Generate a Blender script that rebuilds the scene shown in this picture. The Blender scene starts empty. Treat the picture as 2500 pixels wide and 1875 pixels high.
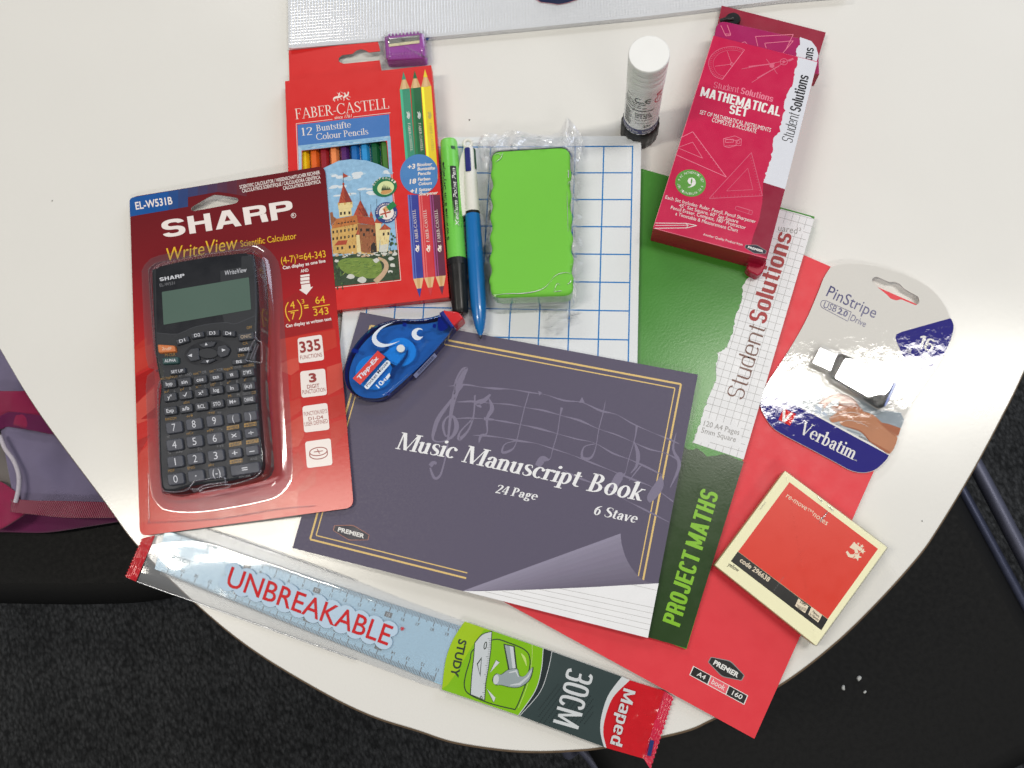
import bpy, math, random
from mathutils import Vector, Matrix, noise
random.seed(7)
SC = bpy.context.scene
COL = SC.collection
# ------------------------------------------------------------------ camera
TZ = 0.73                                   # height of the table top above the carpet
CAM_H, TILT, ROLL, FPX = 0.55393, 0.22912622, -0.37586233, 2040.315   # solved from the A4 books and the 76 mm notes
_ct, _st, _cr, _sr = math.cos(TILT), math.sin(TILT), math.cos(ROLL), math.sin(ROLL)
CR = Matrix(((1, 0, 0), (0, _ct, -_st), (0, _st, _ct))) @ Matrix(((_cr, -_sr, 0), (_sr, _cr, 0), (0, 0, 1)))
CPOS = Vector((0, 0, TZ + CAM_H))
camd = bpy.data.cameras.new("camera")
cam = bpy.data.objects.new("camera", camd)
COL.objects.link(cam)
cam.matrix_world = Matrix.Translation(CPOS) @ CR.to_4x4()
camd.sensor_width = 36.0
camd.lens = 36.0 * FPX / 2500.0
camd.clip_start = 0.02
camd.clip_end = 30
SC.camera = cam
# ------------------------------------------------------------------ light
world = bpy.data.worlds.new("World")
SC.world = world
world.use_nodes = True
_bg = world.node_tree.nodes["Background"]
_bg.inputs[0].default_value = (0.92, 0.95, 1.0, 1)
_bg.inputs[1].default_value = 0.155
def area(name, loc, sx, sy, watts, col, aim=None, turn=0.0):
    d = bpy.data.lights.new(name, 'AREA')
    d.shape = 'RECTANGLE'; d.size = sx; d.size_y = sy; d.energy = watts; d.color = col
    o = bpy.data.objects.new(name, d); COL.objects.link(o)
    o.location = loc; o.rotation_euler.z = math.radians(turn)
    if aim is not None:
        o.rotation_euler = (Vector(aim) - Vector(loc)).to_track_quat('-Z', 'Y').to_euler()
    return o
# lit ceiling strips of the room, its window, and an added fill lamp
area('ceiling_light_right', (0.96, 0.18, TZ + 1.90), 1.10, 0.14, 15.5, (1.0, 0.97, 0.90), None, -18)
area('ceiling_light_left', (-0.95, 0.47, TZ + 1.90), 0.85, 0.14, 13, (1.0, 0.94, 0.82), None, -18)
area('ceiling_light_far', (0.1, 2.75, TZ + 1.90), 1.2, 0.34, 25, (1.0, 0.985, 0.96))
area('near_fill_light', (0.2, -2.0, TZ + 1.90), 1.2, 0.34, 17, (1.0, 0.98, 0.94))  # added fill on the viewer's side, brightens fronts of glue stick and eraser
area('window', (2.3, 1.3, TZ + 0.95), 1.4, 1.2, 21, (0.74, 0.82, 1.0), (0, 0.1, TZ))
SC.view_settings.view_transform = 'Standard'
SC.view_settings.look = 'None'
SC.view_settings.exposure = 0.15
SC.view_settings.gamma = 1.0
SC.render.engine = 'CYCLES'
SC.cycles.use_denoising = True
SC.cycles.denoising_input_passes = 'RGB'
SC.cycles.denoising_prefilter = 'ACCURATE'
SC.cycles.sample_clamp_direct = 0.0
SC.cycles.sample_clamp_indirect = 6.0
SC.cycles.max_bounces = 10
SC.cycles.transparent_max_bounces = 24
SC.cycles.caustics_reflective = False
SC.cycles.caustics_refractive = False
# ------------------------------------------------------------------ measuring
VIEW = dict(S=(0, 0, 1), D=(0, 0, 1.1302), Z1=(300, 400, .30146), Z2=(300, 850, .28928), Z3=(680, 60, .22905), Z4=(680, 400, .22905),
            Z5=(1050, 280, .33153), Z6=(1480, 60, .37383), Z7=(690, 740, .39782), Z8=(1100, 780, .49421), Y1=(290, 1270, .26221),
            Y2=(1020, 1450, .28933), Y3=(1660, 650, .3194), Y4=(1600, 1100, .4339), Y5=(0, 800, .42194), Y6=(650, 0, .6103),
            Y7=(1560, 520, .3858), Y8=(2000, 900, .58754), A1=(1060, 320, .31359), A2=(1500, 80, .17476), A3=(680, 0, .37071),
            A4=(820, 740, .15675), A5=(1840, 860, .19286), A6=(0, 1250, .40687), A7=(1300, 1700, .5425), A8=(380, 600, .19289))
def V(view, p):
    a, b, s = VIEW[view]
    return (a + p[0] * s, b + p[1] * s)
def ray(px, py):
    return CR @ Vector(((px - 1250) / FPX, -(py - 937.5) / FPX, -1))
def W(px, py, z=0.0):
    """where a measured photo point lies in the room, z millimetres above the table top"""
    d = ray(px, py)
    return CPOS + d * ((TZ + z / 1000 - CPOS.z) / d.z)
class Plane:
    """a flat surface, level (one height) or through three measured points with their heights in mm"""
    def __init__(s, *pts):
        if len(pts) == 1:
            s.a = s.b = 0.0; s.c = TZ + pts[0] / 1000
        else:
            w = [W(*p) for p in pts]
            n = (w[1] - w[0]).cross(w[2] - w[0])
            s.a, s.b = -n.x / n.z, -n.y / n.z
            s.c = w[0].z - s.a * w[0].x - s.b * w[0].y
    def up(s, mm):
        q = Plane(0); q.a, q.b, q.c = s.a, s.b, s.c + mm / 1000; return q
    def at(s, px, py, lift=0.0):
        d = ray(px, py)
        c = s.c + lift / 1000
        t = (s.a * CPOS.x + s.b * CPOS.y + c - CPOS.z) / (d.z - s.a * d.x - s.b * d.y)
        return CPOS + d * t
    def z(s, x, y):
        return s.a * x + s.b * y + s.c
# ------------------------------------------------------------------ materials
def lin(c):
    return tuple(((v / 255) / 12.92 if v / 255 <= .04045 else ((v / 255 + .055) / 1.055) ** 2.4) for v in c)
_mats = {}
def M(name, rgb, rough=.45, spec=.5, bump=0.0, bscale=600, vary=.05, metal=0.0, coat=0.0, vscale=90, sheen=0.0, detail=3):
    """procedural surface: sRGB base colour with faint mottling, grain in the relief"""
    if name in _mats: return _mats[name]
    m = bpy.data.materials.new(name); m.use_nodes = True
    nt = m.node_tree; b = nt.nodes["Principled BSDF"]
    b.inputs["Roughness"].default_value = rough
    b.inputs["Specular IOR Level"].default_value = spec
    b.inputs["Metallic"].default_value = metal
    b.inputs["Coat Weight"].default_value = coat
    b.inputs["Coat Roughness"].default_value = .03
    if sheen: b.inputs["Sheen Weight"].default_value = sheen
    c = lin(rgb)
    tc = nt.nodes.new('ShaderNodeNewGeometry')
    if vary:
        nz = nt.nodes.new('ShaderNodeTexNoise'); nz.inputs['Scale'].default_value = vscale; nz.inputs['Detail'].default_value = 5
        nt.links.new(tc.outputs['Position'], nz.inputs['Vector'])
        mx = nt.nodes.new('ShaderNodeMix'); mx.data_type = 'RGBA'
        mx.inputs[6].default_value = (*[v * (1 - vary) for v in c], 1)
        mx.inputs[7].default_value = (*[min(1, v * (1 + vary)) for v in c], 1)
        nt.links.new(nz.outputs[0], mx.inputs[0]); nt.links.new(mx.outputs[2], b.inputs['Base Color'])
        rg = nt.nodes.new('ShaderNodeMapRange'); rg.inputs[1].default_value = .25; rg.inputs[2].default_value = .75; rg.inputs[3].default_value = rough * .82; rg.inputs[4].default_value = min(1, rough * 1.2)
        nt.links.new(nz.outputs[0], rg.inputs[0]); nt.links.new(rg.outputs[0], b.inputs['Roughness'])
    else:
        b.inputs['Base Color'].default_value = (*c, 1)
    if bump:
        n2 = nt.nodes.new('ShaderNodeTexNoise'); n2.inputs['Scale'].default_value = bscale; n2.inputs['Detail'].default_value = detail
        nt.links.new(tc.outputs['Position'], n2.inputs['Vector'])
        bp = nt.nodes.new('ShaderNodeBump'); bp.inputs['Strength'].default_value = 1; bp.inputs['Distance'].default_value = bump / 1000
        nt.links.new(n2.outputs[0], bp.inputs['Height']); nt.links.new(bp.outputs[0], b.inputs['Normal'])
        if coat: nt.links.new(bp.outputs[0], b.inputs['Coat Normal'])
    _mats[name] = m
    return m
def film(name, tint=(1, 1, 1), gloss=.06, rough=.05, white=.03, bump=.0, bscale=120, edge=.35):
    """clear plastic: lets light straight through, mirrors the room at its facing and more at grazing angles"""
    if name in _mats: return _mats[name]
    m = bpy.data.materials.new(name); m.use_nodes = True
    nt = m.node_tree; nt.nodes.clear()
    out = nt.nodes.new('ShaderNodeOutputMaterial')
    tr = nt.nodes.new('ShaderNodeBsdfTransparent'); tr.inputs[0].default_value = (*tint, 1)
    df = nt.nodes.new('ShaderNodeBsdfDiffuse'); df.inputs[0].default_value = (.9, .92, .96, 1)
    gl = nt.nodes.new('ShaderNodeBsdfGlossy'); gl.inputs['Roughness'].default_value = rough
    lw = nt.nodes.new('ShaderNodeLayerWeight'); lw.inputs[0].default_value = edge
    mr = nt.nodes.new('ShaderNodeMapRange'); mr.inputs[1].default_value = .16; mr.inputs[3].default_value = gloss; mr.inputs[4].default_value = .75
    m1 = nt.nodes.new('ShaderNodeMixShader'); m1.inputs[0].default_value = white
    m2 = nt.nodes.new('ShaderNodeMixShader')
    nt.links.new(tr.outputs[0], m1.inputs[1]); nt.links.new(df.outputs[0], m1.inputs[2])
    nt.links.new(lw.outputs['Facing'], mr.inputs[0]); nt.links.new(mr.outputs[0], m2.inputs[0])
    nt.links.new(m1.outputs[0], m2.inputs[1]); nt.links.new(gl.outputs[0], m2.inputs[2]); nt.links.new(m2.outputs[0], out.inputs[0])
    if bump:
        g = nt.nodes.new('ShaderNodeNewGeometry')
        n2 = nt.nodes.new('ShaderNodeTexNoise'); n2.inputs['Scale'].default_value = bscale; n2.inputs['Detail'].default_value = 2
        bp = nt.nodes.new('ShaderNodeBump'); bp.inputs['Distance'].default_value = bump / 1000
        nt.links.new(g.outputs['Position'], n2.inputs['Vector']); nt.links.new(n2.outputs[0], bp.inputs['Height'])
        for q in (gl, lw, df): nt.links.new(bp.outputs[0], q.inputs['Normal'])
    _mats[name] = m
    return m
# ------------------------------------------------------------------ mesh building
def area2(pts):
    return sum(pts[i][0] * pts[(i + 1) % len(pts)][1] - pts[(i + 1) % len(pts)][0] * pts[i][1] for i in range(len(pts)))
class MB:
    def __init__(s): s.v, s.f, s.m, s.sm, s.mats = [], [], [], [], []
    def mi(s, mat):
        if mat not in s.mats: s.mats.append(mat)
        return s.mats.index(mat)
    def face(s, pts, mat, smooth=False):
        if len(pts) < 3: return
        k = len(s.v); s.v += [tuple(p) for p in pts]
        s.f.append(tuple(range(k, k + len(pts)))); s.m.append(s.mi(mat)); s.sm.append(smooth)
    def mesh(s, vs, fs, mat, smooth=False):
        k = len(s.v); s.v += [tuple(p) for p in vs]; i = s.mi(mat)
        for f in fs: s.f.append(tuple(a + k for a in f)); s.m.append(i); s.sm.append(smooth)
    def loft(s, rings, mat, smooth=True, closed=True, cap0=None, cap1=None):
        n = len(rings[0]); vs = [p for r in rings for p in r]; fs = []
        for a in range(len(rings) - 1):
            for i in range(n if closed else n - 1):
                j = (i + 1) % n
                fs.append((a * n + i, a * n + j, (a + 1) * n + j, (a + 1) * n + i))
        s.mesh(vs, fs, mat, smooth)
        if cap0: s.face(list(reversed(rings[0])), cap0)
        if cap1: s.face(rings[-1], cap1)
    def build(s, name, parent=None, loc=None):
        me = bpy.data.meshes.new(name)
        o = Vector(parent.location) if parent else Vector(loc or (0, 0, 0))
        if parent and parent.parent: o = o + Vector(parent.parent.location)
        me.from_pydata([Vector(p) - o for p in s.v], [], s.f)
        for m in s.mats: me.materials.append(m)
        me.polygons.foreach_set('material_index', s.m)
        me.polygons.foreach_set('use_smooth', s.sm)
        me.update()
        ob = bpy.data.objects.new(name, me); COL.objects.link(ob)
        if parent: ob.parent = parent
        else: ob.location = o
        return ob
def thing(name, label, cat, loc, group=None):
    o = bpy.data.objects.new(name, None); COL.objects.link(o)
    o.empty_display_size = .01
    o.location = loc; o['label'] = label; o['category'] = cat
    if group: o['group'] = group
    return o
def tag(o, label, cat, group=None):
    o['label'] = label; o['category'] = cat
    if group: o['group'] = group
    return o
def inset(ring, d):
    """offset a ring of world points inward (d in metres) in plan"""
    n = len(ring); sg = 1 if area2(ring) > 0 else -1; out = []
    for i in range(n):
        a, b, c = ring[i - 1], ring[i], ring[(i + 1) % n]
        u = Vector((b[0] - a[0], b[1] - a[1])); w = Vector((c[0] - b[0], c[1] - b[1]))
        if u.length < 1e-9 or w.length < 1e-9: out.append(Vector(b)); continue
        u.normalize(); w.normalize()
        nu, nw = Vector((-u.y, u.x)) * sg, Vector((-w.y, w.x)) * sg
        m = nu + nw
        if m.length < 1e-6: m = nu
        m.normalize(); k = d / max(.35, m.dot(nu))
        out.append(Vector((b[0] + m.x * k, b[1] + m.y * k, b[2])))
    return out
def slab(mb, ring, thick, top, side=None, b=0.0, steps=1, smooth=False, foot=0.0, bottom=True):
    """a solid with the given top outline; b = rounded top edge in mm, thick in mm, foot = how far the foot is drawn in"""
    side = side or top
    ring = [Vector(p) for p in ring]
    if area2(ring) < 0: ring = ring[::-1]
    rings = []
    if b:
        for k in range(steps + 1):
            a = math.pi / 2 * k / steps
            r = inset(ring, (1 - math.sin(a)) * b / 1000)
            rings.append([Vector((p.x, p.y, p.z - (1 - math.cos(a)) * b / 1000)) for p in r])
    else: rings.append(ring)
    ft = inset(ring, foot / 1000) if foot else ring
    low = [Vector((p.x, p.y, p.z - thick / 1000)) for p in ft]
    if b and steps > 1:
        mb.loft(rings, top, smooth=True)
    elif b:
        mb.loft(rings, top, smooth=False)
    mb.face(rings[0], top)
    mb.loft([rings[-1], low], side, smooth=smooth)
    if bottom: mb.face(low[::-1], side)
def rnd(pts, r, n=5):
    """round the corners of a polygon given in picture units; r one number or one per corner"""
    out = []; N = len(pts)
    for i in range(N):
        q = r[i] if isinstance(r, (list, tuple)) else r
        p = Vector(pts[i]); a = Vector(pts[i - 1]) - p; c = Vector(pts[(i + 1) % N]) - p
        q = min(q, a.length * .48, c.length * .48)
        if q <= 0: out.append(tuple(p)); continue
        p0 = p + a.normalized() * q; p1 = p + c.normalized() * q
        for k in range(n + 1):
            t = k / n
            out.append(tuple(p0 * (1 - t) ** 2 + p * 2 * t * (1 - t) + p1 * t ** 2))
    return out
def smooth_line(pts, n=6, closed=False):
    """Catmull-Rom through the points (any dimension)"""
    P = [Vector(p) for p in pts]; N = len(P); out = []
    for i in range(N if closed else N - 1):
        if closed: a, b, c, d = P[i - 1], P[i], P[(i + 1) % N], P[(i + 2) % N]
        else: a, b, c, d = P[max(i - 1, 0)], P[i], P[i + 1], P[min(i + 2, N - 1)]
        for k in range(n):
            t = k / n
            out.append(.5 * ((2 * b) + (c - a) * t + (2 * a - 5 * b + 4 * c - d) * t * t + (3 * b - a - 3 * c + d) * t ** 3))
    if not closed: out.append(P[-1])
    return out
def tube(mb, pts, r, mat, n=8, caps=True):
    """a round bar along world points; r in mm, one number or one per point"""
    P = [Vector(p) for p in pts]; rings = []; ref = None
    for i, p in enumerate(P):
        t = (P[min(i + 1, len(P) - 1)] - P[max(i - 1, 0)]).normalized()
        if ref is None: ref = Vector((0, 0, 1)) if abs(t.z) < .9 else Vector((1, 0, 0))
        u = t.cross(ref).normalized(); w = u.cross(t).normalized()
        q = (r[i] if isinstance(r, (list, tuple)) else r) / 1000
        rings.append([p + (u * math.cos(2 * math.pi * k / n) + w * math.sin(2 * math.pi * k / n)) * q for k in range(n)])
    mb.loft(rings, mat, True, True, mat if caps else None, mat if caps else None)
def lathe(mb, A, B, prof, mat, n=32, cap0=True, cap1=True, smooth=True, wob=None):
    """turned solid from A to B (world), prof = (distance along 0..1, radius mm)"""
    A, B = Vector(A), Vector(B); ax = (B - A); t = ax.normalized()
    ref = Vector((0, 0, 1)) if abs(t.z) < .9 else Vector((1, 0, 0))
    u = t.cross(ref).normalized(); w = u.cross(t).normalized(); rings = []
    for s, r in prof:
        rings.append([A + ax * s + (u * math.cos(2 * math.pi * k / n) + w * math.sin(2 * math.pi * k / n)) * (r * (wob(k, n) if wob else 1) / 1000) for k in range(n)])
    mb.loft(rings, mat, smooth, True, mat if cap0 else None, mat if cap1 else None)
# ------------------------------------------------------------------ lettering
_tc = {}
def sans(body, bold=0.0, space=1.0):
    key = (body, bold, space)
    if key in _tc: return _tc[key]
    cu = bpy.data.curves.new('lettering', 'FONT'); cu.body = body; cu.size = 1; cu.offset = bold; cu.resolution_u = 3; cu.space_character = space
    ob = bpy.data.objects.new('lettering', cu)
    me = ob.to_mesh()
    vs = [(v.co.x, v.co.y) for v in me.vertices]; fs = [tuple(p.vertices) for p in me.polygons]
    ob.to_mesh_clear(); bpy.data.objects.remove(ob); bpy.data.curves.remove(cu)
    _tc[key] = (vs, fs)
    return _tc[key]
def sans_cap(bold):
    vs, _ = sans('H', bold); ys = [v[1] for v in vs]
    return min(ys), max(ys)
def seriffed(body, T=.13, t=.045):
    """letters with serifs, drawn stroke by stroke; cap height 1"""
    out = []; x0 = 0.0
    for ch in body:
        P = []
        def q(*pts): P.append([(x, y) for x, y in pts])
        def box(xa, ya, xb, yb): q((xa, ya), (xb, ya), (xb, yb), (xa, yb))
        def sf(x, y, w=None, up=True):
            w = w or T * 1.15 + .07
            box(x - w, y if up else y - t, x + w, y + t if up else y)
        def st(x, y0, y1, a=1, b=1, w=None):
            w = w or T
            box(x - w / 2, y0, x + w / 2, y1)
            if a == 1: sf(x, y0, w / 2 + .085)
            if b == 1: sf(x, y1, w / 2 + .085, False)
            if b == 2: q((x - w / 2 - .09, y1 - .10), (x, y1 - .11), (x, y1), (x - w / 2 + .0, y1 - .02))
        def ba(xa, ya, xb, yb, w): q((xa - w / 2, ya), (xa + w / 2, ya), (xb + w / 2, yb), (xb - w / 2, yb))
        def ar(cx, cy, rx, ry, a0, a1, n=22):
            o, i = [], []
            for k in range(n + 1):
                a = math.radians(a0 + (a1 - a0) * k / n)
                o.append((cx + rx * math.cos(a), cy + ry * math.sin(a))); i.append((cx + (rx - T) * math.cos(a), cy + (ry - t * 1.25) * math.sin(a)))
            for k in range(n): q(o[k], o[k + 1], i[k + 1], i[k])
        def dot(x, y, r): q(*[(x + r * math.cos(k * math.pi / 6), y + r * math.sin(k * math.pi / 6)) for k in range(12)])
        def sp(pts):
            c = smooth_line(pts, 5)
            L, R = [], []
            for i, p in enumerate(c):
                d = c[min(i + 1, len(c) - 1)] - c[max(i - 1, 0)]; nn = Vector((-d.y, d.x)).normalized() if d.length > 1e-9 else Vector((0, 1))
                L.append((p.x + nn.x * p.z / 2, p.y + nn.y * p.z / 2)); R.append((p.x - nn.x * p.z / 2, p.y - nn.y * p.z / 2))
            for k in range(len(c) - 1): q(L[k], L[k + 1], R[k + 1], R[k])
        x = .65; ad = .56
        if ch == 'A': ba(.10, 0, .40, 1, t * 1.3); ba(.70, 0, .40, 1, T); box(.2, .3, .58, .3 + t); sf(.1, 0, .12); sf(.70, 0, .14); ad = .82
        elif ch == 'B': st(.16, 0, 1); ar(.27, .745, .27, .255, -90, 90); ar(.27, .265, .33, .265, -90, 90); box(.16, 1 - t, .28, 1); box(.16, .49, .28, .49 + t); box(.16, 0, .28, t); ad = .68
        elif ch == 'C': ar(.45, .5, .43, .52, 42, 318); box(.72, .72, .72 + t, 1.0); box(.73, .05, .73 + t, .22); ad = .84
        elif ch in 'EF':
            st(.16, 0, 1); box(.16, 1 - t, .58, 1); box(.54, .80, .58, 1); box(.16, .5, .45, .5 + t); box(.43, .41, .46, .64)
            if ch == 'E': box(.16, 0, .60, t); box(.57, 0, .61, .22)
            ad = .66
        elif ch == 'L': st(.16, 0, 1); box(.16, 0, .58, t); box(.54, 0, .59, .25); ad = .63
        elif ch == 'M': st(.12, 0, 1, w=t * 1.3); ba(.47, 0, .17, 1, T); ba(.47, 0, .80, 1, t); st(.84, 0, 1); ad = .98
        elif ch in 'PR':
            st(.16, 0, 1); ar(.27, .735, .28, .265, -90, 90); box(.16, 1 - t, .28, 1); box(.16, .47, .28, .47 + t); ad = .60
            if ch == 'R': ba(.66, 0, .34, .5, T); sf(.68, 0, .10); ad = .74
        elif ch == 'S': sp([(.51, .76, .03), (.46, .93, .05), (.30, .98, t), (.13, .88, T * .85), (.13, .69, T), (.32, .53, T * 1.15), (.50, .37, T), (.51, .16, T * .85), (.32, .02, t), (.13, .07, .05), (.07, .25, .03)]); ad = .62
        elif ch == 'T': st(.37, 0, 1, 1, 0); box(.03, 1 - t, .71, 1); box(.03, .78, .06, 1); box(.68, .78, .71, 1); ad = .74
        elif ch == 'V': ba(.40, 0, .12, 1, T); ba(.40, 0, .68, 1, t * 1.2); sf(.12, 1, .15, False); sf(.68, 1, .12, False); ad = .76
        elif ch == 'a': box(.38 - T / 2, .07, .38 + T / 2, .47); ar(.25, .46, .13 + T / 2, .20, 0, 155); ar(.25, .19, .21, .2, 55, 310); q((.38 - T / 2, .1), (.38 + T / 2, .08), (.52, .03), (.5, -.01), (.42, 0)); dot(.12, .5, T * .5); ad = .53
        elif ch == 'b': st(.13, 0, 1, 0, 2); ar(.28, .33, .25, .34, -140, 140); ad = .57
        elif ch == 'c': ar(.28, .33, .26, .34, 48, 312); dot(.42, .52, T * .5); ad = .50
        elif ch == 'e': ar(.28, .33, .26, .34, 0, 315); box(.07, .34, .53, .34 + t); ad = .55
        elif ch == 'f': st(.15, 0, .8, 1, 0); ar(.29, .79, .14 + T / 2, .22, 55, 180); box(.0, .60, .34, .60 + t); dot(.37, .91, T * .45); ad = .36
        elif ch == 'g': ar(.25, .43, .2, .235, 0, 360); ar(.26, -.13, .25, .17, 0, 360); sp([(.16, .22, .06), (.1, .12, .08), (.2, .04, .1), (.38, .0, .09)]); q((.36, .58), (.52, .66), (.52, .58), (.4, .54)); ad = .53
        elif ch == 'i': st(.14, 0, .65, 1, 2); dot(.14, .88, T * .55); ad = .28
        elif ch == 'k': st(.13, 0, 1, 1, 2); ba(.2, .28, .42, .63, t * 1.4); ba(.47, 0, .25, .37, T); sf(.45, .65, .1, False); sf(.48, 0, .1); ad = .57
        elif ch == 'l': st(.14, 0, 1, 1, 2); ad = .28
        elif ch in 'mn':
            st(.13, 0, .65, 1, 2); ar(.29, .43, .12 + T / 2, .24, 0, 140); st(.41, 0, .44, 1, 0); ad = .56
            if ch == 'm': ar(.57, .43, .12 + T / 2, .24, 0, 140); st(.69, 0, .44, 1, 0); ad = .84
        elif ch == 'o': ar(.28, .33, .26, .35, 0, 360); ad = .56
        elif ch == 'p': st(.13, -.3, .65, 1, 2); ar(.28, .33, .25, .34, -140, 140); ad = .57
        elif ch == 'r': st(.13, 0, .65, 1, 2); ar(.31, .42, .18, .24, 60, 145); dot(.38, .58, T * .5); ad = .42
        elif ch == 's': sp([(.35, .5, .03), (.32, .62, .045), (.21, .65, t), (.1, .57, T * .75), (.12, .43, T * .85), (.23, .345, T), (.35, .25, T * .85), (.36, .1, T * .75), (.22, .015, t), (.1, .05, .045), (.06, .17, .03)]); ad = .43
        elif ch == 't': box(.16 - T / 2, .1, .16 + T / 2, .85); box(.0, .61, .34, .61 + t); ar(.29, .15, .13 + T / 2, .16, 180, 305); ad = .36
        elif ch == 'u': st(.13, .2, .65, 0, 2); ar(.27, .21, .14 + T / 2, .22, 180, 325); st(.43, 0, .65, 0, 2); sf(.47, 0, .08); ad = .59
        elif ch == 'v': ba(.26, 0, .09, .65, T); ba(.26, 0, .43, .65, t * 1.3); sf(.09, .65, .12, False); sf(.43, .65, .09, False); ad = .52
        elif ch == '1': st(.24, 0, 1, 1, 0); q((.08, .84), (.24, .88), (.24, 1), (.2, 1)); ad = .48
        elif ch == '2': sp([(.08, .76, .06), (.12, .92, .08), (.27, .98, t), (.42, .87, T), (.41, .68, T), (.27, .4, T * .7), (.08, .06, .07)]); box(.04, 0, .46, T * .75); ad = .52
        elif ch == '4': box(.30, 0, .30 + T, 1); ba(.05, .3, .33, 1, t * 1.3); box(.02, .24, .50, .24 + t * 1.4); sf(.35, 0, .13); ad = .54
        elif ch == '6': ar(.27, .31, .24, .32, 0, 360); sp([(.44, .93, .04), (.28, .86, .09), (.12, .63, T), (.09, .34, T)]); ad = .54
        elif ch == '9': ar(.27, .68, .25, .33, 0, 360); sp([(.08, .06, .05), (.26, .13, .1), (.42, .38, T), (.46, .66, T)]); ad = .54
        elif ch == '-': box(.04, .31, .32, .31 + t * 1.4); ad = .36
        elif ch == ' ': ad = .28
        for pl in P: out.append([(a + x0, b) for a, b in pl])
        x0 += ad
    return out

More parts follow.
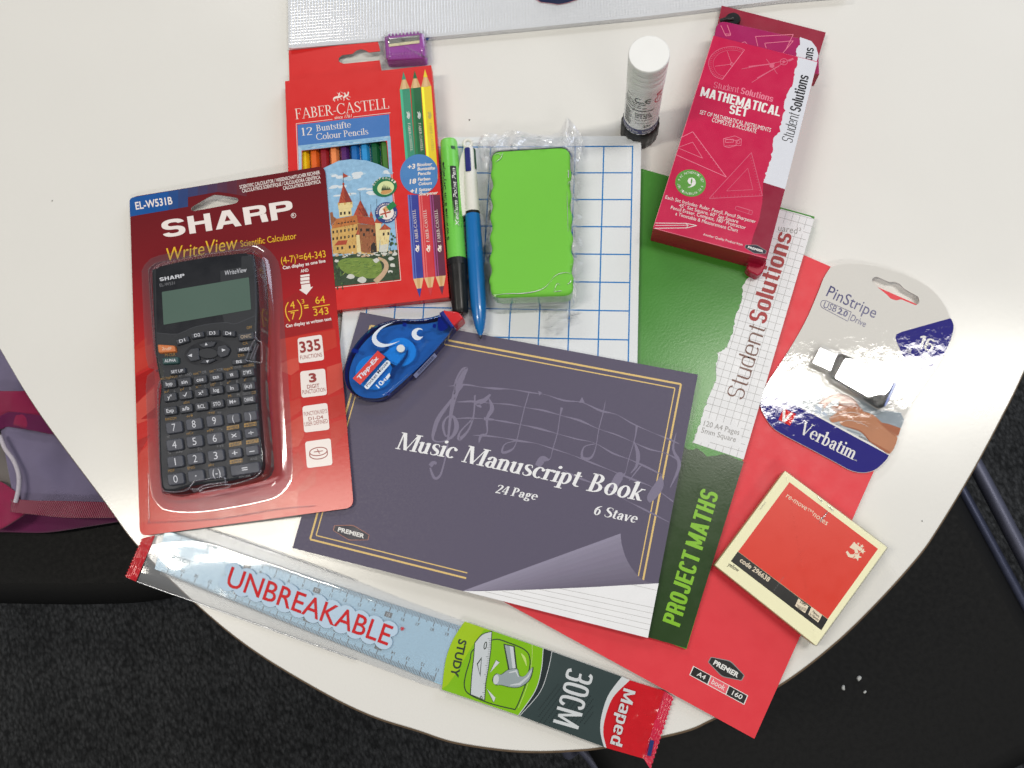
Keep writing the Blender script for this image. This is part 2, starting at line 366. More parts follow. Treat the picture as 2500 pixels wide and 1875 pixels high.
def block(body, T=.15, h=.13):
    """narrow grotesque capitals and small letters, cap height 1, stems T wide, bars h high"""
    out = []; x0 = 0.0
    for ch in body:
        P = []
        def q(*pts): P.append(list(pts))
        def box(xa, ya, xb, yb): q((xa, ya), (xb, ya), (xb, yb), (xa, yb))
        def ar(cx, cy, rx, ry, a0, a1, n=26, e=.66):
            o, i = [], []
            def se(a, u, v): c, s_ = math.cos(a), math.sin(a); return (cx + u * math.copysign(abs(c) ** e, c), cy + v * math.copysign(abs(s_) ** e, s_))
            for k in range(n + 1):
                a = math.radians(a0 + (a1 - a0) * k / n); o.append(se(a, rx, ry)); i.append(se(a, rx - T, ry - h))
            for k in range(n): q(o[k], o[k + 1], i[k + 1], i[k])
        def ba(xa, ya, xb, yb, w): q((xa - w / 2, ya), (xa + w / 2, ya), (xb + w / 2, yb), (xb - w / 2, yb))
        w = .30 + T * 1.25; X = .74; r = w / 2
        if ch == 'A': w += .06; r = w / 2; ba(T / 2, 0, r - T * .12, 1, T); ba(w - T / 2, 0, r + T * .12, 1, T); box(r - .13, .2, r + .13, .2 + h)
        elif ch == 'C': ar(r, .5, r, .5, 0, 360 - 0, 40) if False else (ar(r, .5, r, .5, 28, 332, 40))
        elif ch in 'EFL':
            w -= .05; box(0, 0, T, 1)
            if ch != 'L': box(T, 1 - h, w, 1); box(T, .45, w - .03, .45 + h)
            if ch != 'F': box(T, 0, w, h)
        elif ch == 'H': box(0, 0, T, 1); box(w - T, 0, w, 1); box(T, .45, w - T, .45 + h)
        elif ch in 'Il': w = T; box(0, 0, T, 1)
        elif ch == 'J': w -= .06; box(w - T, .3, w, 1); ar(w / 2, .3, w / 2, .3, 180, 360)
        elif ch == 'M': w += .2; box(0, 0, T, 1); box(w - T, 0, w, 1); ba(w / 2, .12, T * .55, 1, T * .8); ba(w / 2, .12, w - T * .55, 1, T * .8)
        elif ch in 'O0': ar(r, .5, r, .5, 0, 360, 44)
        elif ch in 'PR':
            box(0, 0, T, 1); ar(r, .71, r, .29, -90, 90); box(T, 1 - h, r, 1); box(T, .42, r, .42 + h)
            if ch == 'R': ba(w - T / 2 + .01, 0, w - T * .62, .46, T)
        elif ch == 'S': ar(r, .75 - h * .25, r, .25 + h * .25, 10, 272, 34, .86); ar(r, .25 + h * .25, r, .25 + h * .25, 92, -170, 34, .86)
        elif ch == 'T': w -= .02; box(w / 2 - T / 2, 0, w / 2 + T / 2, 1); box(0, 1 - h, w, 1)
        elif ch == '3': ar(r, .735, r, .265, 160, -90, 30); ar(r, .265, r, .265 + h * .4, 90, -160, 30); box(r - .12, .46, r, .46 + h)
        elif ch == 'a': w -= .03; r = w / 2; box(w - T, 0, w, X - .2); ar(r, X - .22, r, .22, 0, 165); ar(r, .2, r, .2, 0, 360); 
        elif ch in 'dbpq':
            w -= .02; r = w / 2; ar(r, X / 2, r, X / 2, 0, 360, 40)
            if ch == 'd': box(w - T, 0, w, 1)
            elif ch == 'p': box(0, -.26, T, X)
            elif ch == 'b': box(0, 0, T, 1)
            else: box(w - T, -.26, w, X)
        elif ch == 'e': w -= .02; r = w / 2; ar(r, X / 2, r, X / 2, 0, 325, 40); box(T * .6, X / 2 - h * .5, w - T * .4, X / 2 + h * .3)
        elif ch == 'i': w = T; box(0, 0, T, X); box(0, X + .08, T, 1)
        elif ch == 'n': w -= .02; r = w / 2; box(0, 0, T, X); ar(r, X - .24, r, .24, 0, 150); box(w - T, 0, w, X - .24)
        elif ch == 'm': r = (w - .06) / 2; w = w * 1.55; box(0, 0, T, X); ar(r, X - .22, r, .22, 0, 150); box(2 * r - T, 0, 2 * r, X - .22); ar(3 * r - T, X - .22, r, .22, 0, 150); box(4 * r - 2 * T, 0, 4 * r - T, X - .22); w = 4 * r - T
        elif ch == 'u': w -= .02; r = w / 2; box(w - T, 0, w, X); ar(r, .24, r, .24, 180, 330); box(0, .24, T, X)
        elif ch == 'o': w -= .02; r = w / 2; ar(r, X / 2, r, X / 2, 0, 360, 40)
        elif ch == 's': w -= .04; r = w / 2; ar(r, X * .75 - h * .25, r, X * .25 + h * .25, 10, 272, 30, .86); ar(r, X * .25 + h * .25, r, X * .25 + h * .25, 92, -170, 30, .86)
        elif ch == 't': w = T + .16; box(.08, .12, .08 + T, .94); box(0, X - h * .8, w, X); box(.08 + T * .5, 0, w, h * .9); box(.08, .04, .08 + T, .2)
        elif ch == '1': w = T + .14; box(w - T, 0, w, 1); q((0, .72), (w - T, .80), (w - T, 1), (w - T * 1.0, 1), (0, .84))
        elif ch == '6': ar(r, .31, r, .31, 0, 360, 36, .8); ar(r, .62, r, .38, 40, 182, 26, .8); box(0, .3, T, .62)
        elif ch == ' ': w = .14
        for pl in P: out.append([(u + x0, v) for u, v in pl])
        x0 += w + .055 + T * .12
    return out
LIFT = .045                                  # mm between one printed layer and the next
class Print:
    """ink on a flat surface: everything drawn lies on the plane, a few hundredths of a millimetre apart"""
    def __init__(s, mb, plane, view='S', base=0.0):
        s.mb, s.pl, s.vw, s.base, s.k = mb, plane, view, base, 0
    def w(s, p, L=1):
        s.k = (s.k + 1) % 7
        x, y = V(s.vw, p); return s.pl.at(x, y, s.base + L * LIFT)
    def _lift(s, L): s.n = getattr(s, 'n', 0) + 1; return L + (s.n % 9) * .02
    def poly(s, pts, mat, L=1):
        l = s._lift(L); s.mb.face([s.w(p, l) for p in pts], mat)
    def line(s, a, b, wd, mat, L=1, wb=None):
        d = Vector((b[0] - a[0], b[1] - a[1]))
        if d.length < 1e-6: return
        n = Vector((-d.y, d.x)).normalized(); h, g = wd / 2, (wd if wb is None else wb) / 2
        s.poly([(a[0] + n.x * h, a[1] + n.y * h), (a[0] - n.x * h, a[1] - n.y * h), (b[0] - n.x * g, b[1] - n.y * g), (b[0] + n.x * g, b[1] + n.y * g)], mat, L)
    def path(s, pts, wd, mat, L=1, closed=False):
        """one inked stroke; points may carry their own width as third value"""
        P = [Vector((p[0], p[1])) for p in pts]; n = len(P); A, B = [], []
        for i in range(n):
            d = (P[(i + 1) % n] - P[i - 1]) if closed else (P[min(i + 1, n - 1)] - P[max(i - 1, 0)])
            nn = Vector((-d.y, d.x)).normalized() if d.length > 1e-9 else Vector((0, 1))
            h = (pts[i][2] if len(pts[i]) > 2 else wd) / 2
            A.append(P[i] + nn * h); B.append(P[i] - nn * h)
        l = s._lift(L); a = [s.w(p, l) for p in A]; b = [s.w(p, l) for p in B]; fs = []
        for i in range(n if closed else n - 1):
            j = (i + 1) % n; fs.append((i, j, n + j, n + i))
        s.mb.mesh(a + b, fs, mat)
    def curve(s, pts, wd, mat, L=1, closed=False, n=5):
        s.path([tuple(p) for p in smooth_line(pts, n, closed)], wd, mat, L, closed)
    def ell(s, c, rx, ry, mat, L=1, rot=0, n=28, a0=0, a1=360):
        r = math.radians(rot); P = []
        for k in range(n + (a1 - a0 < 360)):
            a = math.radians(a0 + (a1 - a0) * k / n); x, y = rx * math.cos(a), ry * math.sin(a)
            P.append((c[0] + x * math.cos(r) - y * math.sin(r), c[1] + x * math.sin(r) + y * math.cos(r)))
        s.poly(P, mat, L)
    def ring(s, c, rx, ry, wd, mat, L=1, rot=0, n=32, a0=0, a1=360):
        r = math.radians(rot); P = []; full = a1 - a0 >= 360
        for k in range(n + (not full)):
            a = math.radians(a0 + (a1 - a0) * k / n); x, y = rx * math.cos(a), ry * math.sin(a)
            P.append((c[0] + x * math.cos(r) - y * math.sin(r), c[1] + x * math.sin(r) + y * math.cos(r)))
        s.path(P, wd, mat, L, full)
    def text(s, body, a, b, cap, mat, L=2, bold=.0, shear=0.0, font='sans', space=1.0, T=.13, t=.045, top=None):
        """a, b: ends of the base line; cap: height of a capital (same units), or top: where the first capital's top lies"""
        d = Vector((b[0] - a[0], b[1] - a[1]))
        up = Vector((top[0] - a[0], top[1] - a[1])) if top else Vector((d.y, -d.x)).normalized() * cap
        up = up + d.normalized() * shear * up.length
        l = s._lift(L)
        if font == 'sans':
            vs, fs = sans(body, bold, space)
            if not vs: return
            lo, hi = sans_cap(bold)
            xa, xb = min(v[0] for v in vs), max(v[0] for v in vs)
            k = [((v[0] - xa) / (xb - xa), (v[1] - lo) / (hi - lo)) for v in vs]
            s.mb.mesh([s.w((a[0] + d.x * u + up.x * v, a[1] + d.y * u + up.y * v), l) for u, v in k], fs, mat)
        else:
            P = block(body, T, t) if font == 'block' else seriffed(body, T, t)
            xa = min(x for p in P for x, _ in p); xb = max(x for p in P for x, _ in p)
            for i, p in enumerate(P):
                s.mb.face([s.w((a[0] + d.x * (x - xa) / (xb - xa) + up.x * y, a[1] + d.y * (x - xa) / (xb - xa) + up.y * y), l + (i % 5) * .03) for x, y in p], mat)
    def quad(s, a, b, c, d):
        """bilinear map u,v -> picture units over a measured four-cornered area (a top left, b top right, c bottom right, d bottom left)"""
        def f(u, v):
            return tuple((a[i] * (1 - u) + b[i] * u) * (1 - v) + (d[i] * (1 - u) + c[i] * u) * v for i in (0, 1))
        return f
def ringw(plane, view, pts, lift=0.0):
    return [plane.at(*V(view, p), lift) for p in pts]
def mid(ring):
    c = Vector((0, 0, 0))
    for p in ring: c += Vector(p)
    return c / len(ring)
def torn(pts, amp, n=5, seed=1):
    """a ripped paper edge"""
    rr = random.Random(seed); out = []
    for i in range(len(pts) - 1):
        a, b = Vector(pts[i]), Vector(pts[i + 1]); d = b - a; nn = Vector((-d.y, d.x)).normalized()
        for k in range(n):
            out.append(tuple(a + d * (k / n) + nn * rr.uniform(-amp, amp)))
    out.append(tuple(pts[-1]))
    return out
# ================================================================== THE SETTING
# carpet
def carpet_mat():
    m = bpy.data.materials.new('charcoal carpet'); m.use_nodes = True
    nt = m.node_tree; b = nt.nodes['Principled BSDF']; b.inputs['Roughness'].default_value = .95; b.inputs['Specular IOR Level'].default_value = .1
    g = nt.nodes.new('ShaderNodeNewGeometry')
    mp = nt.nodes.new('ShaderNodeMapping'); mp.inputs['Scale'].default_value = (1, .55, 1)
    n1 = nt.nodes.new('ShaderNodeTexNoise'); n1.inputs['Scale'].default_value = 190; n1.inputs['Detail'].default_value = 6; n1.inputs['Roughness'].default_value = .75
    n2 = nt.nodes.new('ShaderNodeTexVoronoi'); n2.inputs['Scale'].default_value = 230
    n3 = nt.nodes.new('ShaderNodeTexNoise'); n3.inputs['Scale'].default_value = 14; n3.inputs['Detail'].default_value = 3
    r1 = nt.nodes.new('ShaderNodeValToRGB'); r1.color_ramp.elements[0].position = .42; r1.color_ramp.elements[1].position = .78
    r1.color_ramp.elements[0].color = (.036, .0375, .039, 1); r1.color_ramp.elements[1].color = (.100, .102, .104, 1)
    r3 = nt.nodes.new('ShaderNodeMapRange'); r3.inputs[3].default_value = .62; r3.inputs[4].default_value = 1.4
    r2 = nt.nodes.new('ShaderNodeMapRange'); r2.inputs[1].default_value = 0; r2.inputs[2].default_value = .8; r2.inputs[3].default_value = 1.25; r2.inputs[4].default_value = .45
    ml = nt.nodes.new('ShaderNodeMath'); ml.operation = 'MULTIPLY'
    mx = nt.nodes.new('ShaderNodeMix'); mx.data_type = 'RGBA'; mx.blend_type = 'MULTIPLY'; mx.inputs[0].default_value = 1
    L = nt.links.new
    L(g.outputs['Position'], mp.inputs[0])
    for n in (n1, n2, n3): L(mp.outputs[0], n.inputs['Vector'])
    L(n1.outputs[0], r1.inputs[0]); L(n3.outputs[0], r3.inputs[0]); L(n2.outputs['Distance'], r2.inputs[0])
    L(r3.outputs[0], ml.inputs[0]); L(r2.outputs[0], ml.inputs[1]); L(r1.outputs[0], mx.inputs[6]); L(ml.outputs[0], mx.inputs[7])
    L(mx.outputs[2], b.inputs['Base Color'])
    bp = nt.nodes.new('ShaderNodeBump'); bp.inputs['Distance'].default_value = .004; L(n1.outputs[0], bp.inputs['Height']); L(bp.outputs[0], b.inputs['Normal'])
    return m
mb = MB(); mb.face([(-4, -4, 0), (4, -4, 0), (4, 4, 0), (-4, 4, 0)], carpet_mat())
fl = mb.build('floor'); fl['kind'] = 'structure'; fl['label'] = 'dark charcoal speckled carpet under the table and chairs'

# table
edge_px = [(-370, -400), (-330, 0), (-250, 330), (-130, 620), (0, 853), (97, 1011), (253, 1222), (336, 1333), (476, 1471.7), (610, 1581), (773, 1681), (900, 1744),
           (1020, 1783), (1107, 1811), (1222, 1829), (1309, 1834), (1396, 1831), (1480, 1822), (1660, 1787), (1743, 1753), (1904, 1671), (2034, 1573), (2142, 1469),
           (2240, 1360), (2294, 1283), (2376, 1147), (2446, 1017), (2500, 907), (2590, 690), (2650, 430), (2680, 120), (2690, -400)]
top = [W(p.x, p.y, 0) for p in smooth_line(edge_px, 8)]
table_white = M('white laminate', (228, 226, 221), rough=.20, spec=.5, bump=.018, bscale=420, vary=.018, vscale=11, detail=2)
table_brown = M('brown table edge', (150, 126, 100), rough=.6, bump=.05, bscale=500, vary=.22, vscale=260)
t = thing('table', 'white laminate table with a curved end and a thin brown edge', 'table', (0.05, 0.25, 0))
mb = MB(); slab(mb, top, 2.0, table_white, table_white, b=.5, steps=1); tt = mb.build('tabletop', t)
mb = MB(); r = inset(top if area2(top) > 0 else top[::-1], .0002)
hi = [Vector((p.x, p.y, p.z - .0021)) for p in r]; md = [Vector((p.x, p.y, TZ - .0052)) for p in inset(r, -.0024)]; lo = [Vector((p.x, p.y, TZ - .0185)) for p in inset(r, -.002)]
mb.loft([hi, md, lo], table_brown); mb.face(hi, table_brown); mb.face(lo[::-1], table_brown); mb.build('edge_band', t)
grey_metal = M('grey steel', (120, 122, 128), rough=.35, metal=1, vary=.03)
mb = MB(); lathe(mb, (0.05, .32, .03), (0.05, .32, TZ - .0186), [(0, 40), (.95, 38), (1, 90)], grey_metal); mb.build('leg', t)
mb = MB(); lathe(mb, (0.05, .32, 0), (0.05, .32, .03), [(0, 210), (.4, 205), (1, 45)], grey_metal); mb.build('base', t)
for i, (x, y, r_) in enumerate([(113 * 1.1302, 434 * 1.1302, .5), (1146, 293, .62), (2251, 1272, .4)]):
    c = W(x, y, 0); mb = MB()
    pts = [(r_ * (1 + .35 * math.sin(3 * a + i)) * math.cos(a) * .001, r_ * math.sin(a) * .0009) for a in [k * math.pi / 5 for k in range(10)]]
    mb.loft([[Vector((c.x + u * q, c.y + v * q, c.z + h)) for u, v in pts] for q, h in ((1, 0.00001), (.9, .0002), (.4, .0004))], M('dark fleck', (52, 50, 48), rough=.8), True, True, None, M('dark fleck', (0, 0, 0)))
    tag(mb.build('fleck', None, c), ['dark fleck on the bare white table at its far left', 'dark fleck on the table above the green marker pen', 'tiny dark fleck on the table right of the sticky notes'][i], 'fleck', 'dark flecks on the table')

# chairs
SEAT = -285.0
black_fab = M('black seat cloth', (17, 17, 17), rough=.6, spec=.2, bump=.10, bscale=900, vary=.12, vscale=220)
black_gloss = M('black seat edge', (13, 14, 20), rough=.38, spec=.4, vary=.05)
navy_metal = M('dark blue steel', (72, 76, 96), rough=.42, metal=.75, vary=.05)
pale_metal = M('pale grey steel', (104, 106, 124), rough=.42, metal=.6, vary=.04)
def seat_slab(root, pts, rnd_px, name='seat', thick=55):
    mb = MB(); ring = [W(x, y, SEAT) for x, y in rnd(pts, rnd_px, 9)]
    slab(mb, ring, thick, black_fab, black_gloss, b=22, steps=6, smooth=True, foot=6)
    return mb.build(name, root)
tcx = W(1800, 1750, SEAT)
t = thing('chair', 'black upholstered chair with grey steel rails pushed under the right of the table', 'chair', (tcx.x, tcx.y, 0))
seat_slab(t, [(1235, 1500), (2230, 940), (2690, 1790), (1700, 2300)], 150)
zt = lambda x, y, z: W(x, y, z)
mb = MB(); tube(mb, [zt(2290, 1090, -292), zt(2352, 1204, -292), zt(2500, 1475, -292), zt(2650, 1750, -292)], 5.2, navy_metal, 10); mb.build('seat_rail', t)
mb = MB(); tube(mb, [zt(2320, 1024, -322), zt(2393, 1156, -322), zt(2512, 1383, -322), zt(2700, 1745, -322)], 7.5, pale_metal, 10)
mb.build('side_rail', t)
for (x, y) in ((2330, 1040), (2700, 1745)):
    a = zt(x, y, -322); mb = MB(); tube(mb, [a, (a.x + .02, a.y, .005)], 8, pale_metal, 10); mb.build('leg', t)
for (x, y) in ((1388, 1838), (1700, 2280)):
    a = zt(x, y, -345); b_ = Vector((a.x + (.05 if x < 1500 else .02), a.y - .05, .005)); mb = MB()
    tube(mb, [zt(1330, 1740, -345) if x < 1500 else a, a, b_], 6.5, pale_metal, 10); mb.build('leg', t)
mb = MB(); tube(mb, [zt(1392, 1800, -350), zt(1440, 1850, -350), zt(1500, 1930, -350)], 5.0, pale_metal, 10); mb.build('stretcher', t)
white_crumb = M('white crumb', (205, 205, 200), rough=.9, bump=.2, bscale=900)
for i, (x, y, q) in enumerate([(1143, 1281, 2.3), (1056, 1334, 2.1), (1177, 1358, 1.4)]):
    px = V('Y4', (x, y)); c = W(*px, SEAT); mb = MB(); rr = random.Random(i)
    sh = [(1 + rr.uniform(-.35, .35)) for _ in range(9)]
    mb.loft([[Vector((c.x + q * k * sh[a] * math.cos(a * .698) * .001, c.y + q * k * sh[a] * math.sin(a * .698) * .001, c.z + h * q * .001)) for a in range(9)] for k, h in ((.9, .0), (1, .4), (.6, .9))], white_crumb, True, True, None, white_crumb)
    tag(mb.build('crumb', None, c), ['white crumb on the black chair seat, topmost of three', 'white crumb on the black chair seat, leftmost of three', 'smallest white crumb on the black chair seat'][i], 'crumb', 'white crumbs on the black chair')

lcx = W(100, 1400, SEAT)
t = thing('chair', 'black chair draped with a pink garment left of the table', 'chair', (lcx.x, lcx.y, 0))
seat_slab(t, [(-560, 950), (640, 950), (640, 1330), (470, 1446), (330, 1474), (160, 1479), (-60, 1475), (-560, 1452)], 60, thick=60)
for (x, y) in ((-480, 1000), (560, 1000), (-480, 1380), (420, 1360)):
    a = zt(x, y, -330); mb = MB(); tube(mb, [a, (a.x, a.y, .005)], 8, pale_metal, 10); mb.build('leg', t)

# garment
def cloth_mat(name, rgb, rib=0, rough=.9):
    m = M(name, rgb, rough=rough, spec=.15, bump=.35, bscale=750, vary=.10, vscale=120, sheen=.3)
    if rib:
        nt = m.node_tree; b = nt.nodes['Principled BSDF']; old = b.inputs['Normal'].links[0].from_node
        uv = nt.nodes.new('ShaderNodeNewGeometry'); wv = nt.nodes.new('ShaderNodeTexWave'); wv.inputs['Scale'].default_value = rib; wv.inputs['Distortion'].default_value = .6
        nt.links.new(uv.outputs['Position'], wv.inputs['Vector'])
        b2 = nt.nodes.new('ShaderNodeBump'); b2.inputs['Distance'].default_value = .0012
        nt.links.new(wv.outputs[1], b2.inputs['Height']); nt.links.new(old.outputs[0], b2.inputs['Normal']); nt.links.new(b2.outputs[0], b.inputs['Normal'])
    return m
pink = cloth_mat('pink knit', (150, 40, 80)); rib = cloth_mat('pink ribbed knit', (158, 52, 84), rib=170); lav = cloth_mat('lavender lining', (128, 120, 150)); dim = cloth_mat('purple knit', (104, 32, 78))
gx = W(60, 1130, -230)
g = thing('garment', 'pink knitted garment with pale lavender lining lying on the black chair', 'garment', gx)
def cloth(name, A, B, mat, amp=5, n=26, m=14, seed=0, th=2.0):
    """cloth laid between two measured edges (x, y, height mm), rumpled, with a thickness"""
    A = smooth_line(A, 8); B = smooth_line(B, 8)
    def at(L, u):
        x = u * (len(L) - 1); i = min(int(x), len(L) - 2); return L[i].lerp(L[i + 1], x - i)
    rows = []
    for j in range(m + 1):
        v = j / m; row = []
        for i in range(n + 1):
            p = at(A, i / n).lerp(at(B, i / n), v)
            q = noise.noise(Vector((p.x * .011 + seed * 7.3, p.y * .011, seed))) * amp + noise.noise(Vector((p.x * .035, p.y * .03 + seed * 3.1, 4))) * amp * .3
            row.append(W(p.x, p.y, p.z + q))
        rows.append(row)
    mb = MB(); W_ = n + 1; vs = [p for r_ in rows for p in r_]
    lowv = [p - Vector((0, 0, th / 1000)) for p in vs]; N = len(vs)
    fs = [(j * W_ + i, j * W_ + i + 1, (j + 1) * W_ + i + 1, (j + 1) * W_ + i) for j in range(m) for i in range(n)]
    bs = [tuple(N + k for k in reversed(f)) for f in fs]
    rim = [i for i in range(W_)] + [j * W_ + n for j in range(1, m + 1)] + [m * W_ + i for i in range(n - 1, -1, -1)] + [j * W_ for j in range(m - 1, 0, -1)]
    sd = [(rim[k], N + rim[k], N + rim[(k + 1) % len(rim)], rim[(k + 1) % len(rim)]) for k in range(len(rim))]
    mb.mesh(vs + lowv, fs + bs + sd, mat, True)
    return mb.build(name, g)
y5 = lambda *P: [(V('Y5', (x, y))[0], V('Y5', (x, y))[1], z) for x, y, z in P]
cloth('body', y5((-500, 900, -255), (0, 880, -252), (110, 930, -250), (400, 1060, -252), (760, 1000, -256)), y5((-500, 1190, -272), (0, 1183, -272), (250, 1186, -270), (450, 1160, -270), (760, 1110, -272)), dim, 5, seed=1)
cloth('lining', y5((-500, 90, -225), (0, 110, -225), (140, 160, -226), (420, 340, -230), (600, 480, -236)), y5((-500, 420, -226), (0, 400, -228), (150, 395, -228), (420, 430, -232), (600, 520, -240)), lav, 8, seed=2)
cloth('band', y5((-500, 360, -216), (0, 366, -216), (100, 366, -216), (300, 375, -222), (520, 480, -230)), y5((-500, 585, -219), (0, 580, -219), (60, 560, -219), (260, 610, -222), (520, 640, -232)), pink, 9, seed=3)
cloth('fold', y5((-60, 560, -214), (20, 500, -213), (90, 488, -214), (300, 520, -218), (520, 560, -228)), y5((-60, 600, -216), (10, 585, -216), (60, 575, -216), (280, 612, -219), (520, 660, -230)), dim, 5, seed=8)
cloth('lining', y5((0, 575, -222), (60, 572, -221), (260, 600, -224), (560, 650, -235)), y5((85, 1030, -240), (200, 1040, -240), (420, 1050, -242), (720, 1040, -248)), lav, 8, seed=4)
cloth('lining', y5((-300, 560, -232), (-100, 560, -232), (0, 610, -231), (30, 700, -233)), y5((-300, 960, -245), (-100, 930, -246), (40, 930, -247), (110, 960, -247)), M('grey lining', (118, 112, 110), rough=.9, bump=.3, bscale=700, vary=.1), 7, seed=5)
cloth('sleeve', y5((-300, 880, -236), (-100, 880, -236), (0, 890, -236), (100, 960, -236)), y5((-300, 1150, -246), (-100, 1160, -246), (0, 1165, -246), (140, 1080, -244)), pink, 8, seed=6)
cloth('hem', y5((64, 990, -228), (200, 1000, -228), (400, 1003, -229), (700, 1012, -233)), y5((60, 1066, -231), (200, 1082, -232), (400, 1100, -233), (720, 1098, -236)), rib, 4, seed=7, th=4)
tube_pts = [W(*V('Y5', p), z) for p, z in (((0, 625), -216), ((30, 700), -217), ((80, 770), -219), ((108, 850), -222), ((108, 930), -226), ((90, 1010), -229))]
mb = MB(); tube(mb, smooth_line(tube_pts, 5), 2.2, M('pale piping', (205, 198, 210), rough=.9), 8); mb.build('piping', g)
# ================================================================== BOOKS
paper = M('book paper', (228, 228, 224), rough=.8, spec=.2, vary=.04, vscale=900)
# red book, flat on the table
red_cov = M('red cover', (222, 56, 66), rough=.42, spec=.35, bump=.02, bscale=900, vary=.03)
PR = Plane(3.6)
TR, BR = (2303, 771), (1841.7, 1803.8)
wTR, wBR = PR.at(*TR), PR.at(*BR)
dv = (wBR - wTR); dv_ = dv.normalized(); side = Vector((dv_.y, -dv_.x, 0)) * 1.0
side = side if side.x < 0 else -side
wd = dv.length * 210 / 297
ring = [wTR, wBR, wBR + side * wd, wTR + side * wd]
t = thing('exercise_book', 'red A4 book lying lowest in the pile, under the sticky notes', 'book', mid(ring))
mb = MB(); slab(mb, [Vector((p.x, p.y, p.z)) for p in ring], .35, red_cov, red_cov)
P = Print(mb, PR, 'Y4')
blk = M('black ink', (32, 32, 32), rough=.4, spec=.4); wht = M('white ink', (232, 230, 226), rough=.5, spec=.35); grey_ink = M('silver ink', (140, 138, 138), rough=.4)
pinkbox = M('pale red ink', (232, 96, 108), rough=.42)
def premier(P, c, L_, dirv, h, ring_mat, fill, ink=wht, cap=None, wdt=None):
    """the maker's hexagonal badge, c = middle, L_ = half length"""
    d = Vector(dirv).normalized(); n = Vector((-d.y, d.x)); c = Vector(c)
    def hexa(k, q): return [tuple(c + d * (a * L_ * k) + n * (b * h * q)) for a, b in ((-1, -.32), (-.93, -.42), (-.15, -1), (0, -1.06), (.15, -1), (.93, -.42), (1, -.32), (1, .32), (.93, .42), (.15, 1), (0, 1.06), (-.15, 1), (-.93, .42), (-1, .32))]
    P.poly(hexa(1, 1), ring_mat, 2); P.poly(hexa(.95, .89), fill, 3)
    cp = cap or h * .62; w_ = wdt or .72
    P.text('PREMIER', tuple(c - d * L_ * w_ + n * cp * .5), tuple(c + d * L_ * w_ + n * cp * .5), cp, ink, 4, bold=.035)
premier(P, (399, 1228), 109, (182, 100), 47, grey_ink, blk)
P.poly([(213, 1211), (522, 1378), (500, 1431), (191, 1263)], wht, 2)
P.poly([(217, 1217), (311, 1267), (292, 1313), (197, 1262)], blk, 3)
P.poly([(316, 1270), (413, 1323), (394, 1369), (297, 1316)], pinkbox, 3)
P.poly([(417, 1325), (516, 1379), (497, 1425), (399, 1372)], blk, 3)
P.text('A4', (231, 1265), (275, 1290), 26, wht, 4, bold=.01)
P.text('book', (313, 1310), (385, 1350), 30, wht, 4)
P.text('160', (428, 1373), (482, 1402), 27, wht, 4, bold=.01)
mb.build('cover', t)
mb = MB(); slab(mb, [Vector((p.x, p.y, p.z - .00036)) for p in inset(ring if area2(ring) > 0 else ring[::-1], .0009)], 2.85, paper); mb.build('page_block', t)
mb = MB(); slab(mb, [Vector((p.x, p.y, p.z - .00322)) for p in ring], .3, red_cov); mb.build('back_cover', t)

# green squared-paper book on it
PG = Plane(6.7)
gTR, gBR = PG.at(1989, 529), PG.at(1675.9, 1585.1)
dv = gBR - gTR; s2 = Vector((dv.y, -dv.x, 0)).normalized(); s2 = s2 if s2.x < 0 else -s2
ring = [gTR, gBR, gBR + s2 * dv.length * 210 / 297, gTR + s2 * dv.length * 210 / 297]
green_cov = M('green laminated cover', (66, 136, 46), rough=.24, spec=.45, bump=.028, bscale=620, vary=.10, vscale=16, detail=2)
green_dk = M('dark green band', (42, 66, 30), rough=.24, spec=.45, bump=.028, bscale=620, vary=.08, detail=2)
torn_w = M('torn white paper print', (224, 224, 226), rough=.36, spec=.4, bump=.022, bscale=620, vary=.02, detail=2)
lime = M('lime ink', (128, 186, 34), rough=.36); dkred = M('brick red ink', (160, 34, 36), rough=.4, spec=.4); brown_ink = M('foil brown ink', (112, 74, 62), rough=.4, spec=.4)
t = thing('maths_book', 'green maths book with a torn squared-paper strip along its right side', 'book', mid(ring))
mb = MB(); slab(mb, ring, .35, green_cov); P = Print(mb, PG, 'Y7')
# dark lower band
sq_l = torn([(718, 380), (655, 455), (655, 545), (610, 660), (595, 745), (560, 850), (500, 890), (487, 985), (490, 1060), (430, 1200), (405, 1270), (380, 1350), (338, 1452)], 5, 6, 3)
strip = sq_l + [(662, 1560), (1108, 40), (1085, 25), (900, -25), (830, 0), (760, 250)]
P.poly(torn([(272, 1475), (318, 1500), (372, 1490), (430, 1540), (545, 1528), (664, 1572)], 4, 4, 9) + [(664, 1572), (560, 1910), (299, 2753), (-200, 2612), (-200, 1900)], green_dk, 1)
P.poly(strip, torn_w, 2)
sqi = M('grey grid ink', (150, 148, 146), rough=.4)
# 5 mm squares, ruled parallel to the book's edges and cut to the strip
def inside(p, poly):
    c = False; n = len(poly)
    for i in range(n):
        a, b_ = poly[i], poly[i - 1]
        if (a[1] > p[1]) != (b_[1] > p[1]) and p[0] < (b_[0] - a[0]) * (p[1] - a[1]) / (b_[1] - a[1]) + a[0]: c = not c
    return c
O = Vector((1108, 40)); eu = Vector((-43.5, -12.4)); ev = Vector((662 - 1108, 1560 - 40)); nv = 34; ev = ev / nv
noprint = [[(850, 40), (1040, 90), (1060, 120), (860, 118)], [(398, 1290), (650, 1350), (660, 1480), (360, 1440)]]
def ok(p): return inside(p, strip) and not any(inside(p, q) for q in noprint)
def ruled(a, b, n):
    run = None
    for k in range(n + 1):
        p = a.lerp(b, k / n); g_ = ok(p)
        if g_ and run is None: run = p
        if run is not None and (not g_ or k == n):
            P.line(tuple(run), tuple(p), 2.0, sqi, 3); run = None
for i in range(1, 13): ruled(O + eu * i - ev * 1, O + eu * i * 1.06 + ev * 36, 110)
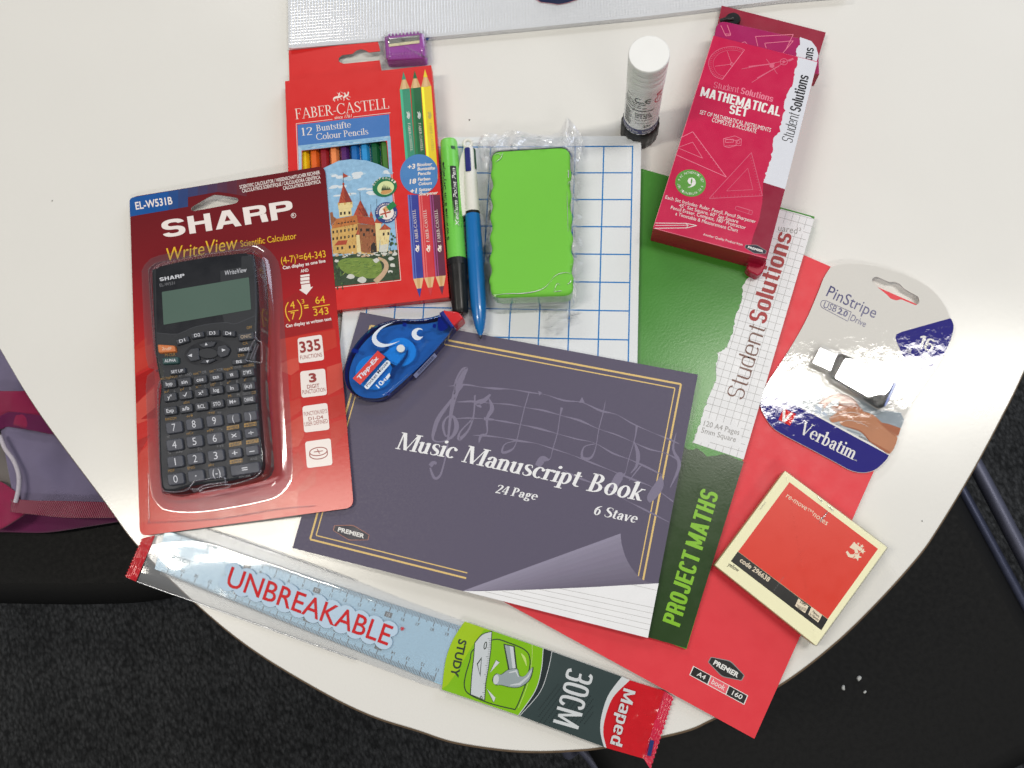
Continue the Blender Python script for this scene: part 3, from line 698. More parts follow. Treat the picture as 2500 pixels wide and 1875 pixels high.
for j in range(-1, 36): ruled(O + ev * j, O + ev * j + eu * 13, 40)
P.vw = 'Y7'
# the title runs up the strip
P.text('Student', (657, 1186), (803, 727), 100, brown_ink, 4, font='block', T=.062, t=.05, top=(552, 1150))
P.text('Solutions', (800, 706), (972, 138), 105, dkred, 4, font='block', T=.17, t=.12, top=(690, 672))
P.text('uared', (880, 112), (1000, 132), 40, sqi, 4); P.text('2', (1012, 112), (1026, 114), 20, sqi, 4)
P.text('120 A4 Pages', (408, 1345), (632, 1405), 34, sqi, 4); P.text('5mm Square', (392, 1388), (610, 1450), 34, sqi, 4)
P.vw = 'Y4'
P.text('PROJECT MATHS', (136, 995), (357, 245), 98, lime, 3, font='block', T=.21, t=.15, top=(40, 958))
mb.build('cover', t)
mb = MB(); slab(mb, [Vector((p.x, p.y, p.z - .00036)) for p in inset(ring if area2(ring) > 0 else ring[::-1], .0007)], 2.3, paper); mb.build('page_block', t)
mb = MB(); slab(mb, [Vector((p.x, p.y, p.z - .0027)) for p in ring], .3, green_cov); mb.build('back_cover', t)

# dry wipe board
PB = Plane((830, 700, 6.5), (1283, 700, 8.9), (1283, 1100, 8.9))
bd_w = M('white board face', (226, 229, 232), rough=.16, spec=.5, vary=.01, coat=.2); bd_e = M('grey board edge', (150, 152, 158), rough=.5)
bc = M('blue grid ink', (38, 122, 192), rough=.2)
# its frame of reference comes from the printed squares
def bpx(u, v):
    a, b_, c, d = (1544.6, 357.2), (1473.7, 361.6), (1534.9, 829.9), (1461.3, 829.9)
    return None
g00, g10, g07 = PB.at(1544.6, 357.2), PB.at(1473.7, 361.6), PB.at(1534.9, 829.9)
bv = (g07 - g00) / 7; bu = Vector((bv.y, -bv.x, 0)); bu = bu if bu.x < 0 else -bu
bu = bu.normalized() * bv.length
def bat(u, v, lift=0.0):
    p = g00 + bu * u + bv * v; return Vector((p.x, p.y, PB.z(p.x, p.y) + lift / 1000))
def bring(u0, u1, v0, v1, r, n=6):
    return [bat(u, v) for u, v in rnd([(u0, v0), (u1, v0), (u1, v1), (u0, v1)], r, n)]
ring = bring(-.30, 9.85, -.40, 11.1, .42)
t = thing('whiteboard', 'small white dry-wipe board ruled with blue squares', 'whiteboard', mid(ring))
mb = MB(); slab(mb, ring, 1.8, bd_w, bd_e, b=.25)
lwid = .045
def bline(u0, v0, u1, v1, k):
    if u0 == u1: q = [(u0 - lwid / 2, v0), (u0 + lwid / 2, v0), (u0 + lwid / 2, v1), (u0 - lwid / 2, v1)]
    else: q = [(u0, v0 - lwid / 2), (u1, v0 - lwid / 2), (u1, v0 + lwid / 2), (u0, v0 + lwid / 2)]
    mb.face([bat(u, v, .05 + .02 * k) for u, v in q], bc)
for i in range(10): bline(i, -.02, i, 10.8, 0)
for j in range(11): bline(-.02, j, 9.02, j, 1)
mb.build('board', t)

# music book
PM = Plane((879, 762, 9.4), (1704, 914, 12.4), (1582, 1557.4, 9.6))
mus = M('slate purple cover', (90, 84, 105), rough=.5, spec=.32, bump=.012, bscale=1200, vary=.03, vscale=700)
mus_l = M('lilac ink', (120, 113, 137), rough=.5, vary=.06); gold = M('gold ink', (222, 190, 120), rough=.5, vary=.04); curl = M('curl lilac', (133, 127, 150), rough=.5)
curl2 = M('curl lilac shade', (116, 109, 130), rough=.5); curl3 = M('curl lilac dark', (103, 96, 116), rough=.5)
mus_w = M('cover white', (236, 236, 238), rough=.5, spec=.3)
cs = [(879.3, 761.8), (1703.9, 914.4), (1581.9, 1557.4), (713.9, 1337.9)]
ring = [PM.at(*p) for p in cs]
t = thing('music_book', 'landscape slate-purple music book with a double gold border', 'book', mid(ring))
mb = MB(); slab(mb, ring, .3, mus); P = Print(mb, PM, 'S')
q = P.quad(*cs)
def frame(m0, wd, u0=0, u1=1):
    # border lines follow the cover's edges; the printed corner curl interrupts them at the lower right
    P.line(q(m0[0], m0[1]), q(1 - m0[2], m0[1]), wd, gold, 1)
    P.line(q(m0[0], m0[1]), q(m0[0], 1 - m0[3]), wd, gold, 1)
    P.line(q(1 - m0[2], m0[1]), q(1 - m0[2], .865), wd, gold, 1)
    P.line(q(m0[0], 1 - m0[3]), q(.48, 1 - m0[3]), wd, gold, 1)
frame((.040, .047, .043, .052), 4.6); frame((.053, .066, .058, .073), 2.8)
P.vw = 'Z8'
# printed page curl
for i in range(10):
    k = i * .085; g_ = 1 - i / 9; mt = M('curl lilac %d' % i, tuple(int(u + (v - u) * abs(2 * i / 9 - .5) / 1.5) if False else int(u * g_ + v * (1 - g_)) for u, v in zip((140, 134, 157), (98, 91, 111))), rough=.5)
    a = Vector((60, 1341)).lerp(Vector((560, 1331)), k)
    e1 = smooth_line([(840, 1057), (846, 1110), (868, 1180), (908, 1245), (958, 1290), (1026, 1305)], 10)
    pts = [a] + e1[int(k * 52):] + [Vector((640, 1327)), Vector((575, 1331))]
    P.poly([tuple(p) for p in pts], mt, 2 + i * .2)
P.poly([(60, 1341), (150, 1342), (420, 1334), (700, 1322), (1028, 1303), (975, 1573)], mus_w, 4)
for k in range(5):
    f = k / 4; a = Vector((300 + 70 * k, 1336 - 4 * k)).lerp(Vector((900, 1312)), 0)
    yy = [(985, 1536), (989, 1508), (993, 1480), (998, 1452), (1003, 1424)][k]
    xs = [(170, 1344), (255, 1342), (345, 1338), (440, 1333), (535, 1328)][k]
    P.line(xs, yy, 1.3, sqi, 5)
P.line((895, 1310), (1018, 1338), 1.3, sqi, 5)
it = .24
P.vw = 'Z7'
P.text('Music', (690, 893), (1052, 955), 106, mus_w, 3, shear=it, font='serif', T=.16, t=.052)
P.vw = 'Z8'
P.text('Manuscript', (52, 702), (633, 828), 86, mus_w, 3, shear=it, font='serif', T=.16, t=.052)
P.text('Book', (668, 845), (942, 897), 92, mus_w, 3, shear=it, font='serif', T=.16, t=.052)
P.text('24 Page', (220, 856), (424, 893), 43, mus_w, 3, shear=it, font='serif', T=.16, t=.055)
P.text('6 Stave', (702, 962), (916, 1006), 50, mus_w, 3, shear=it, font='serif', T=.16, t=.055)
P.vw = 'Z7'
premier(P, (421, 1409), 113, (190, 52), 45, M('copper ink', (150, 92, 78), rough=.4), M('midnight ink', (44, 42, 58), rough=.45), cap=27, wdt=.74)
# ornamental staff, clef and notes in a lighter ink
P.curve([(905, 1010, 10), (930, 1072, 18), (965, 1060, 14), (990, 985, 10), (1010, 880, 11), (1030, 700, 20), (1050, 590, 30), (1080, 500, 40), (1112, 430, 32), (1130, 400, 14), (1100, 412, 16), (1060, 490, 12), (1055, 590, 9)], 14, mus_l, 1)
P.curve([(905, 1000, 26), (925, 980, 24), (945, 985, 14)], 14, mus_l, 1.2)
P.curve([(1110, 500, 10), (1040, 590, 16), (960, 700, 26), (930, 780, 24), (925, 840, 12), (980, 850, 8), (1040, 820, 18), (1068, 760, 30), (1050, 700, 18), (1010, 700, 10), (985, 750, 16), (1000, 815, 10), (1025, 800, 5)], 14, mus_l, 1.4)
P.curve([(1180, 565, 10), (1172, 690, 10), (1140, 780, 12), (1085, 835, 22), (1090, 790, 10), (1165, 712, 8)], 10, mus_l, 1)
P.curve([(1220, 640, 8), (1195, 615, 30), (1240, 595, 26), (1275, 560, 12)], 10, mus_l, 1)
P.vw = 'Z8'
P.curve([(190, 390, 5), (205, 440, 22), (180, 490, 14), (180, 560, 6), (150, 575, 16), (140, 610, 4)], 8, mus_l, 1)
P.curve([(165, 490, 16), (215, 495, 8)], 8, mus_l, 1)
st_ = [[(-10, 330), (70, 322), (150, 334), (220, 341), (300, 345), (390, 360), (470, 372), (560, 400), (650, 410), (740, 450), (820, 470), (900, 515), (1000, 560), (1080, 592), (1130, 615)],
       [(30, 408), (110, 405), (200, 414), (290, 420), (370, 435), (460, 450), (550, 475), (640, 500), (730, 540), (820, 570), (900, 605), (980, 640), (1060, 660), (1120, 690)],
       [(20, 490), (90, 487), (180, 492), (270, 505), (350, 520), (440, 540), (530, 565), (620, 590), (710, 610), (800, 660), (880, 690), (960, 725), (1050, 770)],
       [(110, 572), (180, 575), (260, 585), (340, 600), (420, 612), (510, 640), (600, 670), (690, 705), (790, 745), (900, 790), (1000, 830), (1100, 900)],
       [(560, 745), (640, 785), (720, 815), (800, 855), (880, 900), (960, 940), (1080, 1002)]]
for si, L_ in enumerate(st_):
    w_ = [(x, y, (2.0, 9, 3, 11, 2.5, 7)[(i + si * 2) % 6]) for i, (x, y) in enumerate(L_)]
    P.curve(w_, 4, mus_l, 1 + si * .2, n=6)
for bx in ([(388, 360), (366, 435), (345, 520), (320, 620), (290, 650, 12), (255, 655, 12), (270, 615, 5), (325, 600)],
           [(550, 435, 14), (540, 480), (528, 560), (505, 640), (490, 690), (455, 690, 34), (430, 725, 30)],
           [(765, 400, 2), (755, 455), (733, 540), (715, 640), (690, 685, 12), (650, 680, 14), (660, 630, 6), (712, 615)],
           [(920, 525, 12), (910, 590), (880, 690), (862, 760), (835, 775, 42), (800, 835, 36)],
           [(905, 600, 4), (925, 660, 20), (920, 720, 14), (890, 760, 4)], [(1115, 560, 3), (1100, 640, 12), (1130, 720, 18), (1085, 830, 4)],
           [(1040, 770, 6), (1030, 820, 46), (990, 880, 40), (985, 905, 6)], [(650, 385, 4), (648, 412, 30)], [(435, 365, 26), (450, 362, 4)], [(945, 720, 4), (930, 735, 8), (880, 800, 3)]):
    P.curve([(p[0], p[1], p[2] if len(p) > 2 else 5) for p in bx], 5, mus_l, 1.8)
mb.build('cover', t)
mb = MB(); slab(mb, [Vector((p.x, p.y, p.z - .00031)) for p in inset(ring if area2(ring) > 0 else ring[::-1], .0006)], 1.0, paper); mb.build('page_block', t)
# ================================================================== COLOUR PENCIL BOX
box_red = M('red carton', (214, 38, 36), rough=.36, spec=.4, bump=.006, bscale=900, vary=.03)
carton_in = M('grey carton inside', (150, 145, 138), rough=.85)
PX = Plane((697, 200, 9.2), (717, 768, 9.2), (1090, 725, 16.6))
cs = [(696.5, 198.6), (1052, 159.6), (1095.7, 725), (716.5, 768.6)]
ring = [PX.at(*p) for p in cs]
t = thing('pencil_box', 'red carton of colour pencils with a castle picture and a die-cut window', 'box', mid(ring) - Vector((0, 0, .010)))
mb = MB()
win3 = rnd([(250, 1345), (1150, 1236), (1178, 1548), (1060, 1490), (940, 1455), (780, 1443), (640, 1462), (500, 1525), (258, 1700)], [18, 30, 0, 0, 0, 0, 0, 0, 12], 4)
hole = [PX.at(*V('Z3', p)) for p in win3]
outer = ring if area2(ring) < 0 else ring[::-1]
hole = hole if area2(hole) > 0 else hole[::-1]
k0 = min(((outer[i] - hole[j]).length, i, j) for i in range(4) for j in range(len(hole)))[1:]
oi = outer[k0[0]:] + outer[:k0[0]]; hj = hole[k0[1]:] + hole[:k0[1]]
mb.face(oi + [oi[0]] + hj + [hj[0]], box_red)
low = [Vector((p.x, p.y, p.z - .0087)) for p in outer]
mb.loft([outer, low], box_red, smooth=False); mb.face(low, carton_in)
hb = [Vector((p.x, p.y, p.z - .0005)) for p in hole]; mb.loft([hole, hb], carton_in, smooth=False)
# soft scuffed carton edges
edge_l = M('scuffed carton edge', (228, 92, 84), rough=.5)
for i in range(4):
    a, b_ = outer[i], outer[(i + 1) % 4]
    tube(mb, [a + Vector((0, 0, -.00025)), b_ + Vector((0, 0, -.00025))], .28, box_red, 6)
P = Print(mb, PX, 'Z3')
cw = M('carton white ink', (238, 226, 216), rough=.4); blu = M('box blue ink', (66, 118, 186), rough=.36, vary=.03); sky = M('painted sky', (142, 184, 216), rough=.4, vary=.28, vscale=330)
sky2 = M('painted sky wash', (168, 200, 222), rough=.4, vary=.2, vscale=500); cloud = M('painted cloud', (214, 222, 228), rough=.4, vary=.08, vscale=400)
P.text('FABER-CASTELL', (184, 1010), (1180, 893), 112, cw, 2, font='serif', T=.105, t=.035)
P.text('since 1761', (596, 1008), (775, 990), 34, cw, 2, shear=.25)
P.line((188, 1056), (575, 1010), 5, cw, 2); P.line((795, 985), (1192, 940), 5, cw, 2); P.line((188, 1056), (210, 1560), 5, cw, 2)
# jousting riders emblem
for pts in ([(585, 810, 6), (592, 785, 16), (620, 775, 22), (655, 770, 18), (680, 755, 12)], [(600, 800, 7), (596, 820, 6)], [(630, 790, 8), (634, 812, 6)], [(660, 785, 8), (672, 800, 5)],
            [(640, 775, 14), (645, 745, 14), (650, 725, 8)], [(620, 725, 3), (690, 770, 3)], [(690, 785, 12), (710, 765, 22), (735, 752, 16), (745, 725, 12), (738, 718, 8)],
            [(700, 790, 8), (696, 812, 5)], [(725, 780, 12), (745, 800, 6), (760, 800, 4)], [(712, 765, 10), (708, 735, 12), (700, 725, 6)], [(660, 715, 3), (768, 775, 3)]):
    P.curve(pts, 8, cw, 2)
P.poly([(200, 1068), (1180, 955), (1187, 1185), (208, 1290)], blu, 2)
P.poly([(208, 1288), (1187, 1183), (1192, 1232), (250, 1342), (214, 1350)], sky, 2)
P.poly([(208, 1300), (245, 1320), (248, 1720), (222, 1720)], sky2, 3)
P.poly([(1158, 1232), (1192, 1190), (1215, 1600), (1180, 1580), (1170, 1400)], sky, 3)
for k in range(26):
    rr = random.Random(k); x = rr.uniform(215, 1150); y = 1290 - (x - 208) * .107 + rr.uniform(6, 44); P.line((x, y), (x + rr.uniform(20, 60), y - rr.uniform(0, 9)), rr.uniform(2, 5), cloud if k % 2 else blu, 3)
P.text('12', (248, 1185), (362, 1173), 82, cw, 3, font='serif', T=.1, t=.045)
P.text('Buntstifte', (405, 1138), (775, 1095), 68, cw, 3, font='serif', T=.105, t=.045)
P.text('Colour Pencils', (405, 1230), (958, 1168), 68, cw, 3, font='serif', T=.105, t=.045)
# painted scene below the window
P.vw = 'Z4'
P.line((1200, 20), (1304, 1240), 5, cw, 2); P.line((1304, 1240), (560, 1325), 5, cw, 2)
P.poly([(250, 200), (258, 1340), (1295, 1232), (1190, 60)] + [(1170, 55), (1060, 3), (940, -36), (780, -50), (640, -32), (500, 35)], sky, 1)
rr = random.Random(5)
for cx, cy, w_, h_ in ((720, 150, 130, 26), (860, 120, 100, 34), (640, 250, 120, 22), (920, 260, 120, 20), (1010, 310, 90, 24), (700, 330, 160, 18), (1150, 90, 70, 20), (600, 120, 60, 20)):
    for k in range(5): P.ell((cx + rr.uniform(-w_, w_) * .5, cy + rr.uniform(-h_, h_) * .6), w_ * rr.uniform(.3, .55), h_ * rr.uniform(.35, .7), cloud if k else sky2, 2, rot=-6, n=14)
# castle
roof = M('painted roof', (172, 66, 42), rough=.4, vary=.25, vscale=500); roof2 = M('painted roof ochre', (186, 112, 54), rough=.4, vary=.25, vscale=500); wall = M('painted wall', (206, 164, 92), rough=.4, vary=.2, vscale=500)
wall2 = M('painted brown wall', (150, 90, 56), rough=.4, vary=.25, vscale=500); wallL = M('painted pale wall', (226, 206, 148), rough=.4, vary=.12, vscale=500); dark = M('painted dark', (44, 34, 30), rough=.4)
grs = M('painted grass', (112, 138, 56), rough=.4, vary=.3, vscale=420); grd = M('painted dark green', (44, 66, 42), rough=.4, vary=.4, vscale=500); rock = M('painted rock', (204, 204, 196), rough=.4, vary=.15, vscale=500); pth = M('painted path', (196, 164, 134), rough=.4, vary=.2, vscale=500)
P.poly([(540, 990), (1270, 915), (1296, 1232), (600, 1310), (560, 1300)], grd, 2)
P.poly(smooth_line([(630, 1060), (700, 1010), (860, 1000), (1000, 1010), (1090, 1060), (1095, 1150), (1040, 1215), (900, 1215), (760, 1180), (670, 1130)], 4, True), grs, 3)
P.path(smooth_line([(1060, 1000, 20), (1130, 1040, 40), (1150, 1100, 48), (1110, 1180, 50), (1030, 1260, 60)], 5), 40, pth, 3)
P.poly([(560, 690), (870, 620), (900, 930), (1020, 960), (580, 960)], wall, 3)
P.poly([(840, 640), (1030, 650), (1060, 940), (930, 950), (870, 930)], wall2, 4)
P.poly([(565, 660), (620, 585), (830, 545), (850, 630), (830, 640), (570, 690)], roof2, 4); P.poly([(830, 545), (960, 560), (1030, 650), (850, 635)], wall2, 5); P.poly([(835, 550), (1010, 575), (1035, 655), (855, 630)], roof, 5)
P.poly([(548, 520), (575, 512), (585, 560), (620, 585), (560, 660)], wall2, 4)
P.poly([(640, 460), (775, 450), (780, 550), (650, 572)], wallL, 4); P.poly([(630, 420), (788, 402), (790, 465), (640, 485)], wallL, 5)
for k in range(5): P.poly([(632 + k * 33, 412 - k * 3), (650 + k * 33, 410 - k * 3), (652 + k * 33, 440 - k * 3), (634 + k * 33, 442 - k * 3)], wallL if k % 2 else wall, 6)
P.poly([(640, 420), (690, 215), (785, 405)], roof, 7); P.poly([(690, 215), (785, 405), (715, 412)], M('painted roof shade', (140, 48, 36), rough=.4, vary=.2, vscale=500), 8)
P.line((688, 90), (690, 220), 4, dark, 7); P.poly([(688, 98), (746, 130), (690, 148)], roof, 8); P.ell((691, 214), 11, 14, roof, 9)
P.poly([(800, 550), (872, 385), (960, 555)], roof, 4); P.line((867, 300), (872, 390), 4, dark, 5); P.poly([(872, 385), (960, 555), (895, 552)], M('painted roof shade', (140, 48, 36)), 5)
P.poly([(968, 555), (985, 500), (1008, 555)], roof, 4); P.line((982, 430), (985, 505), 3, dark, 5); P.poly([(972, 555), (1005, 555), (1008, 605), (976, 600)], wall2, 4); P.line((1046, 375), (1048, 480), 3, dark, 4)
P.poly([(1022, 630), (1045, 575), (1110, 600), (1105, 640)], roof, 5); P.poly([(1030, 630), (1095, 635), (1070, 930), (1050, 935)], wallL, 5)
P.poly([(1072, 705), (1130, 640), (1200, 690), (1190, 705)], roof, 6); P.poly([(1082, 705), (1190, 700), (1165, 930), (1085, 900)], wallL, 6); P.poly([(1082, 870), (1168, 850), (1155, 940), (1070, 940)], rock, 7)
P.poly([(820, 760), (845, 700), (870, 758)], roof, 6); P.poly([(828, 758), (862, 756), (880, 940), (835, 945)], wallL, 6); P.poly([(985, 870), (1010, 835), (1040, 850), (1045, 940), (985, 950)], dark, 6)
P.poly([(595, 870), (635, 820), (735, 812), (720, 860)], roof, 6); P.poly([(605, 872), (715, 860), (712, 950), (605, 955)], wall, 6)
for i in range(7):
    for j in range(2): P.poly([(575 + i * 41, 715 - i * 6 + j * 72), (592 + i * 41, 713 - i * 6 + j * 72), (592 + i * 41, 740 - i * 6 + j * 72), (576 + i * 41, 742 - i * 6 + j * 72)], dark, 6)
for i in range(6): P.poly([(625 + i * 33, 640 - i * 5), (645 + i * 33, 625 - i * 5), (655 + i * 33, 642 - i * 5)], dark, 6)
for x, y in ((620, 888), (668, 882), (748, 872), (795, 868), (655, 515), (695, 510), (745, 508), (870, 690), (950, 690), (990, 700), (1010, 740), (900, 740), (1110, 735), (1160, 730), (930, 690)): P.poly([(x, y), (x + 20, y - 2), (x + 20, y + 28), (x + 1, y + 30)], dark, 7)
rr = random.Random(11)
for k in range(60):
    x, y = rr.uniform(600, 1250), rr.uniform(950, 1000); y -= (x - 600) * .04; P.ell((x, y), rr.uniform(8, 26), rr.uniform(5, 13), rr.choice((rock, rock, grd, pth)), 4, n=9, rot=rr.uniform(-20, 20))
for cx, cy, q in ((765, 1200, 46), (890, 1235, 52), (1040, 1030, 36), (620, 1035, 26), (1200, 1010, 34), (1240, 960, 30), (1190, 1150, 30), (1215, 1080, 34), (1130, 960, 30)):
    P.poly([(cx + q * rr.uniform(.7, 1.1) * math.cos(a * .7), cy + q * .72 * rr.uniform(.7, 1.1) * math.sin(a * .7)) for a in range(9)], rock, 5)
for k in range(46):
    x, y = rr.choice(((1215, 800), (1230, 1180), (640, 1200), (660, 1270), (1180, 880), (600, 1120))); x += rr.uniform(-45, 45); y += rr.uniform(-70, 60)
    if x < 1240 + (y - 700) * .08: P.ell((x, y), rr.uniform(5, 18), rr.uniform(8, 22), rr.choice((grd, grd, M('painted mid green', (70, 104, 52), rough=.4, vary=.3, vscale=500))), 6, n=8)
for k in range(50):
    x, y = rr.uniform(660, 1070), rr.uniform(1020, 1190); P.line((x, y), (x + rr.uniform(15, 60), y - rr.uniform(0, 30)), rr.uniform(2, 5), M('painted mid green', (70, 104, 52)) if k % 2 else M('painted light green', (150, 168, 78), rough=.4, vary=.2), 4)
# brush strokes over the walls and roofs
rr = random.Random(21)
for k in range(150):
    z_ = rr.choice((((580, 690), (850, 930), (M('painted brown wall', (0, 0, 0)), M('painted pale wall', (0, 0, 0)))), ((850, 660), (1040, 920), (dark, M('painted wall', (0, 0, 0)))), ((580, 580), (840, 660), (roof, dark)), ((660, 300), (770, 400), (dark, roof2)), ((820, 440), (940, 550), (dark, roof2)), ((1090, 650), (1180, 900), (M('painted wall', (0, 0, 0)), wall2))))
    x, y = rr.uniform(z_[0][0], z_[1][0]), rr.uniform(z_[0][1], z_[1][1]); l_ = rr.uniform(8, 34)
    P.line((x, y), (x + rr.uniform(-3, 3), y + l_) if z_[0][1] > 600 else (x + l_ * .4, y + l_), rr.uniform(1.2, 3.2), z_[2][k % 2], 7)
# round seals
gsl = M('seal green', (20, 112, 72), rough=.36); csl = M('seal cream', (214, 222, 164), rough=.36); tan = M('seal tan', (200, 150, 92), rough=.36); nvy = M('seal navy', (34, 58, 124), rough=.36)
P.ell((1132, 245), 132, 105, gsl, 9, rot=-14); P.ell((1142, 256), 90, 72, csl, 10, rot=-14); P.ell((1150, 295), 62, 26, tan, 11, rot=-14)
for k, (x, h_) in enumerate(((1105, 50), (1122, 72), (1142, 62), (1163, 54), (1182, 40))): P.poly([(x - 10, 285 - k * 2), (x + 2, 285 - h_), (x + 14, 283 - k * 2)], grd, 12)
for k, ch in enumerate('EcoPencil'):
    a = math.radians(196 + k * 16.5); c = (1132 + 112 * math.cos(a), 247 + 86 * math.sin(a)); d = Vector((-math.sin(a), math.cos(a) * .8)).normalized()
    P.text(ch, (c[0] - d.x * 9, c[1] - d.y * 9), (c[0] + d.x * 9, c[1] + d.y * 9), 26, cw, 11)
P.ell((1148, 520), 120, 112, nvy, 9, rot=-14); P.ell((1150, 520), 80, 74, cw, 10)
P.path([(1120, 500, 46), (1160, 470, 52)], 40, M('pencil wood print', (206, 162, 108), rough=.4), 11); P.path([(1165, 480, 60), (1240, 420, 60)], 60, M('pencil green print', (22, 124, 66), rough=.4), 12)
P.path([(1060, 580, 6), (1115, 560, 30)], 20, M('pencil teal print', (60, 150, 120), rough=.4), 11)
for a in ((1085, 540, 1195, 510), (1125, 480, 1150, 570)): P.line(a[:2], a[2:], 14, roof, 13)
for word, a0, st_ in (('BRUCHSICHER', 176, 12.2), ('ANTI-BREAK', 92, -10.8)):
    for k, ch in enumerate(word):
        a = math.radians(a0 + k * st_); c = (1148 + 99 * math.cos(a), 520 + 92 * math.sin(a)); s_ = 1 if st_ > 0 else -1; d = Vector((-math.sin(a), math.cos(a))) * s_
        c = (c[0] + (math.cos(a) * -8 * s_), c[1] + math.sin(a) * -8 * s_)
        P.text(ch, (c[0] - d.x * 7, c[1] - d.y * 7), (c[0] + d.x * 7, c[1] + d.y * 7), 17, cw, 11, bold=.02)
# printed pencils down the right side
P.vw = 'Z3'
wood = M('pencil wood print', (206, 162, 108)); wood2 = M('pencil wood print pale', (222, 184, 136), rough=.4)
off = (0, (400 - 60) / .22905)
def shade(c, k): return tuple(max(0, min(255, int(v * k))) for v in c)
for nm, x, xb, tp, c in (('teal', 1330, 1412, 500, (56, 142, 112)), ('deep green', 1450, 1520, 488, (26, 98, 58)), ('yellow', 1560, 1636, 475, (232, 204, 44))):
    y0 = tp + 190; y1 = 1640
    f = lambda x_, y_: (x_ + (xb - x) * (y_ - tp) / (1500 - tp), y_)
    bd, hi_ = M('pencil ' + nm, c, rough=.36), M('pencil ' + nm + ' light', shade(c, 1.28), rough=.36)
    P.poly([f(x - 54, y0), f(x + 54, y0 - 12), f(x + 54, y1), f(x - 54, y1)], bd, 2)
    P.poly([f(x - 52, y0), f(x - 26, y0 - 3), f(x - 26, y1), f(x - 52, y1)], hi_, 3)
    P.poly([f(x - 54, y0 + 1), f(x - 20, tp + 85), f(x + 20, tp + 82), f(x + 54, y0 - 11)], wood, 3); P.poly([f(x - 30, y0), f(x - 8, tp + 84), f(x + 10, tp + 84), f(x + 20, y0 - 6)], wood2, 4)
    P.poly([f(x - 23, tp + 88), f(x, tp), f(x + 22, tp + 84)], bd, 4)
    a, b_ = f(x + 2, 1050), f(x + 2, 1350)
    P.text('FABER-CASTELL', a, (b_[0] + 6, b_[1]), 26, cw if nm != 'yellow' else M('pale gold ink', (188, 172, 90), rough=.4), 4, font='serif', T=.13, t=.05)
    em = M('emblem silver', (196, 206, 200), rough=.4) if nm != 'yellow' else M('pale gold ink', (188, 172, 90))
    for e in ([(0, 930, 8), (14, 960, 20), (6, 985, 16), (20, 1005, 8)], [(20, 925, 5), (28, 960, 12), (22, 1000, 8)], [(2, 990, 8), (34, 970, 6)]):
        P.curve([(*f(x + u, v), w_) for u, v, w_ in e], 6, em, 4)
P.vw = 'Z4'
for nm, x, xb, y1, tp, c in (('royal blue', 1435, 1490, 1220, 1425, (48, 58, 148)), ('rose red', 1550, 1607, 1208, 1412, (204, 52, 60)), ('plum', 1668, 1728, 1195, 1398, (100, 34, 66))):
    f = lambda u, y_: (x + u + (xb - x) * (y_ - 380) / (y1 - 380), y_)
    bd, hi_ = M('pencil ' + nm, c, rough=.36), M('pencil ' + nm + ' light', {'royal blue': (96, 116, 190), 'rose red': (228, 110, 112), 'plum': (160, 72, 134)}[nm], rough=.36)
    P.poly([f(-56, 330), f(56, 330), f(56, y1 - 6), f(-56, y1 + 6)], bd, 2); P.poly([f(-56, 330), f(-18, 330), f(-18, y1), f(-56, y1 + 6)], hi_, 3); P.poly([f(-40, 330), f(-28, 330), f(-28, y1), f(-40, y1 + 6)], bd, 4)
    P.poly([f(-55, y1 + 6), f(55, y1 - 6), f(26, y1 + 108), f(-22, y1 + 114)], wood2, 3); P.poly([f(-20, y1), f(20, y1 - 2), f(10, y1 + 110), f(-8, y1 + 112)], wood, 4)
    P.poly([f(-24, y1 + 112), f(26, y1 + 106), f(2, tp)], bd, 4)
    P.text('FABER-CASTELL', f(28, 832), f(16, 486), 32, cw, 4, font='serif', T=.13, t=.05)
    for e in ([(0, 868, 8), (14, 890, 20), (-4, 915, 16), (16, 940, 8)], [(26, 862, 5), (24, 900, 12), (22, 930, 8)], [(-10, 905, 8), (34, 880, 6)]): P.curve([(*f(u, v), w_) for u, v, w_ in e], 6, cw, 4)
# blue roundel
P.vw = 'Z3'
P.poly([(1500 + 205 * math.cos(a), 1596 + 214 * math.sin(a)) if math.cos(a) < .95 else (1500 + 195, 1596 + 214 * math.sin(a)) for a in [k * math.pi / 24 for k in range(48)]], M('roundel blue', (72, 128, 188), rough=.36), 5)
it = .2
P.text('+3', (1375, 1545), (1455, 1535), 52, cw, 6, shear=it, bold=.03)
for k, (w_, x0, x1, y) in enumerate((('Bicolour', 1475, 1635, 1512), ('Buntstifte', 1480, 1666, 1556), ('Pencils', 1485, 1620, 1608))): P.text(w_, (x0, y), (x1, y - 11), 34, cw, 6, shear=it, bold=.025)
P.vw = 'Z4'
P.text('18', (1397, 216), (1465, 208), 52, cw, 6, shear=it, bold=.03); P.text('Farben', (1485, 183), (1616, 174), 34, cw, 6, shear=it, bold=.025); P.text('Colours', (1490, 230), (1634, 220), 34, cw, 6, shear=it, bold=.025)
P.text('+1', (1402, 318), (1470, 312), 52, cw, 6, shear=it, bold=.03); P.text('Spitzer', (1495, 294), (1630, 284), 34, cw, 6, shear=it, bold=.025); P.text('Sharpener', (1497, 340), (1697, 322), 34, cw, 6, shear=it, bold=.025)
P.vw = 'Z4'
mb.build('carton', t)
# hanger tab at the back of the box
PT = PX.up(-7.9)
mb = MB()
tab = [(108, 272), (1060, 183), (1085, 284), (962, 298), (930, 275), (880, 262), (830, 275), (790, 312), (680, 325), (642, 355), (640, 392), (690, 418), (1078, 380), (1100, 500), (1104, 640), (118, 690)]
slab(mb, ringw(PT, 'Z3', tab), .45, box_red, carton_in)
mb.build('hanger_tab', t)
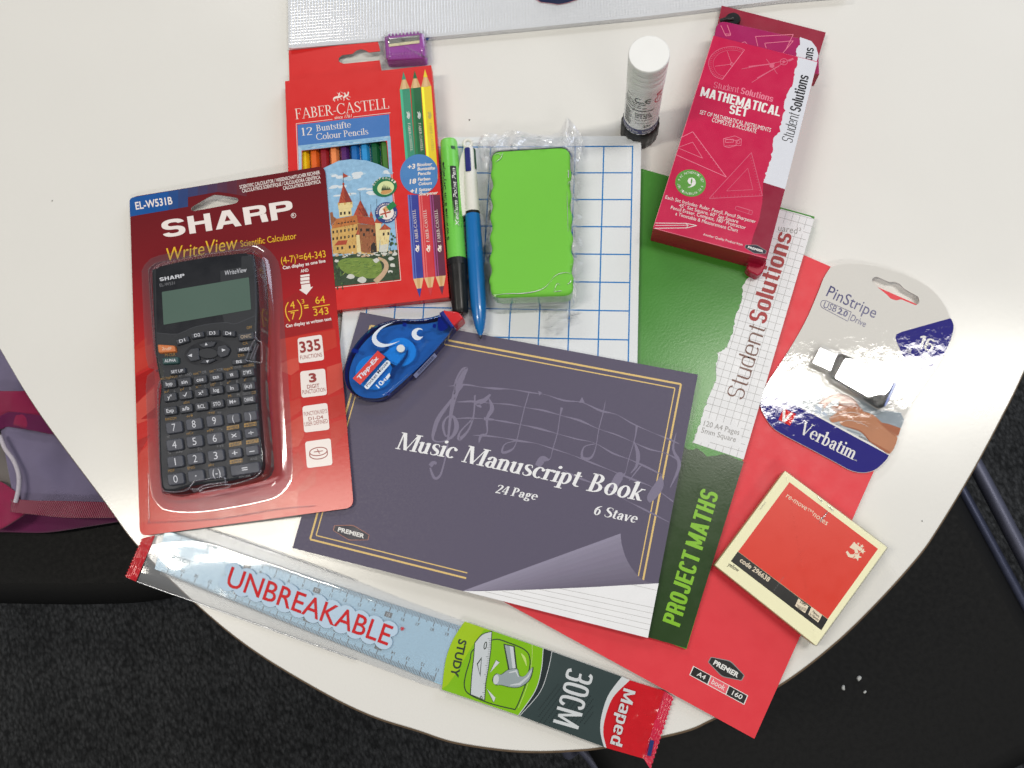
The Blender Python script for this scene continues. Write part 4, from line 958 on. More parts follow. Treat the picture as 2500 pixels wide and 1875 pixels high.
# the pencils seen through the window
PW = PX.up(-1.3)
cols = [('yellow', (236, 196, 22)), ('orange', (226, 100, 34)), ('dark red', (148, 26, 42)), ('pale orange', (240, 142, 84)), ('purple', (84, 34, 104)), ('mid blue', (28, 104, 176)), ('sky blue', (46, 146, 212)), ('dark green', (16, 88, 52)), ('leaf green', (74, 124, 52))]
xs = [(218, 326), (326, 428), (428, 532), (532, 638), (638, 748), (748, 854), (854, 960), (960, 1066), (1066, 1172)]
first = None
for i, ((nm, c), (xa, xb)) in enumerate(zip(cols, xs)):
    xm = (xa + xb) / 2; yt = 1345 - (xm - 250) * .12
    a = PX.up(-5.2).at(*V('Z3', (xm - 10, yt - 330))); b_ = PX.up(-5.2).at(*V('Z3', (xm + 52, yt + 950)))
    lab = '%s colour pencil lying in the window of the red carton' % nm
    mt = M('lacquer ' + nm, c, rough=.3, spec=.5, coat=.3, vary=.03)
    if first is None:
        mb = MB(); lathe(mb, a, b_, [(0, 3.45), (1, 3.45)], mt, 6, smooth=False)
        o = mb.build('colour_pencil', None, a); first = (o, a)
    else:
        o = first[0].copy(); COL.objects.link(o); o.location = a
        o.material_slots[0].link = 'OBJECT'; o.material_slots[0].material = mt
    tag(o, lab, 'pencil', 'colour pencils in the box window')
# sharpener packed in clear film beside the tab
pur = M('purple plastic', (152, 50, 158), rough=.3, spec=.5, coat=.2); steel = M('blade steel', (150, 148, 140), rough=.25, metal=1, vary=.05); pale_blade = M('ground blade edge', (226, 216, 176), rough=.3, metal=.6)
PS = Plane(11.0)
sb = [(1128, 128), (1150, 118), (1520, 84), (1545, 98), (1562, 345), (1545, 356), (1165, 376), (1145, 362)]
t = thing('pencil_sharpener', 'purple plastic sharpener with a steel blade at the top of the pencil box', 'sharpener', mid(ringw(PS, 'Z3', sb)) - Vector((0, 0, .011)))
mb = MB(); slab(mb, ringw(PS, 'Z3', rnd(sb, 10, 3)), 9, pur, pur, b=1.0, steps=3, smooth=True, foot=-.4)
P = Print(mb, PS, 'Z3')
for k in range(11):
    x = 1178 + k * 35; a = [PS.at(*V('Z3', (x, 305 - k * 2.2)), .0), PS.at(*V('Z3', (x + 6, 368 - k * 1.9)), -.4)]
    tube(mb, [a[0], a[1], a[1] - Vector((0, 0, .0075))], .8, pur, 6)
for k in range(9):
    x = 1180 + k * 38; tube(mb, [PS.at(*V('Z3', (x, 122 - k * 3.2)), .0), PS.at(*V('Z3', (x, 108 - k * 3.2)), -.8)], .7, pur, 6)
mb.build('body', t)
mb = MB(); slab(mb, ringw(PS, 'Z3', [(1165, 152), (1500, 108), (1502, 165), (1172, 208)], .5), .9, steel, steel); slab(mb, ringw(PS, 'Z3', [(1172, 207), (1502, 164), (1503, 196), (1176, 236)], .45), .8, pale_blade)
mb.build('blade', t)
mb = MB(); c = PS.at(*V('Z3', (1328, 158)), .6); lathe(mb, c, c + Vector((0, 0, .0007)), [(0, 1.15), (.6, 1.15), (1, .7)], steel, 14); mb.build('screw', t)
clear = film('clear wrap', gloss=.04, rough=.08, white=.03, bump=.22, bscale=210)
t = thing('film_wrap', 'clear film pocket holding the purple sharpener against the pencil box', 'plastic wrap', mid(ringw(PS, 'Z3', sb)) - Vector((0, 0, .0118)))
mb = MB()
def blobring(plane, view, pts, lift, grow, jit=0, seed=0):
    r_ = [plane.at(*V(view, p), lift) for p in pts]; r_ = r_ if area2(r_) > 0 else r_[::-1]
    r_ = inset(r_, -grow / 1000); q_ = random.Random(seed)
    return [Vector((p.x + q_.uniform(-jit, jit) / 1000, p.y + q_.uniform(-jit, jit) / 1000, p.z + q_.uniform(-jit, jit) / 2000)) for p in r_]
sb2 = rnd(sb, 20, 4)
rg = [blobring(PS, 'Z3', sb2, .9, -3.5, .2, 1), blobring(PS, 'Z3', sb2, .75, .2, .25, 2), blobring(PS, 'Z3', sb2, -4, 1.2, .5, 3), blobring(PS, 'Z3', sb2, -8.2, 2.2, .8, 4)]
mb.loft(rg, clear, True, True); mb.face(rg[0], clear)
mb.build('pocket', t)
mb = MB(); Pf = Plane(2.2)
slab(mb, ringw(Pf, 'Z3', [(1062, 190), (1130, 150), (1560, 96), (1625, 112), (1645, 470), (1100, 520)]), .12, film('clear sheet', gloss=.06, rough=.08, white=.16, bump=.15, bscale=260)); mb.build('backing_film', t)
mb = MB(); slab(mb, ringw(Plane(2.9), 'Z3', smooth_line([(1562, 104), (1600, 118), (1630, 104), (1628, 128), (1600, 150), (1590, 168), (1572, 150), (1580, 128)], 3, True)), .3, M('blue tab plastic', (46, 84, 168), rough=.3)); mb.build('tear_tab', t)

# ================================================================== GLUE STICK
gl = Vector((.15125, .2675, TZ)); 
def zz(mm): return gl + Vector((0, 0, mm / 1000))
t = thing('glue_stick', 'white glue stick with a black foot standing upright on the table', 'glue stick', gl)
gw = M('glue stick white', (238, 238, 236), rough=.32, spec=.5, vary=.01); gcap = M('cap white', (240, 240, 238), rough=.38, vary=.01); gk = M('glue stick black', (30, 30, 31), rough=.42, spec=.4)
mb = MB(); lathe(mb, zz(0), zz(19), [(0, 12.2), (.05, 13.2), (.8, 13.2), (.9, 12.6), (1, 11.6)], gk, 72, wob=lambda k, n: 1 + (.018 if k % 4 < 2 else -.012)); mb.build('foot', t)
mb = MB(); lathe(mb, zz(16), zz(68), [(0, 12.0), (1, 12.0)], gw, 48)
class CylPrint:
    """ink on a round body: s runs along the axis in mm, a around it in mm from the side facing the viewer"""
    def __init__(s, mb, A, B, r, face):
        s.mb, s.A, s.t, s.r = mb, Vector(A), (Vector(B) - Vector(A)).normalized(), r
        n = Vector(face) - s.t * Vector(face).dot(s.t); s.n = n.normalized(); s.b = s.t.cross(s.n)
    def w(s, a, z, L=1):
        r = s.r + .03 * L; q = a / s.r
        return s.A + s.t * (z / 1000) + (s.n * math.cos(q) + s.b * math.sin(q)) * (r / 1000)
    def rect(s, a0, z0, a1, z1, mat, L=1, n=8):
        vs = [s.w(a0 + (a1 - a0) * k / n, z, L) for z in (z0, z1) for k in range(n + 1)]
        s.mb.mesh(vs, [(k, k + 1, n + 2 + k, n + 1 + k) for k in range(n)], mat)
    def poly(s, pts, mat, L=1): s.mb.face([s.w(a, z, L) for a, z in pts], mat)
    def text(s, body, a0, z0, ln, cap, mat, L=2, along=False, bold=0, shear=0, font='sans'):
        vs, fs = sans(body, bold); lo, hi = sans_cap(bold); xa, xb = min(v[0] for v in vs), max(v[0] for v in vs)
        out = []
        for x, y in vs:
            u, v = (x - xa) / (xb - xa) * ln, (y - lo) / (hi - lo) * cap; u += v * shear
            out.append(s.w(a0 - v, z0 + u, L) if along == 1 else s.w(a0 + v, z0 - u, L) if along == -1 else s.w(a0 + u, z0 + v, L))
        s.mb.mesh(out, fs, mat)
face = Vector((-gl.x, -gl.y, 0))
CP = CylPrint(mb, zz(0), zz(100), 12.0, face)
navy = M('label navy', (44, 48, 104), rough=.35); redi = M('label red', (196, 44, 62), rough=.35)
CP.rect(-18, 19, 18, 25, navy, 1, 20); CP.text('Solvent free', -13, 20.3, 12, 3.2, M('white ink', (0, 0, 0)), 2); CP.text('Solvent free', 2, 20.3, 12, 3.2, M('white ink', (0, 0, 0)), 2)
for k in range(24):
    z = 28 + k * .78
    CP.rect(-13.5, z, -8.8, z + .2 + (k * 37 % 5) * .09, blk, 1, 4)
CP.text('9601 0239', -7.0, 28, 17, 1.9, blk, 2, along=1)
CP.text('22g', 2.2, 27.5, 5.5, 3.0, blk, 2, bold=.02); CP.text('Includes recycled', -3.5, 32.5, 13, 1.2, blk, 2); CP.text('Made in Germany', -4, 36.5, 13, 1.5, blk, 2)
for k in range(3): CP.text(('Tel. 01442 278', 'HP2 4RQ', 'Henkel Ltd')[k], -4.2, 39.5 + k * 2.3, (12, 11, 10)[k], 1.6, blk, 2, bold=.035)
CP.text('www.gluestick.com', -13.5, 48, 22, 1.9, blk, 2, bold=.035)
for k in range(4): CP.text(('supervision for use', 'children. For use', 'paper, card. Small', 'Non toxic, washable')[k], -14, 51.5 + k * 2.2, (17, 13, 16, 15)[k], 1.45, blk, 2, bold=.03)
for cx_, a0, a1 in ((-3.0, 55, 305), (4.0, 55, 305)):
    pts = [(cx_ + 2.7 * math.cos(math.radians(a)), 60.5 + 2.7 * math.sin(math.radians(a))) for a in range(a0, a1 + 1, 12)]
    for i in range(len(pts) - 1):
        (x0, y0), (x1, y1) = pts[i], pts[i + 1]; q_ = lambda x, y: (cx_ + (x - cx_) * .70, 60.5 + (y - 60.5) * .70)
        CP.poly([(x0, y0), (x1, y1), q_(x1, y1), q_(x0, y0)], blk, 2)
CP.rect(2.0, 60.1, 5.2, 60.9, blk, 2, 3)
pts = [(11.2 + 3.2 * math.cos(a * .2618), 58.5 + 3.8 * math.sin(a * .2618)) for a in range(24)]
for i in range(24):
    (x0, y0), (x1, y1) = pts[i], pts[(i + 1) % 24]; q_ = lambda x, y: (11.2 + (x - 11.2) * .8, 58.5 + (y - 58.5) * .8)
    CP.poly([(x0, y0), (x1, y1), q_(x1, y1), q_(x0, y0)], redi, 2)
CP.poly([(9.0, 60.8), (9.5, 61.2), (13.4, 56.2), (12.9, 55.8)], redi, 3)
CP.rect(9, 63.5, 14, 66, redi, 1, 5); CP.text('0-3', 10.2, 64, 2.6, 1.4, wht, 2)
CP.poly([(-13, 62), (-7.5, 61), (-8, 65.5), (-12.5, 66.5)], M('pale grey ink', (176, 176, 180), rough=.4), 1); CP.text('pro', -12, 62.6, 3.6, 2, blk, 2)
mb.build('tube', t)
mb = MB(); lathe(mb, zz(67), zz(94.6), [(0, 12.15), (.02, 12.3), (.30, 12.35), (.32, 12.1), (.36, 12.1), (.38, 12.4), (.50, 12.4), (.52, 12.15), (.56, 12.15), (.58, 12.45), (.7, 12.5), (.72, 12.25), (.75, 12.25), (.77, 12.55), (.96, 12.65), (.985, 12.5), (1, 12.1)], gcap, 64); mb.build('cap', t)
# ================================================================== MARKER, PEN, ERASER
def axis_pt(px, py, mm): return PB.at(px, py, mm)
A, B = axis_pt(1095.5, 345, 8.2), axis_pt(1124.5, 767, 7.2)
t = thing('marker_pen', 'lime green dry-wipe marker with a black cap beside the pencil box', 'marker pen', PB.at(1110, 560, .3))
mg = M('lime plastic', (112, 202, 76), rough=.34, spec=.45, vary=.02); mg2 = M('lime end plug', (126, 210, 92), rough=.34); mk = M('black plastic', (17, 17, 18), rough=.33, spec=.5, vary=.03)
mb = MB(); lathe(mb, A, A.lerp(B, .71), [(.072, 6.0), (.08, 6.3), (.5, 6.35), (1, 6.4)], mg, 40)
CP = CylPrint(mb, B, A, 6.33, CPOS - A.lerp(B, .5)); Lm = (B - A).length * 1000
CP.A = Vector(A); CP.t = (B - A).normalized(); CP.b = CP.t.cross(CP.n)
yy = lambda v: (v - 75) / 1355 * Lm
CP.b = -CP.b if CP.b.x < 0 else CP.b
CP.rect(-.4, yy(308), 4.3, yy(792), blk, 1, 6)
lim = M('lime plastic', (0, 0, 0)); wtx = M('white ink', (0, 0, 0))
# lettering runs from the cap end upwards
def up_text(body, a, v0, v1, cap, mat, bold=0, shear=0, blockT=0):
    vs, fs = sans(body, bold); lo, hi = sans_cap(bold); xa, xb = min(v[0] for v in vs), max(v[0] for v in vs)
    if blockT:
        PP_ = block(body, blockT, blockT * .85); xa = min(x for q in PP_ for x, _ in q); xb = max(x for q in PP_ for x, _ in q)
        for i, q in enumerate(PP_): CP.mb.face([CP.w(a - y * cap, v0 + (v1 - v0) * (x - xa) / (xb - xa) - shear * y * cap, 2 + (i % 5) * .06) for x, y in q], mat)
        return
    CP.mb.mesh([CP.w(a - (y - lo) / (hi - lo) * cap, v0 + (v1 - v0) * (x - xa) / (xb - xa) - shear * (y - lo) / (hi - lo) * cap, 2) for x, y in vs], fs, mat)
up_text('Medium Point Pen', 3.3, yy(780), yy(328), 2.7, wtx, .008, .2)
up_text('Show-me Slim Drywipe', -4.6, yy(880), yy(265), 2.9, blk, .035, .15)
CP.poly([(-4.2, yy(690)), (-3.4, yy(760)), (-1.6, yy(825)), (-3.6, yy(830)), (-4.6, yy(870)), (-5.0, yy(780))], blk, 1)
up_text('for use on', 5.6, yy(790), yy(660), 1.0, blk); 
for k in range(6): CP.poly([(1.2 + k * .55, yy(146 + (k % 2) * 8)), (1.7 + k * .55, yy(142)), (1.8 + k * .55, yy(172 + (k % 3) * 3)), (1.3 + k * .55, yy(168))], M('dark green ink', (20, 70, 40), rough=.4), 1)
mb.build('barrel', t)
mb = MB(); lathe(mb, A, A.lerp(B, .058), [(-.05, 4.6), (0, 5.6), (.2, 6.0), (1, 6.1)], mg2, 40); mb.build('end_plug', t)
mb = MB(); lathe(mb, A.lerp(B, .695), B, [(0, 6.7), (.12, 6.75)], mk, 40, wob=lambda k, n: 1 + (.02 if k % 2 else 0)); lathe(mb, A.lerp(B, .73), B, [(0, 6.6), (.25, 6.3), (.9, 5.7), (.97, 5.4), (1, 4.6)], mk, 40, wob=lambda k, n: 1 - (.07 if k % 5 == 0 else 0)); mb.build('cap', t)

# four colour pen
A, B = axis_pt(1143.2, 360, 7.4), axis_pt(1173.2, 819, 6.2)
A1 = lambda x, y, mm=7: axis_pt(*V('A1', (x, y)), mm)
t = thing('ballpoint_pen', 'blue and white four-colour ballpoint pen lying beside the green marker', 'pen', PB.at(1160, 600, .3))
pw = M('pen white plastic', (226, 224, 216), rough=.36, spec=.45, bump=.03, bscale=700, vary=.03); pb = M('pen blue plastic', (18, 110, 182), rough=.25, spec=.5, vary=.02, coat=.3); nvp = M('slider navy', (28, 32, 110), rough=.3); dgp = M('slider dark green', (16, 64, 40), rough=.35)
mb = MB(); lathe(mb, A.lerp(B, .37), B, [(0, 5.25), (.1, 5.35), (.35, 5.6), (.6, 5.6), (.75, 5.35), (.86, 4.6), (.94, 3.2), (.985, 1.7), (1, 1.0)], pb, 40); mb.build('lower_barrel', t)
mb = MB(); lathe(mb, B, B + (B - A).normalized() * .0025, [(0, 1.0), (.7, .8), (1, .35)], M('pen tip metal', (90, 90, 96), rough=.3, metal=1), 16); mb.build('tip', t)
mb = MB(); lathe(mb, A.lerp(B, .358), A.lerp(B, .372), [(0, 5.3), (1, 5.3)], M('black plastic', (0, 0, 0)), 40); mb.build('joint_ring', t)
mb = MB(); lathe(mb, A, A.lerp(B, .36), [(0, 3.0), (.02, 3.9), (.1, 4.35), (.34, 4.45), (.42, 5.0), (1, 5.15)], pw, 40); mb.build('upper_barrel', t)
n_ = Vector((CPOS - A)).normalized()
def bar(a, b_, wd, ht, mat, name, parent, taper=1.0):
    """a rounded slider or clip lying along the pen"""
    a, b_ = Vector(a), Vector(b_); d = (b_ - a).normalized(); s_ = d.cross(Vector((0, 0, 1))).normalized(); mb = MB(); rings = []
    for k, q in ((0, .7), (.04, 1), (.96, taper), (1, taper * .7)):
        c = a.lerp(b_, k); rings.append([c + s_ * (x * wd * q / 2000) + Vector((0, 0, z * ht / 1000)) for x, z in ((-1, 0), (-1, .7), (-.7, 1), (.7, 1), (1, .7), (1, 0))])
    mb.loft(rings, mat, False, True, mat, mat); return mb.build(name, parent)
bar(A1(258, 135, 10.6), A1(268, 318, 11.2), 4.0, 1.7, nvp, 'slider', t)
bar(A1(312, 145, 6.8), A1(326, 300, 7.6), 1.9, 2.2, dgp, 'slider', t, .6)
mb = MB(); c = A1(262, 97, 8.2); rr_ = [c + Vector((math.cos(a), math.sin(a), 0)) * .0028 for a in [k * math.pi / 9 for k in range(19)]]; tube(mb, rr_, 1.25, pw, 10, False)
mb.build('ring', t)
clip = smooth_line([(228, 140), (205, 200), (190, 300), (192, 420), (205, 560), (218, 660)], 5); clipb = smooth_line([(246, 150), (240, 250), (238, 330), (232, 400), (240, 560), (246, 645)], 5)
mb = MB(); PCl = PB.up(10.2); slab(mb, [PCl.at(*V('A1', p)) for p in list(clip) + list(clipb)[::-1]], 2.2, pw, pw, b=.5, steps=2, smooth=True); mb.build('clip', t)

# board eraser
PE = Plane((1200, 400, 27.5), (1400, 400, 30.0), (1300, 740, 29.0))
er = M('green foam', (120, 205, 68), rough=.55, spec=.3, bump=.03, bscale=900, vary=.02); felt = M('grey felt', (72, 74, 76), rough=.95, bump=.3, bscale=1200); er_s = M('pale green foam side', (128, 196, 98), rough=.6, spec=.25)
def wave(y, s_): return 9 * math.sin(2 * math.pi * (y - 340) / 158 + s_)
L_ = [(455 - (y - 300) * .016 + wave(y, 1.2) * (0 if y < 400 or y > 1240 else 1), y) for y in range(310, 1300, 18)]
R_ = [(1030 + (y - 300) * .024 + wave(y, 4.3) * (0 if y < 400 or y > 1200 else 1), y) for y in range(300, 1285, 18)]
R_ = [p for p in R_ if 330 <= p[1] <= 1245]; L_ = [p for p in L_ if 345 <= p[1] <= 1255]
out = [(451, 326), (454, 300), (466, 280), (486, 268), (512, 262), (700, 250), (850, 241), (960, 235), (988, 238), (1010, 249), (1025, 268), (1032, 296)] + R_ + [(1054, 1268), (1050, 1292), (1038, 1312), (1018, 1324), (985, 1330), (760, 1337), (530, 1344), (490, 1340), (464, 1327), (448, 1306), (441, 1280)] + L_[::-1]
t = thing('board_eraser', 'lime green wavy-edged board eraser sealed in clear wrapping', 'board eraser', PE.at(*V('Z5', (750, 800)), -20))
mb = MB(); slab(mb, ringw(PE, 'Z5', out), 15.5, er, er_s, b=3.0, steps=6, smooth=True, foot=.5); mb.build('foam_body', t)
mb = MB(); slab(mb, inset([p for p in (lambda r_: r_ if area2(r_) > 0 else r_[::-1])(ringw(PE, 'Z5', out, -15.6))], .0006), 3.6, felt, felt); mb.build('felt_pad', t)
wrap = film('clear wrapper', gloss=.010, rough=.10, white=.0, bump=.12, bscale=60)
wrap2 = film('cloudy wrapper', gloss=.07, rough=.14, white=.38, bump=.4, bscale=150); wrap3 = film('skirt wrapper', gloss=.06, rough=.10, white=.10, bump=.5, bscale=130)
tw = thing('wrapper', 'crumpled clear wrapper with pointed ends around the green eraser', 'plastic wrapper', PE.at(*V('Z5', (750, 800)), -19.4))
mb = MB()
ro = ringw(PE, 'Z5', out); ro = ro if area2(ro) > 0 else ro[::-1]
def ringz(grow, z, jit, seed, tofloor=False):
    r_ = inset(ro, -grow / 1000); o = []
    for i, p in enumerate(r_):
        q_ = noise.noise(Vector((p.x * 55, p.y * 55, seed))) * jit / 1000
        c = mid(ro); d = Vector((p.x - c.x, p.y - c.y, 0)).normalized()
        x, y = p.x + d.x * q_, p.y + d.y * q_
        zz_ = PB.z(x, y) + (z + abs(q_) * 600) / 1000 if tofloor else p.z + z / 1000 + q_ * .15
        o.append(Vector((x, y, zz_)))
    return o
rs = [ringz(-1.2, .4, .0, 2), ringz(.5, -.1, .8, 3)]
mb.loft(rs, wrap, True); mb.face(rs[0], wrap)
rs2 = [rs[-1], ringz(1.6, -7, 3.0, 5), ringz(3.0, 5.5, 5.5, 7, True), ringz(6.0, .8, 7.0, 9, True)]
mb.loft(rs2, wrap3, True)
mb.build('sleeve', tw)
def crumple(A_, B_, mat, name, amp, n=44, m=12, seed=0, skip=None, freq=.05):
    A_ = [Vector(p) for p in A_]; B_ = [Vector(p) for p in B_]
    def at(L, u):
        x = u * (len(L) - 1); i = min(int(x), len(L) - 2); return L[i].lerp(L[i + 1], x - i)
    mb = MB(); vs = []
    for j in range(m + 1):
        for i in range(n + 1):
            p = at(A_, i / n).lerp(at(B_, i / n), j / m); x, y = V('Z5', p)
            q_ = noise.noise(Vector((p.x * freq * .3, p.y * freq * .3, seed))) * amp + abs(noise.noise(Vector((p.x * freq, p.y * freq * .6, seed + 3)))) * amp * .8
            vs.append(W(x, y, max(.6, p.z + q_)))
    fs = [(j * (n + 1) + i, j * (n + 1) + i + 1, (j + 1) * (n + 1) + i + 1, (j + 1) * (n + 1) + i) for j in range(m) for i in range(n) if not (skip and skip(at(A_, i / n).lerp(at(B_, i / n), j / m)))]
    mb.mesh(vs, fs, mat, True); return mb.build(name, tw)
crumple([(350, 250, 11), (362, 165, 13), (430, 128, 17), (500, 150, 15), (535, 150, 14), (560, 118, 13), (640, 116, 12), (760, 142, 12), (900, 152, 13), (960, 120, 16), (1008, 14, 24), (1050, 60, 18), (1110, 140, 14), (1140, 235, 12)],
        [(420, 420, 14), (440, 320, 18), (460, 285, 22), (500, 262, 26), (560, 256, 27), (640, 252, 28), (760, 246, 28), (880, 240, 28), (960, 236, 28), (1000, 240, 27), (1020, 250, 25), (1035, 270, 22), (1050, 330, 18), (1080, 420, 14)], wrap2, 'end_flap', 7, seed=2,
        skip=lambda p: ((p.x - 738) / 30) ** 2 + ((p.y - 186) / 16) ** 2 < 1)
crumple([(830, 1440, 11), (880, 1430, 13), (940, 1425, 14), (1000, 1425, 14), (1060, 1440, 12), (1110, 1455, 11)], [(862, 1590, 11), (890, 1612, 14), (930, 1622, 16), (960, 1618, 15), (1000, 1540, 13), (1066, 1530, 11)], wrap3, 'end_flap', 7, 26, 10, seed=5, freq=.08)
# raised creases in whitened film, standing in for the lamps' glare streaks
crease = film('film glare crease', gloss=.7, rough=.32, white=.5)
for pts, r_ in (([(478, 1330), (560, 1318), (680, 1316), (780, 1300), (850, 1268), (890, 1220)], .45), ([(890, 1220), (930, 1180), (1000, 1162), (1040, 1175)], .3), ([(910, 1305), (935, 1245), (958, 1256)], .25), ([(912, 1304), (972, 1296)], .3), ([(1020, 405), (1018, 465)], .5), ([(1012, 520), (1022, 495), (1036, 510), (1040, 640), (1044, 780)], .22), ([(1008, 560), (1012, 700), (1016, 860)], .2), ([(480, 350), (520, 320), (535, 280)], .35), ([(470, 300), (500, 285), (520, 300)], .25), ([(1010, 1250), (1030, 1235), (1040, 1215)], .45), ([(1050, 1240), (1075, 1300), (1060, 1360)], .3)):
    mb = MB(); tube(mb, smooth_line([PE.at(*V('Z5', p), .35) for p in pts], 5), [max(.04, r_ * .8 * math.sin(math.pi * (k_ + .5) / ((len(pts) - 1) * 5 + 1))) for k_ in range((len(pts) - 1) * 5 + 1)], crease, 6); mb.build('crease', tw)

# ================================================================== MATHS SET BOX
PK = Plane((1741.7, 86.2, 23.5), (1996.6, 149.7, 23.5), (1594, 557.2, 28.6))
crim = M('crimson carton', (198, 24, 74), rough=.3, spec=.5, bump=.008, bscale=900, vary=.03); crim_s = M('crimson carton side', (168, 18, 54), rough=.36, spec=.4); crimd = M('dark crimson ink', (140, 14, 50), rough=.3, vary=.04)
rose = M('rose outline ink', (232, 128, 152), rough=.36); rose2 = M('rose dim ink', (214, 96, 124), rough=.36); pwht = M('torn white ink', (216, 218, 226), rough=.32, vary=.02); inkb = M('near black ink', (24, 22, 26), rough=.36)
cs = [(700, 70), (1382, 240), (1050, 1530), (305, 1330)]
t = thing('maths_set_box', 'crimson carton of a mathematical set with its top end open', 'box', mid(ringw(PK, 'Z6', cs)) - Vector((0, 0, .0215)))
mb = MB(); slab(mb, ringw(PK, 'Z6', cs), 21.4, crim, crim_s, b=.5, steps=2)
P = Print(mb, PK, 'Z6')
tl = torn([(1248, 212), (1240, 280), (1225, 340), (1205, 420), (1165, 490), (1165, 560), (1140, 640), (1135, 700), (1090, 750), (1085, 830), (1060, 920), (1040, 985), (1025, 1030)], 7, 5, 4)
P.poly([tuple(p) for p in tl] + [(1168, 1075), (1378, 246), (1316, 228)], pwht, 1)
P.poly([(1025, 1030), (1168, 1075), (1052, 1520), (1000, 1500), (960, 1490), (945, 1440), (960, 1380), (1000, 1270), (1020, 1160)], crimd, 1)
P.text('Student', (1215, 775), (1262, 588), 66, inkb, 3, font='block', T=.07, t=.055, top=(1145, 752)); P.text('Solutions', (1268, 574), (1325, 338), 66, inkb, 3, font='block', T=.17, t=.12, top=(1198, 556))
P.text('Student', (700, 412), (862, 446), 40, rose, 2, font='block', T=.07, t=.055); P.text('Solutions', (875, 450), (1086, 506), 42, rose, 2, font='block', T=.16, t=.12)
P.text('MATHEMATICAL', (612, 466), (1132, 600), 62, wht, 2, font='block', T=.19, t=.15); P.text('SET', (800, 580), (918, 604), 58, wht, 2, font='block', T=.19, t=.15)
P.text('SET OF MATHEMATICAL INSTRUMENTS', (609, 583), (1072, 703), 27, wht, 2); P.text('COMPLETE & ACCURATE', (688, 634), (978, 710), 27, wht, 2)
for s_, a, b_ in (('Each Set Includes: Ruler, Pencil, Pencil Sharpener', (385, 1136), (974, 1298)), ('45\u00b0 Set Square, 60\u00b0 Set Square', (474, 1190), (860, 1298)), ('Pencil Eraser, Compass, 180\u00b0 Protractor', (420, 1204), (908, 1338)), ('a Timetable & Measurement Chart', (450, 1244), (858, 1357))): P.text(s_, a, b_, 23, wht, 2)
P.text('Another Quality Product from', (632, 1376), (888, 1445), 16, wht, 2)
premier(P, (976, 1467), 72, (138, 40), 27, grey_ink, M('badge ink', (20, 22, 44), rough=.35), cap=15)
# protractor
c = (820, 260); ang = [math.radians(a) for a in range(-52, 133, 8)]
pr = [(820 - 150 * math.cos(math.radians(a)) , 260 - 150 * math.sin(math.radians(a))) for a in range(-64, 132, 7)]
arc = smooth_line([(903, 165), (860, 148), (800, 145), (740, 160), (692, 195), (668, 245), (680, 300), (710, 340), (758, 358)], 4)
P.path([tuple(p) for p in arc], 4, rose2, 2); P.path([tuple(Vector((820, 258)).lerp(p, .8)) for p in arc], 2.5, rose2, 2); P.line((903, 165), (758, 358), 4, rose, 2)
for p in arc: P.line(tuple(Vector((820, 258)).lerp(p, .87)), tuple(p), 2.5, rose2, 2)
for e in ((790, 175), (712, 272)): P.line((820, 258), e, 2.5, rose, 2)
P.ring((820, 258), 9, 9, 3, rose, 2)
# compasses
for a, b_, w_ in (((885, 290), (1150, 240), 4), ((950, 378), (1200, 225), 4), ((930, 275), (1100, 255), 8), ((985, 350), (1130, 270), 7), ((1045, 225), (1118, 322), 4), ((1190, 238), (1222, 222), 12)): P.line(a, b_, w_, rose2, 2)
P.ring((1160, 243), 24, 20, 5, rose2, 2); P.ell((1160, 243), 10, 9, rose2, 3); P.ell((1082, 270), 16, 13, rose2, 3)
# set squares
for q_, w_ in (([(565, 700), (785, 996), (455, 850)], 4), ([(565, 768), (630, 873), (470, 806)], 3)):
    for i in ((0, 1), (1, 2)): P.line(q_[i[0]], q_[i[1]], w_, rose, 2)
P.line((565, 700), (488, 738), 4, rose, 2); P.line((565, 768), (475, 800), 3, rose, 2)
for k in range(12): a = Vector((590, 735)).lerp(Vector((770, 975)), k / 11); P.line(tuple(a), (a.x - 9, a.y + 3), 2, rose, 2)
for q_, w_ in (([(948, 836), (1020, 1118), (672, 1136)], 4), ([(925, 938), (958, 1078), (786, 1087)], 3)):
    for i in range(3): P.line(q_[i], q_[(i + 1) % 3], w_, rose2, 2)
for k in range(14):
    a = Vector((953, 870)).lerp(Vector((1014, 1100)), k / 13); P.line(tuple(a), (a.x - 12, a.y + 2), 2, rose2, 2); a = Vector((700, 1132)).lerp(Vector((1000, 1117)), k / 13); P.line(tuple(a), (a.x, a.y - 12), 2, rose2, 2)
# little sharpener, rubber and pencil drawings
for L4 in ([(765, 745), (840, 727), (883, 747), (880, 790), (848, 788), (770, 795), (765, 745)], [(765, 745), (848, 757), (883, 747)], [(848, 757), (848, 788)], [(778, 753), (830, 748), (830, 768), (778, 770), (778, 753)], [(775, 797), (800, 804), (850, 790)]):
    for i in range(len(L4) - 1): P.line(L4[i], L4[i + 1], 3, rose, 2)
P.ring((863, 768), 10, 10, 3, rose, 2)
for L4 in ([(848, 1186), (957, 1218), (950, 1243), (842, 1207), (848, 1186)], [(857, 1186), (935, 1210), (957, 1218)], [(935, 1212), (930, 1238)]):
    for i in range(len(L4) - 1): P.line(L4[i], L4[i + 1], 3, rose2, 2)
P.line((322, 1296), (520, 1298), 4, wht, 2); P.line((316, 1330), (524, 1328), 4, wht, 2); P.line((320, 1312), (535, 1310), 3, wht, 2); P.line((520, 1298), (592, 1312), 4, wht, 2); P.line((524, 1328), (592, 1312), 4, wht, 2); P.line((520, 1298), (535, 1312), 3, wht, 2); P.line((535, 1312), (524, 1328), 3, wht, 2)
